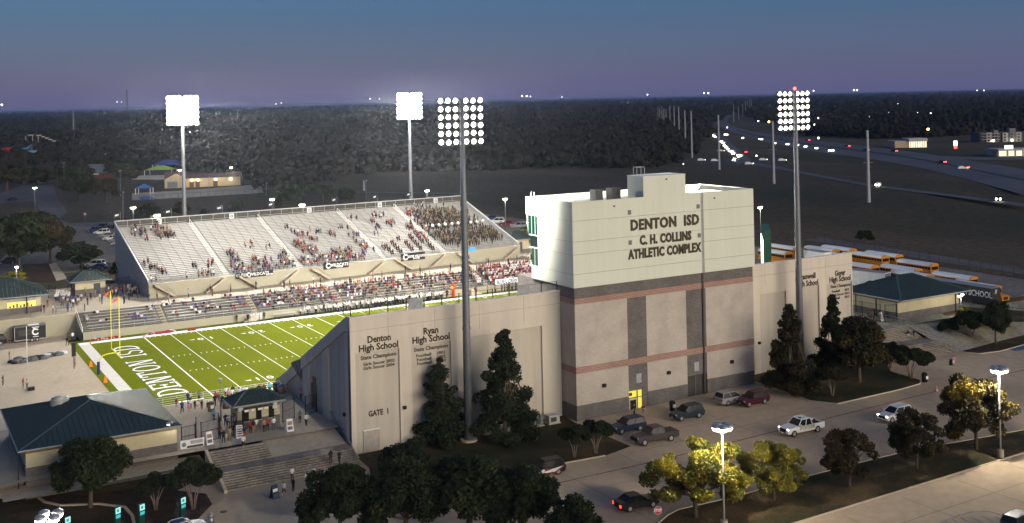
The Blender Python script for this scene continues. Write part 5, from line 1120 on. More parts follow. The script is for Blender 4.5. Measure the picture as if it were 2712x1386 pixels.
vehicle('suv', ((-22.74,56.07,0.00)[0]-1.3, 58, 0), PI, blk, 'black SUV towing the equipment trailer, cut by the frame edge')
g = np.random.default_rng(3); b = MB(); A_, B_ = Vector((-22.54,41.03,0.00)), Vector((-14.31,43.10,0.00))
for i in range(75):
    f = g.uniform(0, 1); p = A_.lerp(B_, f)+Vector((g.normal()*.25, g.normal()*.75*(1-.4*f), 0)); s = g.uniform(.25, .6); b.ball((p.x-A_.x, p.y-A_.y, s*.3), s, 7, 5, int(g.choice([0, 0, 0, 1, 1, 2])) if f > .25 else int(g.choice([0, 1, 1])), (1.5, 1, .7))
tag(b.build('inflatable_tunnel', [M('tunnel black', (.012, .012, .015), .6), M('tunnel grey', (.10, .10, .11), .6), M('tunnel white', (.55, .55, .56), .6)], None, True, A_), 'deflated black and white inflatable tunnel heaped on the pavement', 'inflatable')
for i, (pa, pc, lab) in enumerate((((-8.31,52.88,0.00), (-3.75,53.11,0.00), 'heap of deflated red and white fabric at the left end of the wall'), ((0.88,53.78,0.00), (5.73,53.59,0.00), 'second heap of deflated red fabric along the far wall'), ((8.18,54.34,0.00), (9.28,53.97,0.00), 'short red bundle lying at the far wall'))):
    b = MB(); pa, pc = Vector(pa), Vector(pc); n = (30, 30, 10)[i]
    for k in range(n): f = k/n; p = pa.lerp(pc, f); s = g.uniform(.14, .34)+(.12 if i == 1 and f > .75 else 0); b.ball((p.x-pa.x, min(p.y, 52.2)-pa.y+g.normal()*.12, s*.5), s, 6, 4, int(g.choice([0, 0, 0, 1])) if i < 2 else 0, (1.6, .8, .7))
    tag(b.build('fabric_bundle', [M('red fabric', (.34, .015, .03), .7), M('pale fabric', (.5, .5, .52), .7)], None, True, (pa.x, min(pa.y, 52.2), 0)), lab, 'fabric bundle', 'red bundles along the far wall')

# ================================================================ school buses and trailers
bus_y = paint('school bus yellow', (.52, .20, .006), .4, 0); bus_w = paint('bus white roof', (.62, .63, .66), .5, 0)
def make_bus():
    t = thing('school_bus', 'x', 'school bus', (0, 0, 0), 0, 'school buses parked beyond the right building')
    b = MB(); b.box(-5.4, 3.6, -1.2, 1.2, .55, 2.5); b.build('body', bus_y, t)
    b = MB(); pr = [(-1.2, 2.5), (1.2, 2.5), (1.12, 2.85), (.8, 3.02), (0, 3.1), (-.8, 3.02), (-1.12, 2.85)]; b.prism(pr, 'x', -5.25, 3.5); b.build('roof', bus_w, t)
    for x0, x1 in ((-5.45, -5.25), (3.5, 3.7)): b = MB(); b.prism([(p[0]*1.01, p[1]) for p in pr], 'x', x0, x1); b.build('roof_cap', bus_y, t)
    b = MB(); b.prism([(3.6, .55), (5.3, .6), (5.3, 1.35), (5.0, 1.5), (3.6, 1.7)], 'y', -1.05, 1.05); b.build('hood', bus_y, t)
    MB().box(3.6, 3.66, -1.05, 1.05, 1.75, 2.5).build('windscreen', win_m, t); MB().box(5.3, 5.36, -.6, .6, .75, 1.3).build('grille', black, t)
    wm = MB().box(-.32, .32, 0, .03, 0, .55).mesh('window', win_m)
    for s in (-1, 1):
        for k in range(12): link('window', wm, t, (-4.95+k*.72, s*1.2-(.02 if s < 0 else .01), 1.78))
        for z in (1.05, 1.5): MB().box(-5.4, 3.6, s*1.2-.015, s*1.2+.015, z, z+.07).build('rub_rail', black, t)
        for x in (-3.2, 4.2):
            w = MB().tube([(x, s*1.15-.14*s, .5), (x, s*1.15+.05*s, .5)], .5, 14).build('wheel', tyre_m, t); MB().tube([(x, s*1.15-.1*s, .5), (x, s*1.15+.06*s, .5)], .24, 8).build('rim', M('bus rim', (.3, .28, .25)), w)
    for y in (-.62, .62): MB().box(-5.43, -5.39, y-.38, y+.38, 1.75, 2.4).build('rear_window', win_m, t); MB().box(-5.44, -5.39, y*1.5-.1, y*1.5+.1, 1.3, 1.5).build('tail_light', M('tail light glass', (.2, .01, .01)), t)
    MB().box(-5.43, -5.39, -.2, .2, 1.7, 2.45).build('rear_door_window', win_m, t)
    return t
struct(sheet('bus_lot_pavement', [(104, -20, 2.03), (163, -24, 2.03), (163, 60, 2.03), (104, 60, 2.03)], blend_noise('bus lot concrete', [(.15, .13, .11), (.22, .19, .155)], .08, .9, 8, fine=1)))
struct(sheet('bus_lane_pavement', [(166, -30, 2.05), (173, -30, 2.05), (181, 70, 2.05), (174, 70, 2.05)], road_m))
bus0 = make_bus(); first = True
for (x, y0, d, lab) in ((154.6, 17.2, -1, 'school bus in the outermost row with its hood pointing at the fence corner'), (150.1, 5.9, 1, 'school bus seen from its rear in the middle of the lot'), (142.0, 1.4, -1, 'school bus with orange hood just behind the middle rear facing bus'), (137.8, -5.0, -1, 'school bus with a dented pale patch behind the green ticket roof'), (142.2, -11.5, -1, 'low seen school bus behind the black trailer'), (136.9, -20.6, -1, 'school bus nearest the viewer, its hood right of the black trailer'), (151.4, 20.0, 1, 'school bus seen from its rear behind the end of the lettered wall'),
      (146.1, 41.6, 1, 'upper school bus left of the right mast'), (139.1, 35.3, -1, 'lower school bus left of the right mast, hood toward the mast'), (150.4, 31.9, -1, 'school bus with a dark hood above the wall, right of the mast'), (154.2, 32.0, 1, 'farthest school bus beside the lot fence'), (146.2, 25.5, -1, 'school bus directly behind the white truck, above the wall'), (138.6, 9.5, -1, 'school bus behind the white and green trailer')):
    o = bus0 if first else copy_tree(bus0); first = False
    o.location = (x, y0, 2.05); o.rotation_euler.z = -PI/2 if d < 0 else PI/2; o['label'] = lab
MB().box(-1.0, .3, 1.2, 1.26, 1.2, 2.2)
def semitrailer(name, label, cat, loc, yaw, L, mats, txt=None):
    t = thing(name, label, cat, loc, yaw); MB().box(-L/2, L/2, -1.27, 1.27, 1.05, 4.0).build('body', mats[0], t); MB().box(-L/2-.02, L/2+.02, -1.29, 1.29, 4.01, 4.07).build('roof', mats[1], t)
    for x in (-L/2+1.2, -L/2+2.5):
        for s in (-1, 1): w = MB().tube([(x, s*.95, .5), (x, s*1.22, .5)], .5, 14).build('wheel', tyre_m, t)
    for s in (-1, 1): MB().box(L/2-3.2, L/2-3.0, s*.9-.08, s*.9+.08, 0, 1.1).build('landing_leg', dark, t)
    return t
a_, c_ = Vector((130.20,-13.84,6.00)), Vector((130.13,-28.94,6.00)); mt_ = (a_+c_)/2; yw = math.atan2(c_.y-a_.y, c_.x-a_.x)
bt2 = semitrailer('equipment_trailer', 'long black BRASWELL HIGH SCHOOL trailer behind the green ticket roof', 'trailer', (mt_.x, mt_.y, 2.05), yw, min(16, (c_-a_).length), (M('trailer black', (.014, .014, .016)), M('trailer grey roof', (.20, .20, .22), .6)))
LB = min(16, (c_-a_).length)
text('lettering', 'BRASWELL HIGH SCHOOL', ban_w, 1.55, (.6, -1.30, 2.75), (PI/2, 0, 0), bt2, .01, .02, sx=.78); MB().box(-LB/2, -LB/2+1.0, -1.31, -1.27, 1.2, 3.9).build('white_panel', ban_w, bt2)
b = MB(); [b.add([(p[0], -1.30, p[1]) for p in q], [(0, 1, 2, 3)]) for q in ring(-LB/2+2.0, 3.0, .7, .7, .25, .25, .5, 5.5)]; b.box(-.2, 1.4, -1.30, -1.28, 1.2, 2.0); b.build('red_emblem', M('dark red print', (.10, .01, .015)), bt2)
text('rear_mark', '//', ban_w, 1.0, (LB/2+.03, 0, 3.3), (PI/2, 0, PI/2), bt2, .005, .02)
wt_ = Vector((132.68,0.33,2.05)); tq = semitrailer('equipment_trailer', 'white box trailer with green swoosh and open ribbed rear end', 'trailer', (127.5, -1.5, 2.05), -PI/2+.25, 9.5, (M('trailer white', (.66, .66, .64), .4), M('trailer grey roof', (.20, .20, .22), .6)))
MB().box(4.76, 4.8, -1.1, 1.1, 1.2, 3.85).build('rear_opening', dark, tq)
for k in range(5): MB().box(4.8, 4.83, -1.05, 1.05, 1.5+k*.5, 1.58+k*.5).build('shelf_rib', alum, tq)
b = MB(); b.add([(4.6, -1.29, 1.1), (4.6, -1.29, 2.3), (2, -1.29, 2.1), (0, -1.29, 1.1)], [(0, 3, 2, 1)]); b.build('green_swoosh', M('green print', (.01, .12, .06)), tq); b = MB(); b.add([(4.6, -1.295, 2.3), (4.6, -1.295, 2.5), (1.5, -1.295, 2.35), (-.8, -1.295, 1.1), (0, -1.295, 1.1), (2, -1.295, 2.1)], [(0, 5, 4, 3, 2, 1)]); b.build('black_swoosh', black, tq)
sq = semitrailer('box_truck', 'white box truck nose above the lettered wall, right of the mast', 'truck', (140.3, 24.0, 2.05), -PI/2, 6, (M('trailer white', (.66, .66, .64)), M('trailer grey roof', (.20, .20, .22))))
# lot fences
def chain_fence(label, a, c, z, n, h=2.0):
    t = thing('chain_link_fence', label, 'fence', (a[0], a[1], z)); d = Vector((c[0]-a[0], c[1]-a[1], 0)); br = M('brown fence post', (.045, .032, .028), .7)
    for k in range(n+1): p = d*(k/n); MB().tube([(p.x, p.y, 0), (p.x, p.y, h)], .06, 5).build('post', br, t)
    for hh in (.1, h*.5, h): MB().tube([(0, 0, hh), (d.x, d.y, hh)], .03, 4).build('rail', br, t)
    return t
chain_fence('long brown post fence along the outer side of the bus lot', (182, 112), (168.5, 20), 2.0, 24); chain_fence('brown post fence along the bus lot, nearer stretch', (168.3, 19.6), (161.5, -18), 2.0, 12)
chain_fence('brown fence before the right lawn and the black trailer', ((123.13,-26.43,3.00)[0], (123.13,-26.43,3.00)[1]), ((123.12,-39.98,3.00)[0], (123.12,-39.98,3.00)[1]), 2.9, 5, 1.8)
# scoreboard seen edge-on
sb = thing('scoreboard', 'tall green scoreboard edge on with glowing white face, right of the tower', 'scoreboard', (122.0, 21.5, 0), -R(40.2)); 
MB().box(-.1, 1.5, -6, 6, 3.0, 13.0).build('cabinet', M('scoreboard green', (.012, .06, .035), .5), sb)
MB().box(-.18, -.11, -5.6, 5.6, 3.6, 11.0).build('lit_face', EM('lit scoreboard face', (1, 1, .92), 3.5), sb)
for y in (-4.5, 4.5): MB().box(.3, 1.1, y-.3, y+.3, 0, 3).build('column', M('scoreboard green', (.012, .06, .035)), sb)

# ================================================================ field furniture
yel = M('goal post yellow', (.78, .74, .02), .45, 0, .03)
gp_ = thing('goal_post', 'yellow goal post with navy pad at the near left end zone', 'goal post', (-11.73, 24.4, 0))
MB().tube([(0, 0, 0), (0, 0, 1.6), (.15, 0, 2.3), (.7, 0, 2.85), (1.5, 0, 3.02), (2.59, 0, 3.05)], .085, 10).build('gooseneck', yel, gp_, True)
MB().tube([(0, 0, .02), (0, 0, 1.95)], .22, 10).build('base_pad', M('navy pad', (.02, .025, .09), .6), gp_)
MB().tube([(2.59, -3.56, 3.05), (2.59, 3.56, 3.05)], .085, 8).build('crossbar', yel, gp_)
for s in (-1, 1):
    MB().tube([(2.59, 3.56*s, 2.95), (2.59, 3.56*s, 12.2)], .065, 8).build('upright', yel, gp_); MB().prism([(0, 0), (-.7, -.25), (-1.1, -.8), (-.45, -.55)], 'y', -.01, .01).build('ribbon', M('red ribbon', (.6, .07, .06)), gp_, loc=(2.59, 3.56*s, 12.15))
pc = thing('play_clock', 'black play clock on a dark post beside the end zone', 'play clock', (-14.41,30.73,0.00)); MB().tube([(0, 0, 0), (0, 0, 4.1)], .06, 6).build('post', black, pc); MB().box(-.3, .3, -.22, .22, 2.0, 4.1).build('cabinet', black, pc)
tag(MB().tube([(0, 0, 0), (0, 0, 6.2)], .05, 6).build('pole', white, None, loc=(-20.41,38.60,0.00)), 'thin white pole standing by the deflated tunnel', 'pole')
for p, lab in (((-11.91,30.50,0.00), 'orange marker on the turf edge left of the goal post'), ((-11.74,18.35,0.00), 'orange marker on the turf edge right of the goal post')):
    b = MB(); b.prism([(-.3, 0), (.3, 0), (.12, .95), (-.12, .95)], 'y', -.12, .12); tag(b.build('end_marker', M('marker orange', (.75, .20, .02)), None, loc=p), lab, 'marker')
for x, y, lab in ((-9.1, FW+.2, 'small orange pylon at the far back corner of the end zone'), (0, FW+.2, 'small orange pylon at the far end of the goal line')):
    tag(MB().box(-.1, .1, -.1, .1, 0, .5).build('pylon', M('marker orange', (.75, .20, .02)), None, loc=(x, y, 0)), lab, 'pylon')
b = MB(); b.tube([(0, 0, 0), (0, 0, 2.6), (0, 0, 3.1)], [.32, .3, .12], 8); b.ball((-.25, 0, 2.0), .38, 8, 6, 1); tag(b.build('inflatable_marker', [M('marker red', (.65, .04, .02)), M('marker amber', (.7, .4, .03))], None, True, (63.61,51.96,0.00)), 'tall red inflatable column on the far sideline', 'inflatable')
sb_ = thing('sideline_bench', 'white board bench on the far sideline near the 20 yard line', 'bench', (26.40,53.55,0.00)); MB().box(-1.0, 1.0, -.1, .1, .25, 1.1).build('board', white, sb_); MB().box(-1, 1, -.5, .4, .4, .48).build('seat', alum, sb_)
for k in range(7):
    t = thing('team_bench', 'long aluminium team bench along the far sideline, number %s from the left' % ('one', 'two', 'three', 'four', 'five', 'six', 'seven')[k], 'bench', (27+k*5.2, 51.8, 0), 0, 'team benches'); MB().box(-2.2, 2.2, -.16, .16, .42, .47).build('seat', alum, t); MB().box(-2.2, 2.2, .2, .25, .6, .95).build('backrest', alum, t); MB().box(-2, -1.9, -.2, .25, 0, .42).build('leg', dark, t); MB().box(1.9, 2, -.2, .25, 0, .42).build('leg', dark, t)
struct(sheet('sideline_mat', [(18.4, 50.9), (64, 50.9), (64, 52.1), (18.4, 52.1)], black_p, z=.012))
# signs, bins and small things
def aframe(loc, rz, label, face, rows):
    t = thing('sandwich_board', label, 'sandwich board', loc, rz, None)
    for s in (-1, 1):
        b = MB(); b.add([(-.42, s*.38, 0), (.42, s*.38, 0), (.36, s*.05, 1.45), (-.36, s*.05, 1.45)], [(0, 1, 2, 3)]); b.add([(-.42, s*.34, 0), (.42, s*.34, 0), (.36, s*.02, 1.45), (-.36, s*.02, 1.45)], [(3, 2, 1, 0)]); b.build('panel', face, t)
    for z0, z1, m in rows: f = lambda z: -.38+.33*z/1.45-.012; b = MB(); b.add([(-.3, f(z0), z0), (.3, f(z0), z0), (.29, f(z1), z1), (-.29, f(z1), z1)], [(0, 1, 2, 3)]); b.build('print', m, t)
    return t
pr1, pr2, pr3 = M('print tan', (.30, .22, .16)), M('print purple grey', (.14, .12, .2)), M('print black', (.05, .05, .05))
aframe((-7.45,-25.16,1.30), .15, 'white sandwich board with tan and purple print before the left gate', white, [(.75, 1.2, pr1), (.2, .6, pr2)])
aframe((-3.67,-24.61,1.30), -.1, 'tall white sandwich board with text lines before the booth', white, [(.2+k*.26, .32+k*.26, pr3) for k in range(5)])
aframe((2.30,-25.42,1.30), -.05, 'white sandwich board with tan and purple print right of the booth', white, [(.75, 1.2, pr1), (.2, .6, pr2)])
p = (-4.43,-40.44,-1.10); aframe((p[0], p[1], -1.1), .3, 'dark navy sandwich board on the pavement below the steps', M('navy board', (.02, .035, .075), .6), [(.75, 1.05, white), (.2, .5, M('navy print 2', (.05, .09, .16)))])
p = (104.06,-26.28,2.90); aframe((p[0], p[1], 2.9), .2, 'white sandwich board before the right entrance gates', white, [(.3+k*.3, .5+k*.3, M('print pinkish', (.4, .2, .2))) for k in range(3)])
bn = thing('banner', 'white printed vinyl banner hung on the left gate railing', 'banner', (-9.67,-26.32,1.30)); MB().box(-1.35, 1.35, -.03, .03, .25, 1.25).build('cloth', white, bn); MB().box(-.6, 1.25, -.045, -.031, .3, .55).build('print', pr3, bn); MB().box(-.2, 1.2, -.045, -.031, .7, 1.1).build('print', M('print pale', (.35, .35, .36)), bn); MB().ball((-.95, -.03, .75), .26, 8, 6, 0, (1, .1, 1)).build('print', M('print grey', (.2, .2, .22)), bn)
def bin_(loc, r, h, body, lid, label, notice=None, group=None):
    t = thing('litter_bin', label, 'litter bin', loc, 0, group); MB().tube([(0, 0, 0), (0, 0, h)], [r*.92, r], 14).build('body', body, t, True); MB().tube([(0, 0, h), (0, 0, h+.12), (0, 0, h+.3)], [r*1.04, r, r*.45], 14).build('lid', lid, t, True)
    if notice: MB().box(-.2, .2, -r-.05, -r+.02, h*.45, h*.85).build('notice', notice, t)
peb = M('pebble concrete', (.22, .16, .10), .95, 0, .25, 14)
bin_((-3.53,-11.14,1.30), .48, 1.0, peb, dark, 'pebble concrete bin with white notice left of the lamp post', white)
bin_((-1.54,-10.94,1.30), .5, 1.05, peb, M('blue lid', (.03, .10, .26), .4), 'pebble concrete bin with blue lid right of the lamp post')
bin_((6.76,-6.32,1.30), .48, 1.0, M('navy bin', (.02, .02, .06)), M('black lid', (.015, .015, .02)), 'dark bin behind the booth against the stand corner')
bin_((7.00,-7.75,1.30), .5, 1.0, peb, M('blue lid', (.03, .10, .26), .4), 'blue lidded bin behind the booth, nearer the sloping wall')
bin_(g3((50.71,-38.56,-0.84)), .42, 1.05, black, black, 'black litter bin with white notice against the tower base', white); bin_(g3((87.36,-49.12,-0.11)), .42, 1.05, black, black, 'black litter bin with white notice at the island tip', white); bin_((*(-12.25,-44.42,-1.10)[:2], -1.1), .32, .95, M('steel bin', (.3, .3, .3), .3, .7), M('steel lid', (.35, .35, .35), .3, .7), 'steel bin cut by the bottom edge below the steps'); bin_((-8.56,68.17,0.00), .5, 1.6, M('black bin', (.014, .015, .02)), black, 'black bin in the corner below the lower stand end')
tag(MB().tube([(0, 0, .0), (0, 0, .01)], .38, 16).build('manhole_cover', M('rusty iron', (.05, .03, .02)), None, loc=(*(-10.17,-41.38,-1.10)[:2], -1.09)), 'rusty round manhole cover on the pavement below the steps', 'manhole cover')
cn = MB(); cn.tube([(0, 0, .02), (0, 0, .75)], [.19, .04], 10); cn.box(-.24, .24, -.24, .24, 0, .04); tag(cn.build('traffic_cone', M('pale cone', (.5, .3, .2)), None, loc=g3((84.90,-53.13,-0.16))), 'lone pale traffic cone on the drive beside the lamplit gold tree', 'cone')
def stop_sign(base, h, r, label):
    t = thing('stop_sign', label, 'stop sign', base, -.35); MB().tube([(0, 0, 0), (0, 0, h+r)], .04, 6).build('post', steel, t)
    for rr, m, y in ((r, white, -.05), (r*.93, M('stop red', (.42, .02, .035), .5), -.062)):
        o = [(rr*math.cos(PI/8+k*PI/4), h+rr*math.sin(PI/8+k*PI/4)) for k in range(8)]; b = MB(); b.prism(o, 'y', y-.01, y+.01); b.build('plate', m, t)
    text('lettering', 'STOP', white, r*.95, (0, -.08, h), (PI/2, 0, 0), t, .003, .012, sx=.8)
p = (24.60,-69.72,-1.10); stop_sign((p[0], p[1], zg(p[0])), 0.88-zg(p[0])-.05, .42, 'red STOP sign at the tip of the strip island'); stop_sign((19.5, 241.8, 3.5), 2.2, .45, 'small red STOP sign on the far lawn at the road bend')
for i, (u, v, uu, lab) in enumerate(((178, 1363, 1432, 'leftmost teal charging post, beside the lamp cluster'), (311, 1339, 1406, 'second teal charging post from the left'), (375, 1330, 1397, 'third teal charging post from the left'), (483, 1314, 1378, 'rightmost teal charging post, by the multi stemmed tree'))):
    q = ((-25.29,-40.54,-1.10), (-20.60,-40.63,-1.10), (-18.35,-41.05,-1.10), (-14.35,-41.38,-1.10))[i]
    t = thing('charging_post', lab, 'charging post', (q[0], q[1], -1.1), .5, 'teal charging posts'); MB().box(-.3, .3, -.16, .16, 0, 2.35).build('body', M('dark teal casing', (.008, .045, .04), .5), t); MB().box(-.3, .3, -.18, -.165, 1.75, 2.33).build('screen', EM('charger screen', (.35, .85, .85), .45), t); MB().box(-.27, .27, -.18, -.165, 1.3, 1.62).build('panel', EM('charger panel', (.05, .45, .55), .5), t); MB().box(-.16, .12, -.186, -.181, 1.9, 2.18).build('pictogram', M('charger print', (.1, .35, .4)), t)
for i, (u, w, h, c, lab) in enumerate(((0, 1.3, 1.3, (.16, .19, .18), 'grey green utility box at the wall foot left of the tower'), (1, 1.6, 1.1, (.42, .41, .39), 'white air conditioner unit at the tower corner'), (2, 1.5, .5, (.36, .35, .32), 'low pale concrete box at the wall foot behind the tall cypress'), (3, .9, .8, (.3, .3, .28), 'small grey utility box behind the tall cypress'))):
    x, y = (((32.64,-33.56,-1.10)[0], -33.4), ((34.58,-33.67,-1.10)[0]+.3, -33.6), ((27.83,-34.62,-1.10)[0], -33.0), ((25.52,-33.07,-1.10)[0], -32.8))[i]
    t = thing('utility_box', lab, 'utility box', (x, y, -1.08)); MB().box(-w/2, w/2, -.6, .6, .1, h).build('casing', M('utility %d' % i, c, .6), t); MB().box(-w/2-.15, w/2+.15, -.75, .75, -.2, .09).build('base_slab', conc_ld, t); MB().box(-w*.35, w*.2, -.62, -.6, .3, h*.8).build('grille', dark, t)

# ================================================================ people
POSE = {}
def body(pose, shorts):
    """one continuous figure grown from a jointed skeleton; height 1.75 standing, facing -Y"""
    key = (pose, shorts)
    if key in POSE: return POSE[key]
    V = {}; 
    hz = .93; lean = 0
    P = dict(pelvis=(0, 0, hz), spine=(0, .01, hz+.22), chest=(0, 0, hz+.42), neck=(0, -.01, hz+.56), head=(0, -.02, hz+.64), crown=(0, -.01, hz+.76))
    for s, n in ((-1, 'r'), (1, 'l')):
        P['sh'+n] = (s*.19, 0, hz+.47); P['el'+n] = (s*.25, .03, hz+.19); P['wr'+n] = (s*.25, -.06, hz-.03); P['ha'+n] = (s*.25, -.10, hz-.13)
        P['hip'+n] = (s*.10, 0, hz-.06); P['kn'+n] = (s*.11, -.01, .50); P['an'+n] = (s*.11, .02, .09); P['to'+n] = (s*.12, -.15, .04)
    if pose == 'walk': 
        P['knr'] = (-.11, -.16, .54); P['anr'] = (-.11, -.22, .13); P['tor'] = (-.11, -.38, .10); P['knl'] = (.11, .06, .48); P['anl'] = (.11, .30, .18); P['tol'] = (.11, .20, .05)
        P['elr'] = (-.25, .10, hz+.2); P['wrr'] = (-.24, .12, hz); P['har'] = (-.23, .10, hz-.08); P['wrl'] = (.22, -.2, hz+.05); P['hal'] = (.20, -.27, hz)
    if pose == 'fold':
        P['wrr'] = (.05, -.20, hz+.26); P['har'] = (.13, -.19, hz+.29); P['wrl'] = (-.05, -.22, hz+.21); P['hal'] = (-.13, -.20, hz+.24)
    if pose == 'phone':
        P['wrr'] = (-.10, -.26, hz+.30); P['har'] = (-.06, -.32, hz+.34); P['head'] = (0, -.06, hz+.63); P['crown'] = (0, -.09, hz+.75)
    if pose == 'cheer':
        P['elr'] = (-.33, -.02, hz+.66); P['wrr'] = (-.27, -.06, hz+.88); P['har'] = (-.24, -.08, hz+.98)
    if pose.startswith('sit'):
        for k in list(P): P[k] = (P[k][0], P[k][1], P[k][2]-.48) if not k[:2] in ('kn', 'an', 'to') else P[k]
        for s, n in ((-1, 'r'), (1, 'l')):
            P['kn'+n] = (s*.13, -.42, .50); P['an'+n] = (s*.13, -.40, .09); P['to'+n] = (s*.14, -.56, .04); P['wr'+n] = (s*.16, -.24, .58); P['ha'+n] = (s*.12, -.34, .57)
        if pose == 'sit_lean':
            for k in ('chest', 'neck', 'head', 'crown', 'shr', 'shl', 'elr', 'ell'): P[k] = (P[k][0], P[k][1]-.14-.1*(P[k][2] > .95), P[k][2]-.06)
    RA = dict(pelvis=.15, spine=.135, chest=.155, neck=.062, head=.10, crown=.085)
    for n in 'rl': RA.update({'sh'+n: .075, 'el'+n: .052, 'wr'+n: .037, 'ha'+n: .042, 'hip'+n: .10, 'kn'+n: .068, 'an'+n: .045, 'to'+n: .04})
    E = [('pelvis', 'spine'), ('spine', 'chest'), ('chest', 'neck'), ('neck', 'head'), ('head', 'crown')]
    for n in 'rl': E += [('chest', 'sh'+n), ('sh'+n, 'el'+n), ('el'+n, 'wr'+n), ('wr'+n, 'ha'+n), ('pelvis', 'hip'+n), ('hip'+n, 'kn'+n), ('kn'+n, 'an'+n), ('an'+n, 'to'+n)]
    ks = list(P); me = D.meshes.new('sk'); me.from_pydata([P[k] for k in ks], [(ks.index(a), ks.index(c)) for a, c in E], [])
    o = D.objects.new('sk', me); COL.objects.link(o); md = o.modifiers.new('s', 'SKIN'); md.use_smooth_shade = True
    for i, k in enumerate(ks):
        sv = me.skin_vertices[0].data[i]; r = RA[k]; sv.radius = (r, r*.72) if k in ('pelvis', 'spine', 'chest') else (r, r); sv.use_root = k == 'pelvis'
    sd = o.modifiers.new('d', 'SUBSURF'); sd.levels = 1; sd.render_levels = 1
    bpy.context.view_layer.update(); r = D.meshes.new_from_object(o.evaluated_get(bpy.context.evaluated_depsgraph_get())); D.objects.remove(o); r.name = 'person'
    Z = {k: Vector(P[k]) for k in ks}; idx = []
    for f in r.polygons:
        c = f.center; best = min(E, key=lambda e: seg(c, Z[e[0]], Z[e[1]])-RA[e[0]]*.5); e = best[1]
        if e in ('head', 'crown') or e == 'neck' and c.z > Z['neck'].z: m = 3 if (c.z > Z['head'].z+.06 or c.y > Z['head'].y+.03) and c.z > Z['head'].z-.05 else 0
        elif e[:2] in ('wr', 'ha'): m = 0
        elif e[:2] == 'to': m = 4
        elif e[:2] == 'an': m = 0 if shorts else 2
        elif e[:2] in ('kn', 'hi'): m = 2
        else: m = 1
        idx.append(m)
    for _ in range(5): r.materials.append(None)
    r.polygons.foreach_set('material_index', idx); POSE[key] = r; return r
def seg(p, a, c):
    d = c-a; t = max(0, min(1, (p-a).dot(d)/d.length_squared)); return (p-(a+d*t)).length
skins = [M('skin %d' % i, c, .6, 0, 0) for i, c in enumerate(((.42, .26, .18), (.30, .17, .11), (.16, .085, .05), (.5, .33, .25)))]
hairs = [M('hair %d' % i, c, .6, 0, 0) for i, c in enumerate(((.012, .01, .009), (.035, .02, .012), (.12, .075, .03), (.5, .48, .45)))]
CL = dict(black=(.012, .012, .014), navy=(.015, .022, .06), white=(.66, .65, .64), grey=(.16, .16, .17), maroon=(.09, .012, .025), red=(.36, .02, .025), purple=(.10, .05, .16), pink=(.55, .22, .32), blue=(.03, .08, .32), sky=(.10, .42, .62), orange=(.6, .16, .05), tan=(.28, .2, .13), green=(.02, .08, .04), yellow=(.6, .48, .05), jeans=(.05, .07, .13), khaki=(.22, .17, .11), pale=(.42, .38, .46), gold=(.30, .22, .08), lime=(.5, .62, .05))
def cl(n): return M('cloth '+n, CL[n], .85, 0, 0)
NP = 0
def person(loc, rz, pose, top, legs, label, group=None, shorts=False, h=1.72, hair=None, pick=None):
    global NP; NP += 1
    o = link('person', body(pose, shorts), None, loc, rz); o.scale = (h/1.75,)*3
    ms = [skins[pick if pick is not None else int(RNG.choice([0, 0, 3, 1, 2]))], cl(top), cl(legs), hairs[int(RNG.choice([0, 0, 1, 1, 2]))] if hair is None else (cl(hair) if isinstance(hair, str) else hairs[hair]), cl('black') if RNG.random() < .6 else cl('white')]
    for i, m in enumerate(ms): o.material_slots[i].link = 'OBJECT'; o.material_slots[i].material = m
    return tag(o, label, 'person', group)
UP = PI          # facing away from the viewer (towards the field)
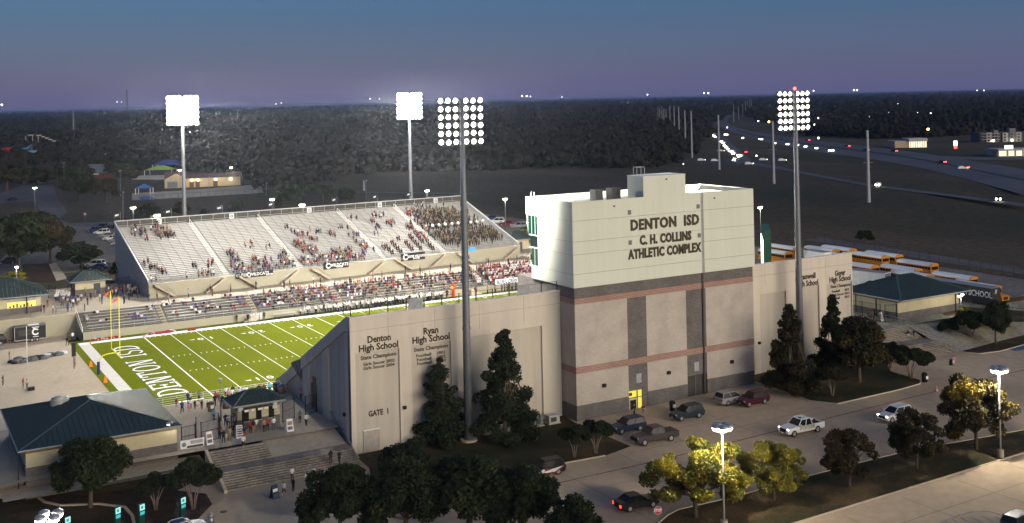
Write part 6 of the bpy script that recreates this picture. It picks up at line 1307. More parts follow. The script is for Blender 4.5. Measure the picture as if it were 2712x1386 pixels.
PL = [  # near terrace: crop x, y of the feet, facing, pose, top, legs, shorts, label
 (1185,545,UP,'walk','white','black',0,'person in white top with big dark hair right of the booth'),(1135,520,UP,'stand','grey','black',0,'person in grey green top beside the one in white, right of the booth'),
 (1145,335,UP,'walk','pink','black',0,'person in pink shirt walking along the sloping end wall'),(925,575,UP,'phone','white','jeans',0,'person in white shirt and jeans at the right booth window'),
 (877,580,UP,'stand','red','black',0,'person in bright red shirt at the middle booth window'),(848,590,UP,'stand','tan','black',0,'person in brown beside the bright red shirt at the booth'),
 (785,585,UP,'phone','white','grey',0,'person in white cap and shirt at the left booth window'),(762,598,UP,'stand','black','tan',1,'person in black with bare legs at the left booth window'),
 (740,600,UP,'fold','red','black',0,'person in dark red with a white hat left of the booth windows'),(690,645,UP,'stand','navy','red',1,'person in navy with red shorts behind the text sandwich board'),
 (490,640,UP,'stand','red','black',0,'person in red shirt in the queue behind the left sandwich board'),(520,680,UP,'stand','black','black',0,'person all in black at the front of the left gate queue'),
 (547,660,UP,'phone','grey','white',1,'person in grey top and white shorts in the left gate queue'),(570,660,UP,'stand','tan','khaki',1,'person in tan in the left gate queue'),(597,625,UP,'stand','black','black',0,'person in black at the right of the left gate queue'),
 (610,560,UP,'stand','pale','black',0,'person in pale purple inside the narrow gate'),(563,555,0,'fold','pale','black',0,'person in lavender shirt with folded arms facing the queue'),(540,545,0,'stand','black','black',0,'person in black facing the queue beside the lavender shirt'),
 (448,505,.6,'walk','sky','black',0,'person in pale blue shirt walking past the gate post'),(195,440,2.6,'walk','blue','black',0,'person in bright blue jacket nearest the big green roof'),(150,392,2.4,'stand','red','tan',1,'small person in red by the corner of the big green roof'),
 (248,432,UP,'stand','pink','pink',0,'child in pink beside the white hat near the green roof'),(264,402,UP,'stand','white','purple',0,'person in white hat and pale top behind the pink child'),(299,408,UP,'phone','black','black',0,'person in black left of the white shirted child'),
 (319,410,UP,'stand','white','pink',1,'child in white shirt between two dark dressed people'),(353,410,UP,'stand','maroon','black',0,'child in dark red holding out an arm'),(397,412,1.2,'walk','purple','black',1,'person in purple shirt with an arm stretched to the child'),
 (222,345,UP,'walk','navy','jeans',0,'person in navy walking near the rail at the end zone letters'),(237,340,UP,'stand','pale','black',0,'person in pale top beside the navy walker at the rail'),(300,322,UP,'stand','grey','black',0,'tall person in grey standing alone left at the rail'),
 (395,268,UP,'sit_lean','red','navy',0,'person in bright red bending over the white table at the rail'),(458,385,UP,'stand','black','black',0,'person in black with a backpack left in the middle group'),(490,378,UP,'stand','purple','khaki',1,'person in purple blue shirt in the middle group'),(516,390,UP,'stand','black','black',0,'person in black right in the middle group'),
 (566,342,UP,'stand','pink','black',0,'person in magenta top behind the lamp post'),(598,335,UP,'stand','white','purple',0,'person in white and purple right of the lamp post'),(632,340,UP,'stand','black','black',0,'small dark person behind the booth roof'),(655,332,UP,'fold','pale','black',0,'person in pale shirt with dark hair behind the booth roof'),
 (710,318,UP,'stand','white','white',0,'person in white at the light strip behind the booth'),(783,306,UP,'stand','orange','orange',1,'child in orange behind the booth'),(857,292,UP,'stand','black','black',0,'child in black behind the booth roof peak'),(898,284,UP,'stand','sky','black',1,'person in bright sky blue shirt and black shorts behind the booth'),
 (507,285,UP,'stand','white','black',0,'person in white shirt and black trousers standing at the rail by the lamp'),(543,262,UP,'fold','black','black',0,'person in black at the rail right of the lamp post'),
 (1006,195,.3,'stand','black','black',0,'person with a white backpack at the stand corner'),(1023,182,UP,'stand','pink','maroon',0,'person in magenta at the stand corner')]
for x, y, rz, po, tp, lg, sh, lab in PL:
    u, v = 400+x*.3313, 950+y*.3313; z = ZC
    d = (41.0174-z)*2933.3/(v-266.8148+(u-1356)*.02182); q = Vector((-40.4906, -156.7611, 0))+fw*d+rt*((u-1356)*d/2933.3+0)
    if q.y > -6.0: q.y = -6.0
    person((q.x, q.y, z), rz, po, tp, lg, lab, 'people on the near terrace', bool(sh), 1.28 if 'child' in lab or 'small' in lab else 1.7)
for (u, v, z, rz, po, tp, lg, sh, lab, h) in ((682, 1012, 1.3, UP, 'sit', 'white', 'black', 0, 'person in white seated at the rail bench, left of the pair', 1.7), (693, 1013, 1.3, UP, 'sit', 'grey', 'black', 0, 'person in grey seated at the rail bench, right of the pair', 1.7), (738, 1008, 1.3, UP, 'sit', 'black', 'black', 0, 'person in black seated on the white rail table', 1.7), (752, 1005, 1.3, UP, 'sit', 'red', 'white', 0, 'person in red and white seated on the white rail table', 1.7)):
    pass
def at(u, v, z):
    d = (41.0174-z)*2933.3/(v-266.8148+(u-1356)*.02182); return Vector((-40.4906, -156.7611, z))+Vector((fw.x*d, fw.y*d, 0))+rt*((u-1356)*d/2933.3)
# exact unprojection for close points
def un(u, v, z):
    a, bq = u-1356, v-266.8148; c_, s_ = math.cos(ROLL), math.sin(-ROLL); x = a*c_+bq*s_; y = -a*s_+bq*c_
    d = (41.0174-z)*2933.3/y; return Vector((-40.4906, -156.7611, 0))+Vector((fw.x*d, fw.y*d, z))+rt*(x*d/2933.3)
for (x, y, rz, po, tp, lg, sh, lab, st) in ((0, 0, UP, 'sit', 'white', 'black', 0, 'person in white seated at the rail bench, left of the pair', (1.6, -5.9)), (0, 0, UP, 'sit', 'pale', 'black', 0, 'person in pale grey seated at the rail bench, right of the pair', (2.2, -5.9)), (0, 0, UP, 'sit', 'black', 'black', 0, 'person in black seated on the white rail table', (4.4, -5.9)), (0, 0, UP, 'sit', 'red', 'white', 0, 'person in red and white seated on the white rail table', (5.1, -5.9))):
    person((st[0], st[1], ZC+.05), rz, po, tp, lg, lab, 'people on the near terrace')
for (x0, x1, lab) in ((1.2, 2.7, 'narrow white bench at the concourse rail under the seated pair'), (3.9, 5.7, 'white table bench at the concourse rail by the number ten'), (-6.5, -3.2, 'long white table at the concourse rail left of the lamp post')):
    t = thing('rail_bench', lab, 'bench', ((x0+x1)/2, -5.95, ZC)); w = (x1-x0)/2; MB().box(-w, w, -.22, .22, .43, .48).build('seat', white, t)
    for s in (-1, 1): MB().box(s*w*.85-.05, s*w*.85+.05, -.2, .2, 0, .43).build('leg', steel, t)
for (u, v, z, rz, po, tp, lg, sh, lab) in (
    (644.5, 1190, .95, UP, 'walk', 'white', 'black', 1, 'person in white shirt and black shorts climbing the top steps'), (899, 1231, -.5, UP, 'walk', 'black', 'black', 0, 'dark dressed person on the right end of the lower steps'), (876, 1229, -.5, UP, 'stand', 'black', 'black', 0, 'dark dressed person half behind the tree on the lower steps'),
    (774, 1276, -1.1, 0, 'stand', 'white', 'black', 0, 'person in white tee at the foot of the steps, behind another in black'), (777, 1305, -1.1, 2.0, 'stand', 'black', 'black', 0, 'person in black beside the navy sandwich board'), (752, 1316, -1.1, 2.2, 'walk', 'white', 'black', 1, 'person in white tee and black shorts walking left of the navy board'), (812.6, 1289, -1.1, .5, 'phone', 'white', 'black', 0, 'person in white shirt looking at a phone below the steps'), (831, 1275, -1.1, -1, 'stand', 'white', 'black', 0, 'person with white cap and white top at the right below the steps'),
    (2405, 900, 1.2, UP, 'walk', 'black', 'white', 1, 'person in black top and white shorts on the right steps'), (2421, 899, 1.2, UP, 'walk', 'black', 'jeans', 0, 'person in black top and jeans on the right steps'), (2526, 971, .15, 2.6, 'walk', 'pink', 'white', 1, 'person in pale pink and white walking with a black bag on the right drive'),
    (1680, 1103, -.95, .4, 'stand', 'black', 'black', 0, 'person in black tee outside the lit tower entrance'), (1704, 1104, -.95, -.3, 'fold', 'maroon', 'grey', 1, 'person in maroon shirt outside the lit tower entrance'),
    (8, 1022, 0, 1.2, 'stand', 'black', 'black', 0, 'person in black at the frame edge on the end pavement'), (62, 1030, 0, 1.0, 'stand', 'red', 'grey', 1, 'person in red on the end pavement'), (72, 1032, 0, -1, 'stand', 'white', 'grey', 1, 'person in white with a black case on the end pavement'), (178, 917, 0, 2.5, 'walk', 'black', 'black', 0, 'person in black carrying an orange hat at the turf corner'), (192, 904, 0, 0, 'stand', 'white', 'black', 0, 'person in white shirt at the lower stand corner'), (199, 974, 0, 1, 'fold', 'tan', 'khaki', 1, 'person in tan leaning by the play clock post'),
    (627, 855, 0, 0, 'stand', 'black', 'black', 0, 'lone person in black on the far sideline below the access stair'), (2300, 843, 2.9, 0, 'sit', 'maroon', 'black', 0, 'person in maroon seated at the right entrance gates'), (2308, 845, 2.9, .5, 'sit', 'red', 'navy', 0, 'person in red seated at the right entrance gates'), (2316, 841, 2.9, 0, 'stand', 'maroon', 'black', 0, 'person in dark maroon standing by the right entrance post'), (25, 955, 0, 1.5, 'stand', 'black', 'grey', 0, 'person bending at the left end of the deflated tunnel')):
    q = un(u, v, z); person(q, rz, po, tp, lg, lab, None, bool(sh), 1.7)
q = un(2519, 969, .15); b = MB(); b.tube([(0, 0, .1), (0, 0, .9), (.2, 0, 1.1)], [.3, .26, .1], 8); tag(b.build('rolling_bag', black, None, loc=q), 'black rolling bag pulled across the right drive', 'bag')
q = un(72, 1034, 0); tag(MB().box(-.45, .45, -.3, .3, 0, .5).build('equipment_case', black, None, loc=(q.x+.5, q.y-.4, 0)), 'low black case on wheels beside the person in white', 'case')
tops = ['black', 'black', 'navy', 'grey', 'white', 'maroon', 'pale', 'red', 'purple', 'tan', 'blue', 'black', 'white']; legs_ = ['black', 'black', 'jeans', 'khaki', 'grey', 'navy']
tp_ = lambda: str(RNG.choice(tops)); lg_ = lambda: str(RNG.choice(legs_))
ORD = 'first second third fourth fifth sixth seventh eighth ninth tenth'.split()
for (x, y, tp, lab) in ((515,700,'black','person in black at the end of the snack stand counter'),(548,700,'maroon','person in maroon at the end of the snack stand counter'),(595,640,'red','person in red right of the snack stand'),(660,705,'white','person in white by the concourse wall edge'),(690,715,'pink','child in pink by the concourse wall edge'),(1055,690,'black','person in black top and tan shorts above the lower stand corner'),(1130,540,'navy','person by the far booth door'),(845,690,'blue','person in blue at the folding table on the far concourse'),(1010,560,'pale','person in pale grey before the far booth'),(970,610,'white','person in white before the far booth')):
    q = un(x*.2128, 680+y*.2128, ZF); person(q, RNG.uniform(0, 6), 'stand', tp, lg_(), lab, 'people on the far left concourse', False, 1.3 if 'child' in lab else 1.7)
for k in range(18):
    q = un((700+150*(k % 6)/5+RNG.uniform(-10, 10))*.2128, 680+(440+22*(k//6)+RNG.uniform(-6, 6)+70)*.2128, ZF); person(q, RNG.uniform(-.6, .6), 'stand', 'white', 'black', 'person in white shirt and black trousers in the cluster inside the far left gates', 'white shirted cluster at the far left gates')
for k in range(14):
    tp = tp_(); q = un((745+225*k/13+RNG.uniform(-8, 8))*.2128, 680+(585+RNG.uniform(-15, 45))*.2128, ZF); person(q, RNG.uniform(0, 6), str(RNG.choice(['stand', 'walk', 'fold'])), tp, lg_(), 'person in %s, %s from left in the far gate queue' % (tp, ORD[k] if k < 10 else ('eleventh', 'twelfth', 'thirteenth', 'fourteenth')[k-10]), 'queue before the far left gates')
tb_ = thing('folding_table', 'folding table on the far concourse by the wall edge', 'table', un(170, 826, ZF)); MB().box(-1.6, 1.6, -.4, .4, .7, .75).build('tabletop', M('slate table', (.12, .14, .16)), tb_); [MB().box(s*1.3-.03, s*1.3+.03, -.3, .3, 0, .7).build('leg', steel, tb_) for s in (-1, 1)]
# players and staff on the far sideline
n = 0
def yl(x):
    k = round(x/4.572)*5; return '%d yard line' % (k if k <= 50 else 100-k) if 0 < k < 100 else 'goal line'
xs = sorted([RNG.uniform(31.5, 45) for _ in range(26)]+[RNG.uniform(45, 62) for _ in range(62)])
for i, x in enumerate(xs):
    wht_ = RNG.random() < .8; person((x, RNG.uniform(50.9, 52.2), 0), RNG.uniform(-.6, .6), str(RNG.choice(['stand', 'stand', 'fold'])), 'white' if wht_ else 'black', 'black', ('football player in white jersey on the far sideline, level with the %s' if wht_ else 'staff member in black on the far sideline, level with the %s') % yl(x), 'team along the far sideline', False, 1.82, 'white' if wht_ and RNG.random() < .7 else None)
for i in range(0):
    x = RNG.uniform(68, 99); person((x, RNG.uniform(50.8, 52.3), 0), RNG.uniform(-.8, .8), str(RNG.choice(['stand', 'fold', 'walk'])), *((str(RNG.choice(['black', 'maroon', 'tan', 'grey'])), 'black')), 'dark dressed person on the far sideline right of the mast, by the %s' % yl(x), 'people at the right end of the far sideline')
for x in (19.6, 20.3, 20.9, 21.6, 22.2, 22.8): person((x, 51.6+RNG.uniform(-.4, .4), 0), RNG.uniform(-.5, .5), 'stand', 'black' if x in (19.6, 22.8) else 'white', 'black' if x in (19.6, 22.8) else 'white', 'person in the small group by the far sideline stair', 'small group on the far sideline')
# spectators seated on the lower stand, left part: one by one
ROWN = ['front', 'second', 'third', 'fourth', 'fifth', 'sixth', 'top']
cnt = NP; used = {}
def seat_l(x, k): return (x, 52.7+1.22+k*1.0-.02, 1.2+.355*k+.02)
cl_px = ((344,838,10,6),(365,839,14,10),(382,842,8,5),(399,818,10,8),(406,835,5,4),(440,801,12,6),(467,832,6,4),(485,801,8,4),(519,828,6,4),(536,808,22,16),(553,815,16,12),(580,811,10,6),(601,787,12,6),(615,815,10,7),(635,791,14,8),(645,804,10,6),(676,787,14,8),(690,808,12,8),(714,801,12,8),(741,801,10,6),(232,845,5,4),(256,831,5,3),(272,852,8,8))
late = []
def lrow(u, v):
    return min(((abs(un(u, v, 1.2+.355*k+.6).y-(53.9+k)), k, un(u, v, 1.2+.355*k+.6).x) for k in range(7)))[1:]
for (u, v, r_, m_) in cl_px:
    for _ in range(m_):
        k, x = lrow(u+RNG.normal()*r_*.6, v+RNG.normal()*r_*.35); key = (k, round(x/.52)); x = round(x/.52)*.52
        if key in used or any(abs(x-a) < .6 for a in lais) or x < -9: continue
        used[key] = 1; tp = tp_(); ps = str(RNG.choice(['sit', 'sit_lean']))
        if NP-cnt > 98: late.append(seat_l(x, k)); continue
        person(seat_l(x, k), RNG.uniform(-.3, .3), ps, tp, lg_(), 'spectator in %s on the %s row of the lower stand by the %s' % (tp, ROWN[k], yl(x) if x > 1 else 'end zone'), 'spectators on the left of the lower stand', False, 1.7)
# the rest of the crowd: one mass of small seated and standing figures
CP = np.array([CL[k] for k in ('black', 'black', 'black', 'navy', 'grey', 'maroon', 'tan', 'white', 'purple', 'red', 'pale', 'black', 'tan', 'gold')]); SKN = np.array([(.42, .26, .18), (.30, .17, .11), (.16, .085, .05)])
cv, cf, cc = [], [], []
def fig(p, stand, top, leg, sk, yaw=0, hat=None):
    o = len(cv); ca, sa = math.cos(yaw), math.sin(yaw)
    def rg(z, w, d, y, col):
        for a in range(6): t = a*PI/3; x_, y_ = w*math.cos(t), y+d*math.sin(t); cv.append((p[0]+x_*ca-y_*sa, p[1]+x_*sa+y_*ca, p[2]+z)); cc.append((*col, 1))
    hr = (.015, .012, .01) if hat is None else hat
    if stand: R_ = [(0, .11, .09, 0, leg), (.45, .13, .09, 0, leg), (.88, .17, .12, 0, leg), (.95, .17, .12, 0, top), (1.25, .22, .14, 0, top), (1.42, .24, .12, 0, top), (1.50, .06, .06, 0, sk), (1.56, .10, .11, 0, sk), (1.66, .11, .12, 0, hr), (1.74, .07, .07, 0, hr)]
    else: R_ = [(.0, .14, .10, -.42, leg), (.40, .19, .12, -.38, leg), (.52, .2, .2, -.2, leg), (.55, .18, .13, 0, top), (.80, .22, .14, -.02, top), (.98, .24, .12, -.03, top), (1.06, .06, .06, -.03, sk), (1.12, .10, .11, -.04, sk), (1.22, .11, .12, -.02, hr), (1.30, .07, .07, -.02, hr)]
    for q in R_: rg(*q)
    for i in range(len(R_)-1):
        for a in range(6): cf.append((o+i*6+a, o+i*6+(a+1) % 6, o+(i+1)*6+(a+1) % 6, o+(i+1)*6+a))
    cf.append(tuple(o+(len(R_)-1)*6+a for a in range(6)))
def rc(): return CP[RNG.integers(len(CP))]
def rl_(): return np.array(CL[str(RNG.choice(legs_))])
def rs(): return SKN[RNG.integers(3)]
used2 = {}
for p in late: fig(p, False, rc(), rl_(), rs(), RNG.normal()*.25)
for i in range(44): fig((RNG.uniform(67, 100), RNG.uniform(50.8, 52.3), 0), True, np.array(CL[str(RNG.choice(['black', 'maroon', 'tan', 'grey']))]), np.array(CL['black']), rs(), RNG.uniform(0, 6))
for i in range(24): fig((RNG.uniform(30, 60), RNG.uniform(50.6, 52.3), 0), True, np.array(CL['white']), np.array(CL['black']), rs(), RNG.uniform(0, 6), (.5, .5, .5))
for x in np.arange(21, 96, .48):
    for k in range(7):
        if any(abs(x-a) < .62 for a in lais): continue
        stud = x > 70
        dn = .0 if x < 24.5 else (.58 if x < 32 else (.84 if x < 55 else (.66 if x < 66 else (.4 if x < 70 else .95))))
        if not stud: dn *= (.55, .8, 1, 1.1, 1.15, 1.1, 1.0)[k]*(.75+.5*noise.noise(Vector((x*.25, k*.4, 3))))
        if RNG.random() > dn: continue
        p = seat_l(x+RNG.normal()*.06, k)
        if stud: fig((p[0], p[1]-.35, p[2]-.02), True, np.array(CL[str(RNG.choice(['red', 'maroon', 'white', 'white', 'pink', 'maroon', 'black', 'tan']))]), rl_(), rs(), RNG.normal()*.3)
        else: fig(p, RNG.random() < .05, rc(), rl_(), rs(), RNG.normal()*.25)
def deck(u, v):
    """seat on the upper deck seen at a place of the photograph: nearest row, position along it"""
    best = None
    for k in range(1, NR+1):
        y = WK+(k-1)*RUN+.50; z = ZF+FH+k*RISE+.5; q = un(u, v, z); dx, dy = q.x-4.8, q.y-68.0; yy = -dx*math.sin(FA)+dy*math.cos(FA); xx = dx*math.cos(FA)+dy*math.sin(FA)
        if best is None or abs(yy-y) < best[0]: best = (abs(yy-y), k, xx)
    return best[1], best[2]
def seat_u(k, x): return fwp(x, WK+(k-1)*RUN+.46, FH+k*RISE-.02)
UPc = ((370,612,20,10,20),(420,608,26,12,26),(440,622,16,8,18),(390,632,4,2,2),(385,700,5,8,6),(405,707,12,3,8),(430,718,14,3,6),(425,742,16,3,4),(515,705,5,4,3),(560,698,8,4,5),(540,725,8,6,4),(510,740,6,4,3),(580,735,6,8,6),
       (610,672,12,6,10),(625,690,10,6,8),(660,648,10,5,7),(705,652,8,5,5),(668,685,12,6,10),(630,712,16,10,26),(690,700,26,12,20),(755,690,18,28,50),(720,720,22,8,14),(760,720,14,10,14),(680,730,20,5,8),
       (758,603,3,3,2),(775,614,5,3,3),(840,612,10,4,6),(800,622,14,4,8),(880,618,10,4,5),(830,634,10,4,6),(790,645,16,8,16),(820,662,26,10,24),(860,680,36,14,44),(910,672,26,14,40),(950,690,20,18,44),(800,690,20,10,20),(830,705,30,8,22),(930,575,8,3,4),(935,592,6,5,5),(905,600,10,4,6),(940,625,10,14,12),(965,650,14,14,20),
       (1000,572,12,6,12),(985,585,8,4,5),(1035,590,8,6,8),(1000,600,8,4,5),(1085,565,14,10,26),(1100,590,18,14,40),(1080,600,12,8,14),(1120,612,14,12,24),(1135,632,8,14,12),(995,620,4,6,4),(1110,545,22,4,12),(1010,650,5,6,4))
for (u, v, ru, rv, m_) in UPc:
    for _ in range(m_):
        k, x = deck(u+RNG.normal()*ru*.55, v+RNG.normal()*rv*.55); key = (k, round(x/.5))
        if key in used2 or x < .8 or x > FL-.8 or any(abs(x-a) < .7 for a in ais): continue
        used2[key] = 1; fig(seat_u(k, round(x/.5)*.5), RNG.random() < .04, rc(), rl_(), rs(), RNG.normal()*.25)
for j in range(6):                                                   # a drill group seated in slanting files
    for i in range(8 if j < 5 else 4):
        k, x = deck(1013+j*22+i*8.5-(6 if j > 3 else 0), 652-j*9+i*8.3)
        if k < 2: continue
        for dx in (0, .5):
            if not any(abs(x+dx-a) < .7 for a in ais) and x < FL-1: fig(seat_u(k, x+dx), False, np.array(CL['maroon']) if RNG.random() < .5 else np.array(CL['black']), np.array(CL['black']), rs())
gold = np.array((.16, .12, .05))
for k in range(2, NR-3):                                             # marching band, standing
    x0 = ais[3]+1.2; w = FL-x0-1.0
    for x in np.arange(x0+.6, FL-2.4, .62):
        f = (x-x0)/w
        dn = .80 if 4 <= k <= 11 and f < .92 else (.12 if 12 <= k <= 13 else (.78 if 14 <= k <= 26 and .08 < f < .72 else (.35 if 14 <= k <= 22 and f < .9 else .06)))
        if k < 4: dn = .4 if f < .6 else .1
        if RNG.random() > dn: continue
        p = fwp(x, WK+(k-1)*RUN+.15, FH+k*RISE); fig(p, True, np.array(CL['black']) if RNG.random() < .65 else gold, np.array(CL['black']), rs(), RNG.normal()*.2, None if RNG.random() < .75 else (.4, .4, .4))
for x in list(np.arange(6, 92, 2.3)):                                  # strollers on the far concourse
    if RNG.random() < .65: q = Vector((x+RNG.normal(), RNG.uniform(61.2, 66.5), ZF)); fig(q, True, rc(), rl_(), rs(), RNG.uniform(0, 6))
for _ in range(40): q = Vector((RNG.uniform(-8, 6), RNG.uniform(61.5, 80), ZF)); fig(q, True, rc(), rl_(), rs(), RNG.uniform(0, 6)) if RNG.random() < .6 else None
for _ in range(26): q = Vector((RNG.uniform(-1, 4.2), RNG.uniform(73, 80), ZF)); fig(q, True, rc(), rl_(), rs(), RNG.uniform(0, 6))
for _ in range(26): q = Vector((RNG.uniform(90, 98), RNG.uniform(61, 66), ZF)); fig(q, True, np.array(CL[str(RNG.choice(['maroon', 'red', 'tan', 'white']))]), rl_(), rs(), RNG.uniform(0, 6))
for _ in range(14): q = Vector((RNG.uniform(104, 112), RNG.uniform(78, 86), ZF)); fig(q, True, rc(), rl_(), rs(), RNG.uniform(0, 6))
me = D.meshes.new('crowd'); me.from_pydata(cv, [], cf); ca_ = me.color_attributes.new('Col', 'FLOAT_COLOR', 'POINT'); ca_.data.foreach_set('color', np.array(cc, dtype=np.float32).ravel())
cm_ = D.materials.new('crowd clothes'); cm_.use_nodes = True; nn = cm_.node_tree; at_ = nn.nodes.new('ShaderNodeAttribute'); at_.attribute_name = 'Col'; nn.links.new(at_.outputs['Color'], nn.nodes['Principled BSDF'].inputs['Base Color']); nn.nodes['Principled BSDF'].inputs['Roughness'].default_value = .85
me.materials.append(cm_); tag(link('crowd', me), 'dense seated and standing crowd filling the far stands', 'crowd', None, 'stuff')
# white drum and horn bells in the band
bellm = M('white bell', (.75, .75, .74), .3, 0, 0)
for i in range(9):
    k = 13; x = ais[3]+2.2+i*1.75; o = MB().tube([(0, 0, 0), (0, -.25, .1)], [.18, .42], 12).build('sousaphone', bellm, None, True, Vector(fwp(x, WK+12*RUN+.1, FH+13*RISE+1.75))); tag(o, 'white horn bell held up in the band, one of a row of nine', 'horn', 'white horn bells in the band')

# ================================================================ beyond the stadium
def bk(u, v, z=3.6): q = un(u, v, z); return (q.x, q.y, z)
def far_sheet(name, px, m, z=3.6): return struct(sheet(name, [bk(u, v, z) for u, v in px], m))
hw = blend_noise('highway concrete', [(.085, .085, .10), (.12, .12, .135)], .02, .85, 6)
def rc_(pts): return [(1700+x*.3929, 200+y*.3929) for x, y in pts]
lower = [(2576, 805), (2200, 702), (1900, 628), (1600, 572), (1300, 532), (1100, 502), (900, 462), (760, 430), (640, 392), (560, 362), (500, 330), (470, 305), (500, 280), (560, 255)]
upper_ = [(2576, 632), (2200, 572), (1900, 525), (1600, 488), (1300, 452), (1100, 430), (900, 400), (760, 382), (640, 352), (600, 335), (575, 315), (580, 300), (600, 280), (640, 258)]
def ribbon(name, A, B_, m, z):
    b = MB(); 
    for (p, q) in zip(A, B_): b.v += [bk(*rc_([p])[0], z), bk(*rc_([q])[0], z)]
    b.f = [(2*i, 2*i+2, 2*i+3, 2*i+1) for i in range(len(A)-1)]; b.m = [0]*len(b.f); me = b.mesh(name, m)
    if me.polygons[0].normal.z < 0: me.flip_normals()
    return struct(link(name, me))
ribbon('highway', lower, upper_, hw, 3.62)
mid1 = [((a[0]+c[0])/2, (a[1]*.42+c[1]*.58)) for a, c in zip(lower, upper_)]
ribbon('highway_median', [(x, y+5) for x, y in mid1[:9]], [(x, y-3) for x, y in mid1[:9]], M('median dark', (.02, .02, .022)), 3.66)
ribbon('feeder_road', [(640, 600), (560, 500), (480, 425), (400, 375), (330, 348), (265, 325), (300, 288), (380, 262)], [(740, 575), (620, 470), (540, 400), (450, 355), (365, 335), (335, 322), (370, 285), (430, 258)], hw, 3.64)
ribbon('frontage_road', [(720, 602), (900, 628), (1100, 668), (1550, 752), (2000, 806), (2576, 882)], [(760, 588), (910, 612), (1100, 650), (1550, 735), (2000, 790), (2576, 864)], hw, 3.63)
ribbon('cross_street', [(340, 596), (640, 606), (990, 596)], [(350, 570), (640, 570), (980, 572)], M('dark road', (.035, .035, .042), .85), 3.61)
ribbon('access_road', [(1500, 500), (1750, 535), (2000, 560), (2300, 570), (2600, 572)], [(1500, 490), (1750, 518), (2000, 542), (2300, 552), (2600, 548)], hw, 3.67)
# left: road bend, lots, pool deck
far_sheet('access_road', [(58, 492), (140, 488), (150, 520), (180, 562), (156, 580), (182, 592), (330, 586), (330, 608), (180, 640), (60, 640), (110, 590), (114, 565), (88, 532), (0, 540), (0, 512)], road_m, 3.58)
far_sheet('car_park_pavement', [(110, 585), (200, 600), (335, 604), (335, 700), (225, 690), (210, 720), (120, 730), (0, 760), (0, 690)], blend_noise('back lot concrete', [(.14, .12, .10), (.20, .175, .145)], .06, .9, 6, fine=.8), 3.60)
far_sheet('car_park_pavement', [(1265, 565), (1420, 585), (1420, 660), (1360, 665), (1290, 600)], MATS['back lot concrete'], 3.60)
far_sheet('foot_path', [(128, 698), (148, 697), (178, 738), (150, 744)], conc_pl, 3.66)
far_sheet('lawn', [(150, 744), (128, 698), (60, 700), (60, 745)], mulch, 3.65)
far_sheet('pool_deck', [(350, 466), (500, 462), (690, 452), (690, 462), (500, 476), (350, 476)], conc_ld, 3.6); far_sheet('pool_deck', [(350, 512), (480, 505), (700, 488), (740, 508), (480, 525), (350, 530)], conc_pl, 3.6); far_sheet('pool_water', [(365, 522), (398, 519), (411, 527), (375, 529)], M('pool blue', (.02, .06, .22), .2), 3.7)
far_sheet('gravel_path', [(880, 507), (1250, 512), (1250, 514), (880, 509)], M('pale path', (.07, .06, .055)), 3.6)
# woods: leafy clumps thinning into a canopy with distance
def ico(sub):
    bm_ = bmesh.new(); bmesh.ops.create_icosphere(bm_, subdivisions=sub, radius=1); v = np.array([q.co[:] for q in bm_.verts]); f = np.array([[w.index for w in p.verts] for p in bm_.faces]); bm_.free(); return v, f
wv, wf, o = [], [], 0
gw = np.random.default_rng(17)
def wood(n, edge, rmax, sub, size, power=1.0):
    """crowns scattered behind an edge given as frame column -> distance"""
    global o
    iv, jf = ico(max(1, sub))
    eu = np.array([e[0] for e in edge], float); ed = np.array([e[1] for e in edge], float)
    for _ in range(n):
        u = gw.uniform(-120, 2830); dmin = np.interp(u, eu, ed)
        if dmin > rmax: continue
        d = dmin*(rmax/dmin)**gw.uniform(0, 1)**power; x = (u-1356)*d/2933.3; p = Vector((-40.4906, -156.7611, 3.5))+fw*d+rt*x
        if gw.random() < .35*max(0, noise.noise(Vector((p.x*.004, p.y*.004, 1)))+.25): continue
        s = size*gw.uniform(.55, 1.25)*(1+d/9000); h = s*gw.uniform(.75, 1.1)
        if sub == 0:
            for _k in range(8):
                e = gw.normal(size=3)*np.array([.48, .48, .34])*s; q = s*gw.uniform(.28, .5)
                wv.append(iv*q*gw.uniform(.65, 1.3, (len(iv), 1))+np.array([p.x+e[0], p.y+e[1], 3.3+h*.75+e[2]])); wf.append(jf+o); o += len(iv)
            continue
        vv = iv*np.array([s, s, h])*gw.uniform(.72, 1.22, (len(iv), 1))+np.array([p.x, p.y, 3.3+h*.75]); wv.append(vv); wf.append(jf+o); o += len(iv)
edge = [(-120, 620), (60, 600), (150, 560), (300, 640), (420, 700), (640, 560), (700, 470), (860, 520), (930, 590), (1100, 600), (1300, 600), (1480, 605), (1690, 590), (1790, 610), (1870, 1000), (1940, 2600), (2010, 1500), (2150, 980), (2300, 900), (2480, 900), (2712, 1000), (2830, 1000)]
wood(3600, edge, 1150, 0, 5.2); wood(3400, [(u, max(d, 1050)) for u, d in edge], 2600, 0, 6.6, .9); wood(6500, [(u, max(d, 2400)) for u, d in edge], 9000, 1, 8.0, .8)
V = np.concatenate(wv); F = np.concatenate(wf).astype(np.int32); me = D.meshes.new('far_woods'); me.vertices.add(len(V)); me.vertices.foreach_set('co', V.ravel()); me.loops.add(F.size); me.loops.foreach_set('vertex_index', F.ravel()); me.polygons.add(len(F)); me.polygons.foreach_set('loop_start', np.arange(0, F.size, 3, dtype=np.int32)); me.polygons.foreach_set('loop_total', np.full(len(F), 3, dtype=np.int32)); me.update()
me.materials.append(blend_noise('far foliage', [(.005, .007, .004), (.011, .011, .007), (.022, .017, .012)], .006, 1, 10, fine=.55, bump=.4)); tag(link('far_woods', me), 'dark woodland stretching from beyond the field to the horizon', 'woods', None, 'stuff')
# clearings
pale_f = blend_noise('pale clearing', [(.035, .03, .025), (.075, .055, .045)], .01, 1, 8)
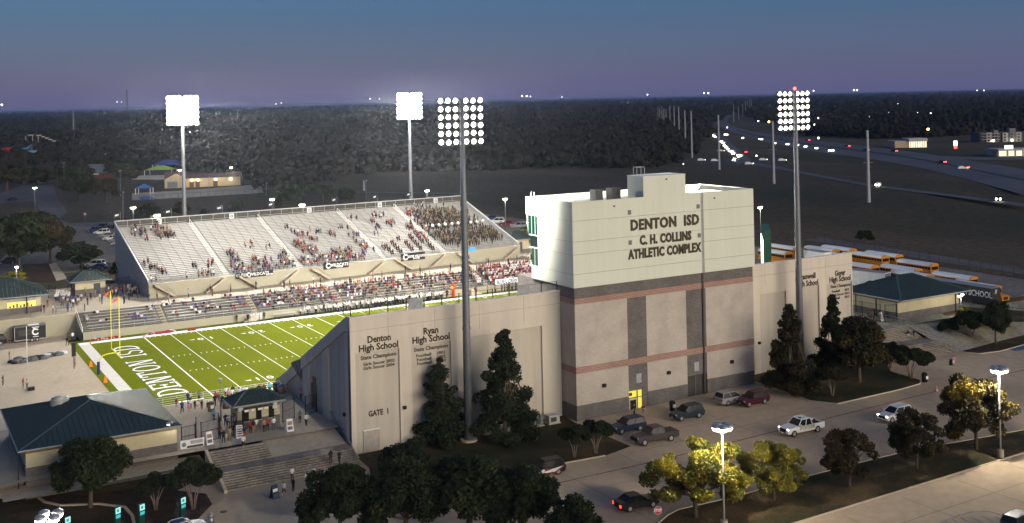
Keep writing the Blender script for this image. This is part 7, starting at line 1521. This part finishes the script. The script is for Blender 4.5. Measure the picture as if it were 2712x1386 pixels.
# horizon ridge of haze-dimmed woods: a low long swell of land
b = MB(); n = 60
for i in range(n+1):
    u = -200+3100*i/n
    for d, h in ((9000, 2), (14000, 26+6*math.sin(i*1.3)), (22000, 30)):
        p = Vector((-40.4906, -156.7611, 0))+fw*d+rt*((u-1356)*d/2933.3); b.v.append((p.x, p.y, min(45, 3+h+(u-1356)/1356*8)))
b.f = [(i*3+j, (i+1)*3+j, (i+1)*3+j+1, i*3+j+1) for i in range(n) for j in range(2)]; b.m = [0]*len(b.f); struct(b.build('hills', MATS['far foliage']))
# power line poles
pole_m = M('pale steel pole', (.34, .33, .36), .6, .2)
def pw(u, vt_, vb, r=.45, arms=0, lab='', grp='transmission poles'):
    q = un(u, vb, 3.55); d = (q-Vector((-40.49, -156.76, 3.55))).dot(fw); h = (vb-vt_)*d/2933.3
    t = thing('power_pole', lab, 'power pole', (q.x, q.y, 3.5), 0, grp); MB().tube([(0, 0, 0), (0, 0, h)], [r*1.3, r*.8], 6).build('shaft', pole_m, t)
    for k in range(arms): MB().tube([tuple(-rt*1.6+up*(h*(.55-.25*k))), tuple(rt*1.6+up*(h*(.55-.25*k)))], .09, 4).build('crossarm', pole_m, t)
tpos = ['first', 'second', 'third', 'fourth', 'fifth', 'sixth', 'seventh', 'eighth', 'ninth', 'tenth', 'eleventh', 'twelfth', 'thirteenth']
for i, (x, a, c) in enumerate(((110,210,335),(122,212,340),(137,205,352),(150,225,368),(165,222,350),(192,205,390),(220,205,405),(252,212,440),(294,235,490),(338,240,555),(522,265,635),(890,310,730),(1530,370,855))):
    pw(*rc_([(x, a)])[0], rc_([(x, c)])[0][1], .3+.018*i, 1 if i > 10 else 0, 'pale transmission pole, %s from the left in the highway row' % tpos[i])
for i, (x, a, c) in enumerate(((620,190,315),(653,207,298),(680,192,280),(712,160,262),(728,150,265),(740,165,250),(700,175,270),(865,190,258))): pw(*rc_([(x, a)])[0], rc_([(x, c)])[0][1], .4, 0, 'thin distant transmission pole beyond the highway bend', 'distant poles beyond the highway')
pw(195, 295, 354, .8, 0, 'lone pale pole over the woods above the water park', None); pw(629, 284, 330, .7, 0, 'thin pole with a boxy top left of the centre', None); pw(964, 478, 505, .3, 0, 'short pale pole at the field edge', None)
q = un(337, 312, 3.55); t = thing('lattice_mast', 'lattice radio mast on the left skyline', 'mast', (q.x, q.y, 3.5)); d = (q-Vector((-40.49, -156.76, 3.55))).dot(fw); h = 75*d/2933.3
for s in ((-1, -1), (1, -1), (1, 1), (-1, 1)): MB().tube([(s[0]*4, s[1]*4, 0), (s[0]*1.2, s[1]*1.2, h)], .7, 4).build('leg', dark, t)
for k in range(7): z = h*(k+.5)/7; w = 4-2.8*z/h; MB().tube([(-w, -w, z), (w, -w, z), (w, w, z), (-w, w, z), (-w, -w, z)], .45, 4).build('brace', dark, t)
# traffic
hl_m = EM('distant headlight', (1, .92, .70), 30); tl_m = EM('distant tail light', (1, .06, .05), 14)
fb = MB(); fb.box(-2.2, 2.2, -.9, .9, .3, 1.0); fb.prism([(-1.9, 1.0), (1.0, 1.0), (.4, 1.5), (-1.5, 1.5)], 'y', -.8, .8)
fcar = {k: fb.mesh('body', m) for k, m in (('w', wht), ('d', blk), ('s', silv))}
hb_ = MB().ball((0, 0, 0), .32, 6, 4).mesh('headlight', hl_m); tb2 = MB().ball((0, 0, 0), .26, 6, 4).mesh('tail_light', tl_m)
def fcar_at(x, y, kind, mode, lab, z=3.72):
    q = un(*rc_([(x, y)])[0], z); t = thing('distant_car', lab, 'car', (q.x, q.y, z), {'h': math.atan2(-fw.y-rt.y*.5, -fw.x-rt.x*.5), 't': math.atan2(fw.y, fw.x)+.4, 's': math.atan2(rt.y, rt.x)}[mode], 'distant traffic on the highway')
    link('body', fcar[kind], t); s = 1+max(0, (q-Vector((-40, -156, 0))).length-900)/1500
    for yy in (-.6, .6):
        if mode == 't': o = link('tail_light', tb2, t, (-2.3, yy, .8)); o.scale = (s,)*3
        else: o = link('headlight', hb_, t, (2.3, yy, .7)); o.scale = (s if mode == 'h' else .4,)*3
HL = [(290,337),(313,347),(380,368),(428,376),(440,382),(458,392),(470,397),(480,405),(490,412),(566,403),(576,404),(683,427),(800,433),(810,436),(552,460),(563,477),(598,516),(612,520),(635,568),(648,560),(668,548),(628,578),(1107,485),(1052,475),(1272,512),(1288,512),(1593,747),(2405,843),(510,262),(525,256),(300,343),(322,352),(345,356),(398,371),(448,388),(485,402),(500,420),(540,450),(572,490),(585,500),(620,533),(655,545),(900,462),(985,470),(1180,497)]
TL_ = [(1115,442),(1383,483),(1510,510),(2022,592),(2175,628),(560,250),(572,256),(580,246),(575,264),(688,524),(1700,516)]
for i, (x, y) in enumerate(HL): fcar_at(x, y, 'w' if i % 3 else 'd', 'h', 'distant car with glowing headlights %s' % ('queued on the feeder road' if x < 700 else ('driving down the frontage road' if y > 700 else 'on the main highway')))
for i, (x, y) in enumerate(TL_): fcar_at(x, y, 'd', 't', 'distant car with red tail lights %s' % ('bunched at the highway crest' if x < 690 else 'on the right part of the highway'))
for i, (x, y) in enumerate(((400,577),(492,580),(817,575),(945,578),(530,514),(722,602),(2160,632))): fcar_at(x, y, 'w', 's', 'white car seen side on, %s' % ('first waiting on the cross street', 'second waiting on the cross street', 'right of the junction on the cross street', 'rightmost on the cross street', 'before the feeder road grass', 'turning at the junction', 'far right on the highway')[i])
# scattered town lights: small lamps on their own posts
lgm = {c: MB().ball((0, 0, 0), 1, 6, 5).mesh('lens', m) for c, m in (('w', EM('town lamp white', (.9, .95, 1), 7)), ('o', EM('town lamp amber', (1, .5, .12), 16)), ('y', EM('town lamp warm', (1, .85, .6), 10)))}
def town(u, v, r, c, lab='small distant lamp among the dark woods', hgt=7):
    v2 = v+2.0; z = 3.5+hgt; y = v-266.8148
    d = min(9000, max(500, (41.0174-z)*2933.3/max(8, (v-266.8148)+(u-1356)*.02182))); x = (u-1356)*d/2933.3; p = Vector((-40.4906, -156.7611, 0))+fw*d+rt*x
    zz = 41.0174-((v-266.8148)+(u-1356)*.02182)*d/2933.3
    t = thing('distant_lamp', lab, 'lamp', (p.x, p.y, 3.5), 0, 'distant town lamps'); o = link('lens', lgm[c], t, (0, 0, zz-3.5)); o.scale = (r*d/2933.3,)*3
    MB().tube([(0, 0, 0), (0, 0, max(1, zz-3.5))], .15, 4).build('post', dark, t)
for (u, v, r, c) in ((5,278,2.2,'w'),(730,276,1.5,'y'),(745,273,1.2,'y'),(1383,255,2,'w'),(1395,255,2,'w'),(1405,256,1.4,'w'),(1488,257,1.5,'w'),(1715,251,1.6,'w'),(1865,247,1.8,'w'),(1876,247,2,'w'),(2155,241,1.6,'w'),(2262,239,2,'w'),(2270,239,2,'w'),(2588,240,1.4,'w'),(2606,240,1.4,'w'),(310,270,1.2,'w'),(322,271,1,'w'),(980,262,1.2,'w'),(1005,262,1.2,'w')): town(u, v, r, c, 'tiny lamp on the skyline', 12)
for (u, v, r, c) in ((2005,268,2.6,'y'),(2337,267,1.6,'w'),(2384,265,1.6,'w'),(2429,263,2.2,'w'),(2379,276,2.6,'y'),(2492,268,2.8,'w'),(2500,269,2,'w'),(2428,300,3,'y'),(2464,300,1.6,'w'),(2303,310,2.6,'w'),(2352,299,1.4,'w'),(2456,343,3.2,'o'),(2548,319,1.8,'w'),(2233,336,2.8,'y'),(2035,323,2.6,'o'),(2007,321,1.8,'w'),(1872,291,2.4,'o'),(2154,335,6.5,'o'),(2166,313,1.6,'w'),(2450,272,1.3,'w'),(2165,366,2.4,'y'),(2443,273,1.2,'w'),(1806,435,1.4,'w'),(1924,338,1.6,'w'),(2000,413,2.2,'w')): town(u, v, r, c, {'o': 'amber lamp among the dark houses', 'y': 'warm lamp among the dark houses', 'w': 'white lamp among the dark houses'}[c])
# lit long low shed on the skyline
def blockb(name, label, u0, u1, vt_, vb, m, deep=14, cat='building', lit=None, yaw=None):
    a_, c_ = un(u0, vb, 3.55), un(u1, vb+(u1-u0)*-.0218*0, 3.55); d = (a_-Vector((-40.49, -156.76, 3.55))).dot(fw); h = (vb-vt_)*d/2933.3; w = (u1-u0)*d/2933.3
    t = thing(name, label, cat, (a_.x, a_.y, 3.5), math.atan2(rt.y, rt.x)); MB().box(0, w, 0, deep, 0, h).build('wall', m, t); return t, w, h
wall_dim = M('dim far wall', (.17, .16, .17)); wall_pale = M('pale far wall', (.40, .38, .36)); roof_d = M('dark shingle roof', (.04, .032, .035))
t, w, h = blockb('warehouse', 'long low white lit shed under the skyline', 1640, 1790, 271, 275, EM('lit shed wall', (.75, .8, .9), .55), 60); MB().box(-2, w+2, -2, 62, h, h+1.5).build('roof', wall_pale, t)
# bank, filling station, apartments right
t, w, h = blockb('bank_building', 'low lit bank like building beside the highway', 2370, 2455, 374, 392, M('tan lit wall', (.45, .33, .25)), 16); MB().box(w*.42, w, -1.5, 12, h*.9, h*1.35).build('roof', wall_pale, t); MB().box(w*.45, w*.98, -.3, 0, 0, h*.9).build('lit_window', EM('lit shop window', (1, .88, .6), 1.2), t)
for k in range(7): MB().box(w*(.47+.072*k), w*(.485+.072*k), -1.3, -.9, 0, h*.92).build('column', wall_pale, t)
t, w, h = blockb('price_sign', 'tall lit white and red roadside sign', 2527, 2534, 373, 396, M('sign column', (.06, .06, .06)), .6, 'sign'); MB().box(-.3, w+.3, -.4, 0, h*.42, h).build('white_panel', EM('sign white', (1, .98, .95), 2.2), t); MB().box(-.2, w+.2, -.4, 0, .1*h, h*.4).build('red_panel', EM('sign red', (1, .12, .06), 1.8), t)
t, w, h = blockb('filling_station', 'filling station with brightly lit canopy at the right edge', 2640, 2760, 398, 414, M('station wall', (.35, .33, .28)), 14); MB().box(-3, w, -9, 6, h*1.0, h*1.3).build('canopy', wall_pale, t); MB().box(w*.05, w, -.3, 0, 0, h*.95).build('lit_window', EM('lit shop window', (1, .88, .6), 1.2), t)
for k in range(4): MB().box(w*(.08+.17*k), w*(.08+.17*k)+.8, -8.5, -7.8, 0, h).build('column', wall_pale, t)
for k in range(2): MB().box(w*(.02+.45*k), w*(.2+.45*k), -9.3, -9, h*1.32, h*1.9).build('lit_sign', EM('sign white', (1, .98, .95), 2.2), t)
t, w, h = blockb('apartment_building', 'three storey pale apartment block with balconies at the right edge', 2595, 2760, 352, 377, M('slate wall', (.07, .07, .08)), 16)
for k, (a, c, hh) in enumerate(((.1, .19, 1), (.22, .29, 1.25), (.36, .45, .95), (.47, .57, 1.4), (.58, .66, 1.0), (.74, .82, 1.1))):
    MB().box(w*a, w*c, -1, 4, 0, h*hh).build('bay', (wall_pale, wall_dim)[k % 2], t)
    for j in range(3): MB().box(w*(a+.02), w*(a+.05), -1.1, -1, h*(.1+.3*j), h*(.25+.3*j)).build('window', win_m, t)
for j in range(3): MB().box(w*.02, w*.3, -2.5, 0, h*(.25+.3*j), h*(.3+.3*j)).build('balcony', wall_pale, t)
for k in range(3): MB().ball((w*(.2+.3*k), -2, h*.15), .7, 6, 4).build('porch_light', EM('distant headlight', (1, .92, .70), 30), t)
# dim gabled houses beyond the highway
hs = MB(); hs.box(-7, 7, -6, 6, 0, 3.2); hw_ = hs.mesh('wall', wall_dim); hs = MB(); hs.prism([(-7, 3.2), (7, 3.2), (0, 7)], 'x', -7.5, 7.5); hr_ = hs.mesh('roof', M('dim roof', (.055, .045, .048)))
for i in range(110):
    u = gw.uniform(2120, 2600); v = gw.uniform(302, 334)-(u-2160)*.012; q = un(u, v, 3.5); t = thing('house', 'dim gabled house in the estate beyond the highway', 'house', (q.x, q.y, 3.5), gw.choice([.3, 1.87]), 'houses beyond the highway'); link('wall', hw_, t); link('roof', hr_, t)
# pool house, shade canopies, slides
cream = M('cream render', (.46, .38, .25)); mauve = M('mauve shingle', (.09, .065, .07)); 
q0 = un(440, 499, 3.55); q1 = un(637, 491, 3.55); d0 = (q1-q0); L = d0.length; ya = math.atan2(d0.y, d0.x); ph = thing('pool_house', 'long cream pool house with three lit doors', 'building', (q0.x, q0.y, 3.55), ya)
MB().box(0, L, 0, 10, 0, 4.2).build('wall', cream, ph); MB().prism([(-.8, 4.0), (10.8, 4.0), (5, 7.4)], 'x', -.8, L*.28).build('roof', mauve, ph); MB().prism([(-1, 4.2), (10.8, 4.2), (10, 5.2), (5, 6.0)], 'x', L*.28+.02, L+.6).build('roof', mauve, ph); MB().box(-.6, L*.27, -1.0, -.02, 0, 4.1).build('gable_wall', cream, ph); MB().prism([(-.6, 4.11), (L*.27, 4.11), (L*.13, 6.6)], 'y', -1, -.03).build('gable', cream, ph)
MB().box(.6, L*.15, -1.1, -1.0, .2, 3).build('shutter_window', M('blue grey shutter', (.16, .18, .2)), ph)
for f in (.34, .42, .66): MB().box(L*f-1, L*f+1, -.08, 0, 0, 2.8).build('door', M('brown door', (.13, .06, .04)), ph)
for f in (.345, .425, .665, .87): MB().ball((L*f, -.3, 3.2), .38, 8, 6).build('wall_lamp', EM('warm lamp glow', (1, .86, .5), 40), ph); 
point(ph, (L*.45, -3, 3.4), 260, (1, .8, .5), .4); point(ph, (L*.75, -3, 3.4), 260, (1, .8, .5), .4)
def canopy(u0, u1, vt_, vm, vb, col, label, hip=.3):
    a_ = un(u0, vb, 3.55); d = (a_-Vector((-40.49, -156.76, 3.55))).dot(fw); s = d/2933.3; w = (u1-u0)*s; h1 = (vb-vm)*s; h2 = (vb-vt_)*s; dp = w*.6
    t = thing('shade_canopy', label, 'shade canopy', (a_.x, a_.y, 3.55), math.atan2(rt.y, rt.x)); b = MB()
    P = [(0, 0, h1), (w, 0, h1), (w, dp, h1), (0, dp, h1), (w*hip, dp/2, h2), (w*(1-hip), dp/2, h2)]; b.add(P, [(0, 1, 5, 4), (1, 2, 5), (2, 3, 4, 5), (3, 0, 4)]); b.build('fabric', col, t)
    for x in (0, w):
        for y in (0, dp): MB().tube([(x, y, 0), (x, y, h1)], .16, 6).build('post', white, t)
canopy(383, 455, 440.5, 451.5, 466, M('lime fabric', (.22, .38, .06)), 'lime green shade canopy at the pool', .36); canopy(404, 480, 425, 438, 452, M('blue fabric', (.035, .06, .24)), 'dark blue shade canopy behind the lime one', .3); canopy(565, 640, 431.5, 439, 456, M('mint fabric', (.30, .48, .45)), 'mint shade canopy above the pool house', .3); canopy(652, 680, 435, 440, 455, M('slate fabric', (.12, .13, .16)), 'small bare frame shelter right of the mint canopy', .4); canopy(359, 398, 488, 500, 516, M('bright blue fabric', (.02, .11, .34)), 'blue pyramid shade roof with white posts', .48); canopy(263, 300, 421, 429, 440, M('royal fabric', (.03, .07, .28)), 'royal blue tent with white gables before the woods', .4); canopy(94, 118, 440, 446, 452, M('turquoise fabric', (.05, .3, .42)), 'small turquoise shade in front of the water park', .4)
t, w, h = blockb('pool_office', 'slate roofed red brick office among the oaks', 206, 276, 459, 474, wood_red, 12); MB().prism([(-2, h), (14, h), (6, h+4.5)], 'x', -2, w+2).build('roof', M('slate roof', (.09, .10, .13)), t); MB().box(w*.55, w*.8, -.6, -.1, h-1, h-.3).build('fascia', white, t); MB().box(-2, w*.4, -2.6, -2.2, h+.2, h+1).build('fascia', white, t)
fn = thing('pool_fence', 'thin dark fence along the pool deck', 'fence', bk(350, 533)); a_ = Vector(bk(350, 533)); c_ = Vector(bk(740, 510))
for k in range(21): p = (c_-a_)*(k/20); MB().tube([(p.x, p.y, 0), (p.x, p.y, 2)], .07, 4).build('post', dark, fn)
for hh in (.2, 2): p = c_-a_; MB().tube([(0, 0, hh), (p.x, p.y, hh)], .05, 4).build('rail', dark, fn)
def slide(name, px, r, m, label, z0=3.55, dist=None):
    """a water slide tube: frame points at one distance, heights follow"""
    q = un(px[0][0], px[0][2], 3.55); d = (q-Vector((-40.49, -156.76, 3.55))).dot(fw); pts = []
    for k, (u, v, _) in enumerate(px): p = Vector((-40.4906, -156.7611, 0))+fw*(d+(k % 3)*4)+rt*((u-1356)*d/2933.3); pts.append((p.x-q.x, p.y-q.y, 41.0174-(v-266.8148+(u-1356)*.02182)*d/2933.3-3.55))
    t = thing(name, label, 'water slide', (q.x, q.y, 3.55)); b = MB(); b.tube(pts, r, 8); b.build('tube', m, t, True)
    for p in pts[::2]: MB().tube([(p[0], p[1], 0), (p[0], p[1], max(.5, p[2]))], .22, 5).build('post', rail_m, t)
slide('water_slide', [(52, 398, 424), (62, 396, 0), (70, 388, 0), (60, 402, 0), (80, 403, 0), (100, 404, 0), (118, 407, 0), (135, 411, 0), (152, 412, 0), (168, 413, 0)], 1.2, M('slide blue', (.10, .24, .38), .4), 'long pale blue water slide')
slide('water_slide', [(0, 400, 424), (10, 398, 0), (24, 396, 0), (30, 402, 0), (16, 407, 0), (0, 410, 0), (14, 414, 0), (34, 416, 0), (44, 420, 0), (46, 426, 0)], 1.7, M('slide red', (.30, .015, .012), .4), 'bright red looping water slide at the frame edge')
q = un(78, 398, 3.55); t = thing('slide_tower', 'slide tower with white top platforms', 'slide tower', (q.x, q.y, 3.55))
for x in (-3, 3, 8): MB().tube([(x, 0, 0), (x, 0, 14)], .35, 6).build('post', rail_m, t)
for x, z in ((2, 14), (9, 13.5)): MB().box(x-3, x+2, -2, 2, z, z+.8).build('platform', wall_pale, t)
for k in range(4): MB().box(11+k*3.2, 14+k*3.2, -1, 1, 12-k*1.5, 13-k*1.5).build('chute', wall_pale, t)
# ================================================================ air
hz = MB(); hz.box(-32000, 32000, -1600, 32000, -3.2, 46.5); ho = hz.build('haze', D.materials.new('haze')); hm = ho.data.materials[0]; hm.use_nodes = True; hn = hm.node_tree; hn.nodes.remove(hn.nodes['Principled BSDF']); pv = hn.nodes.new('ShaderNodeVolumePrincipled')
pv.inputs['Color'].default_value = (.80, .86, 1, 1); pv.inputs['Density'].default_value = HAZE; pv.inputs['Anisotropy'].default_value = .8; hn.links.new(pv.outputs[0], hn.nodes['Material Output'].inputs['Volume']); tag(ho, kind='stuff')
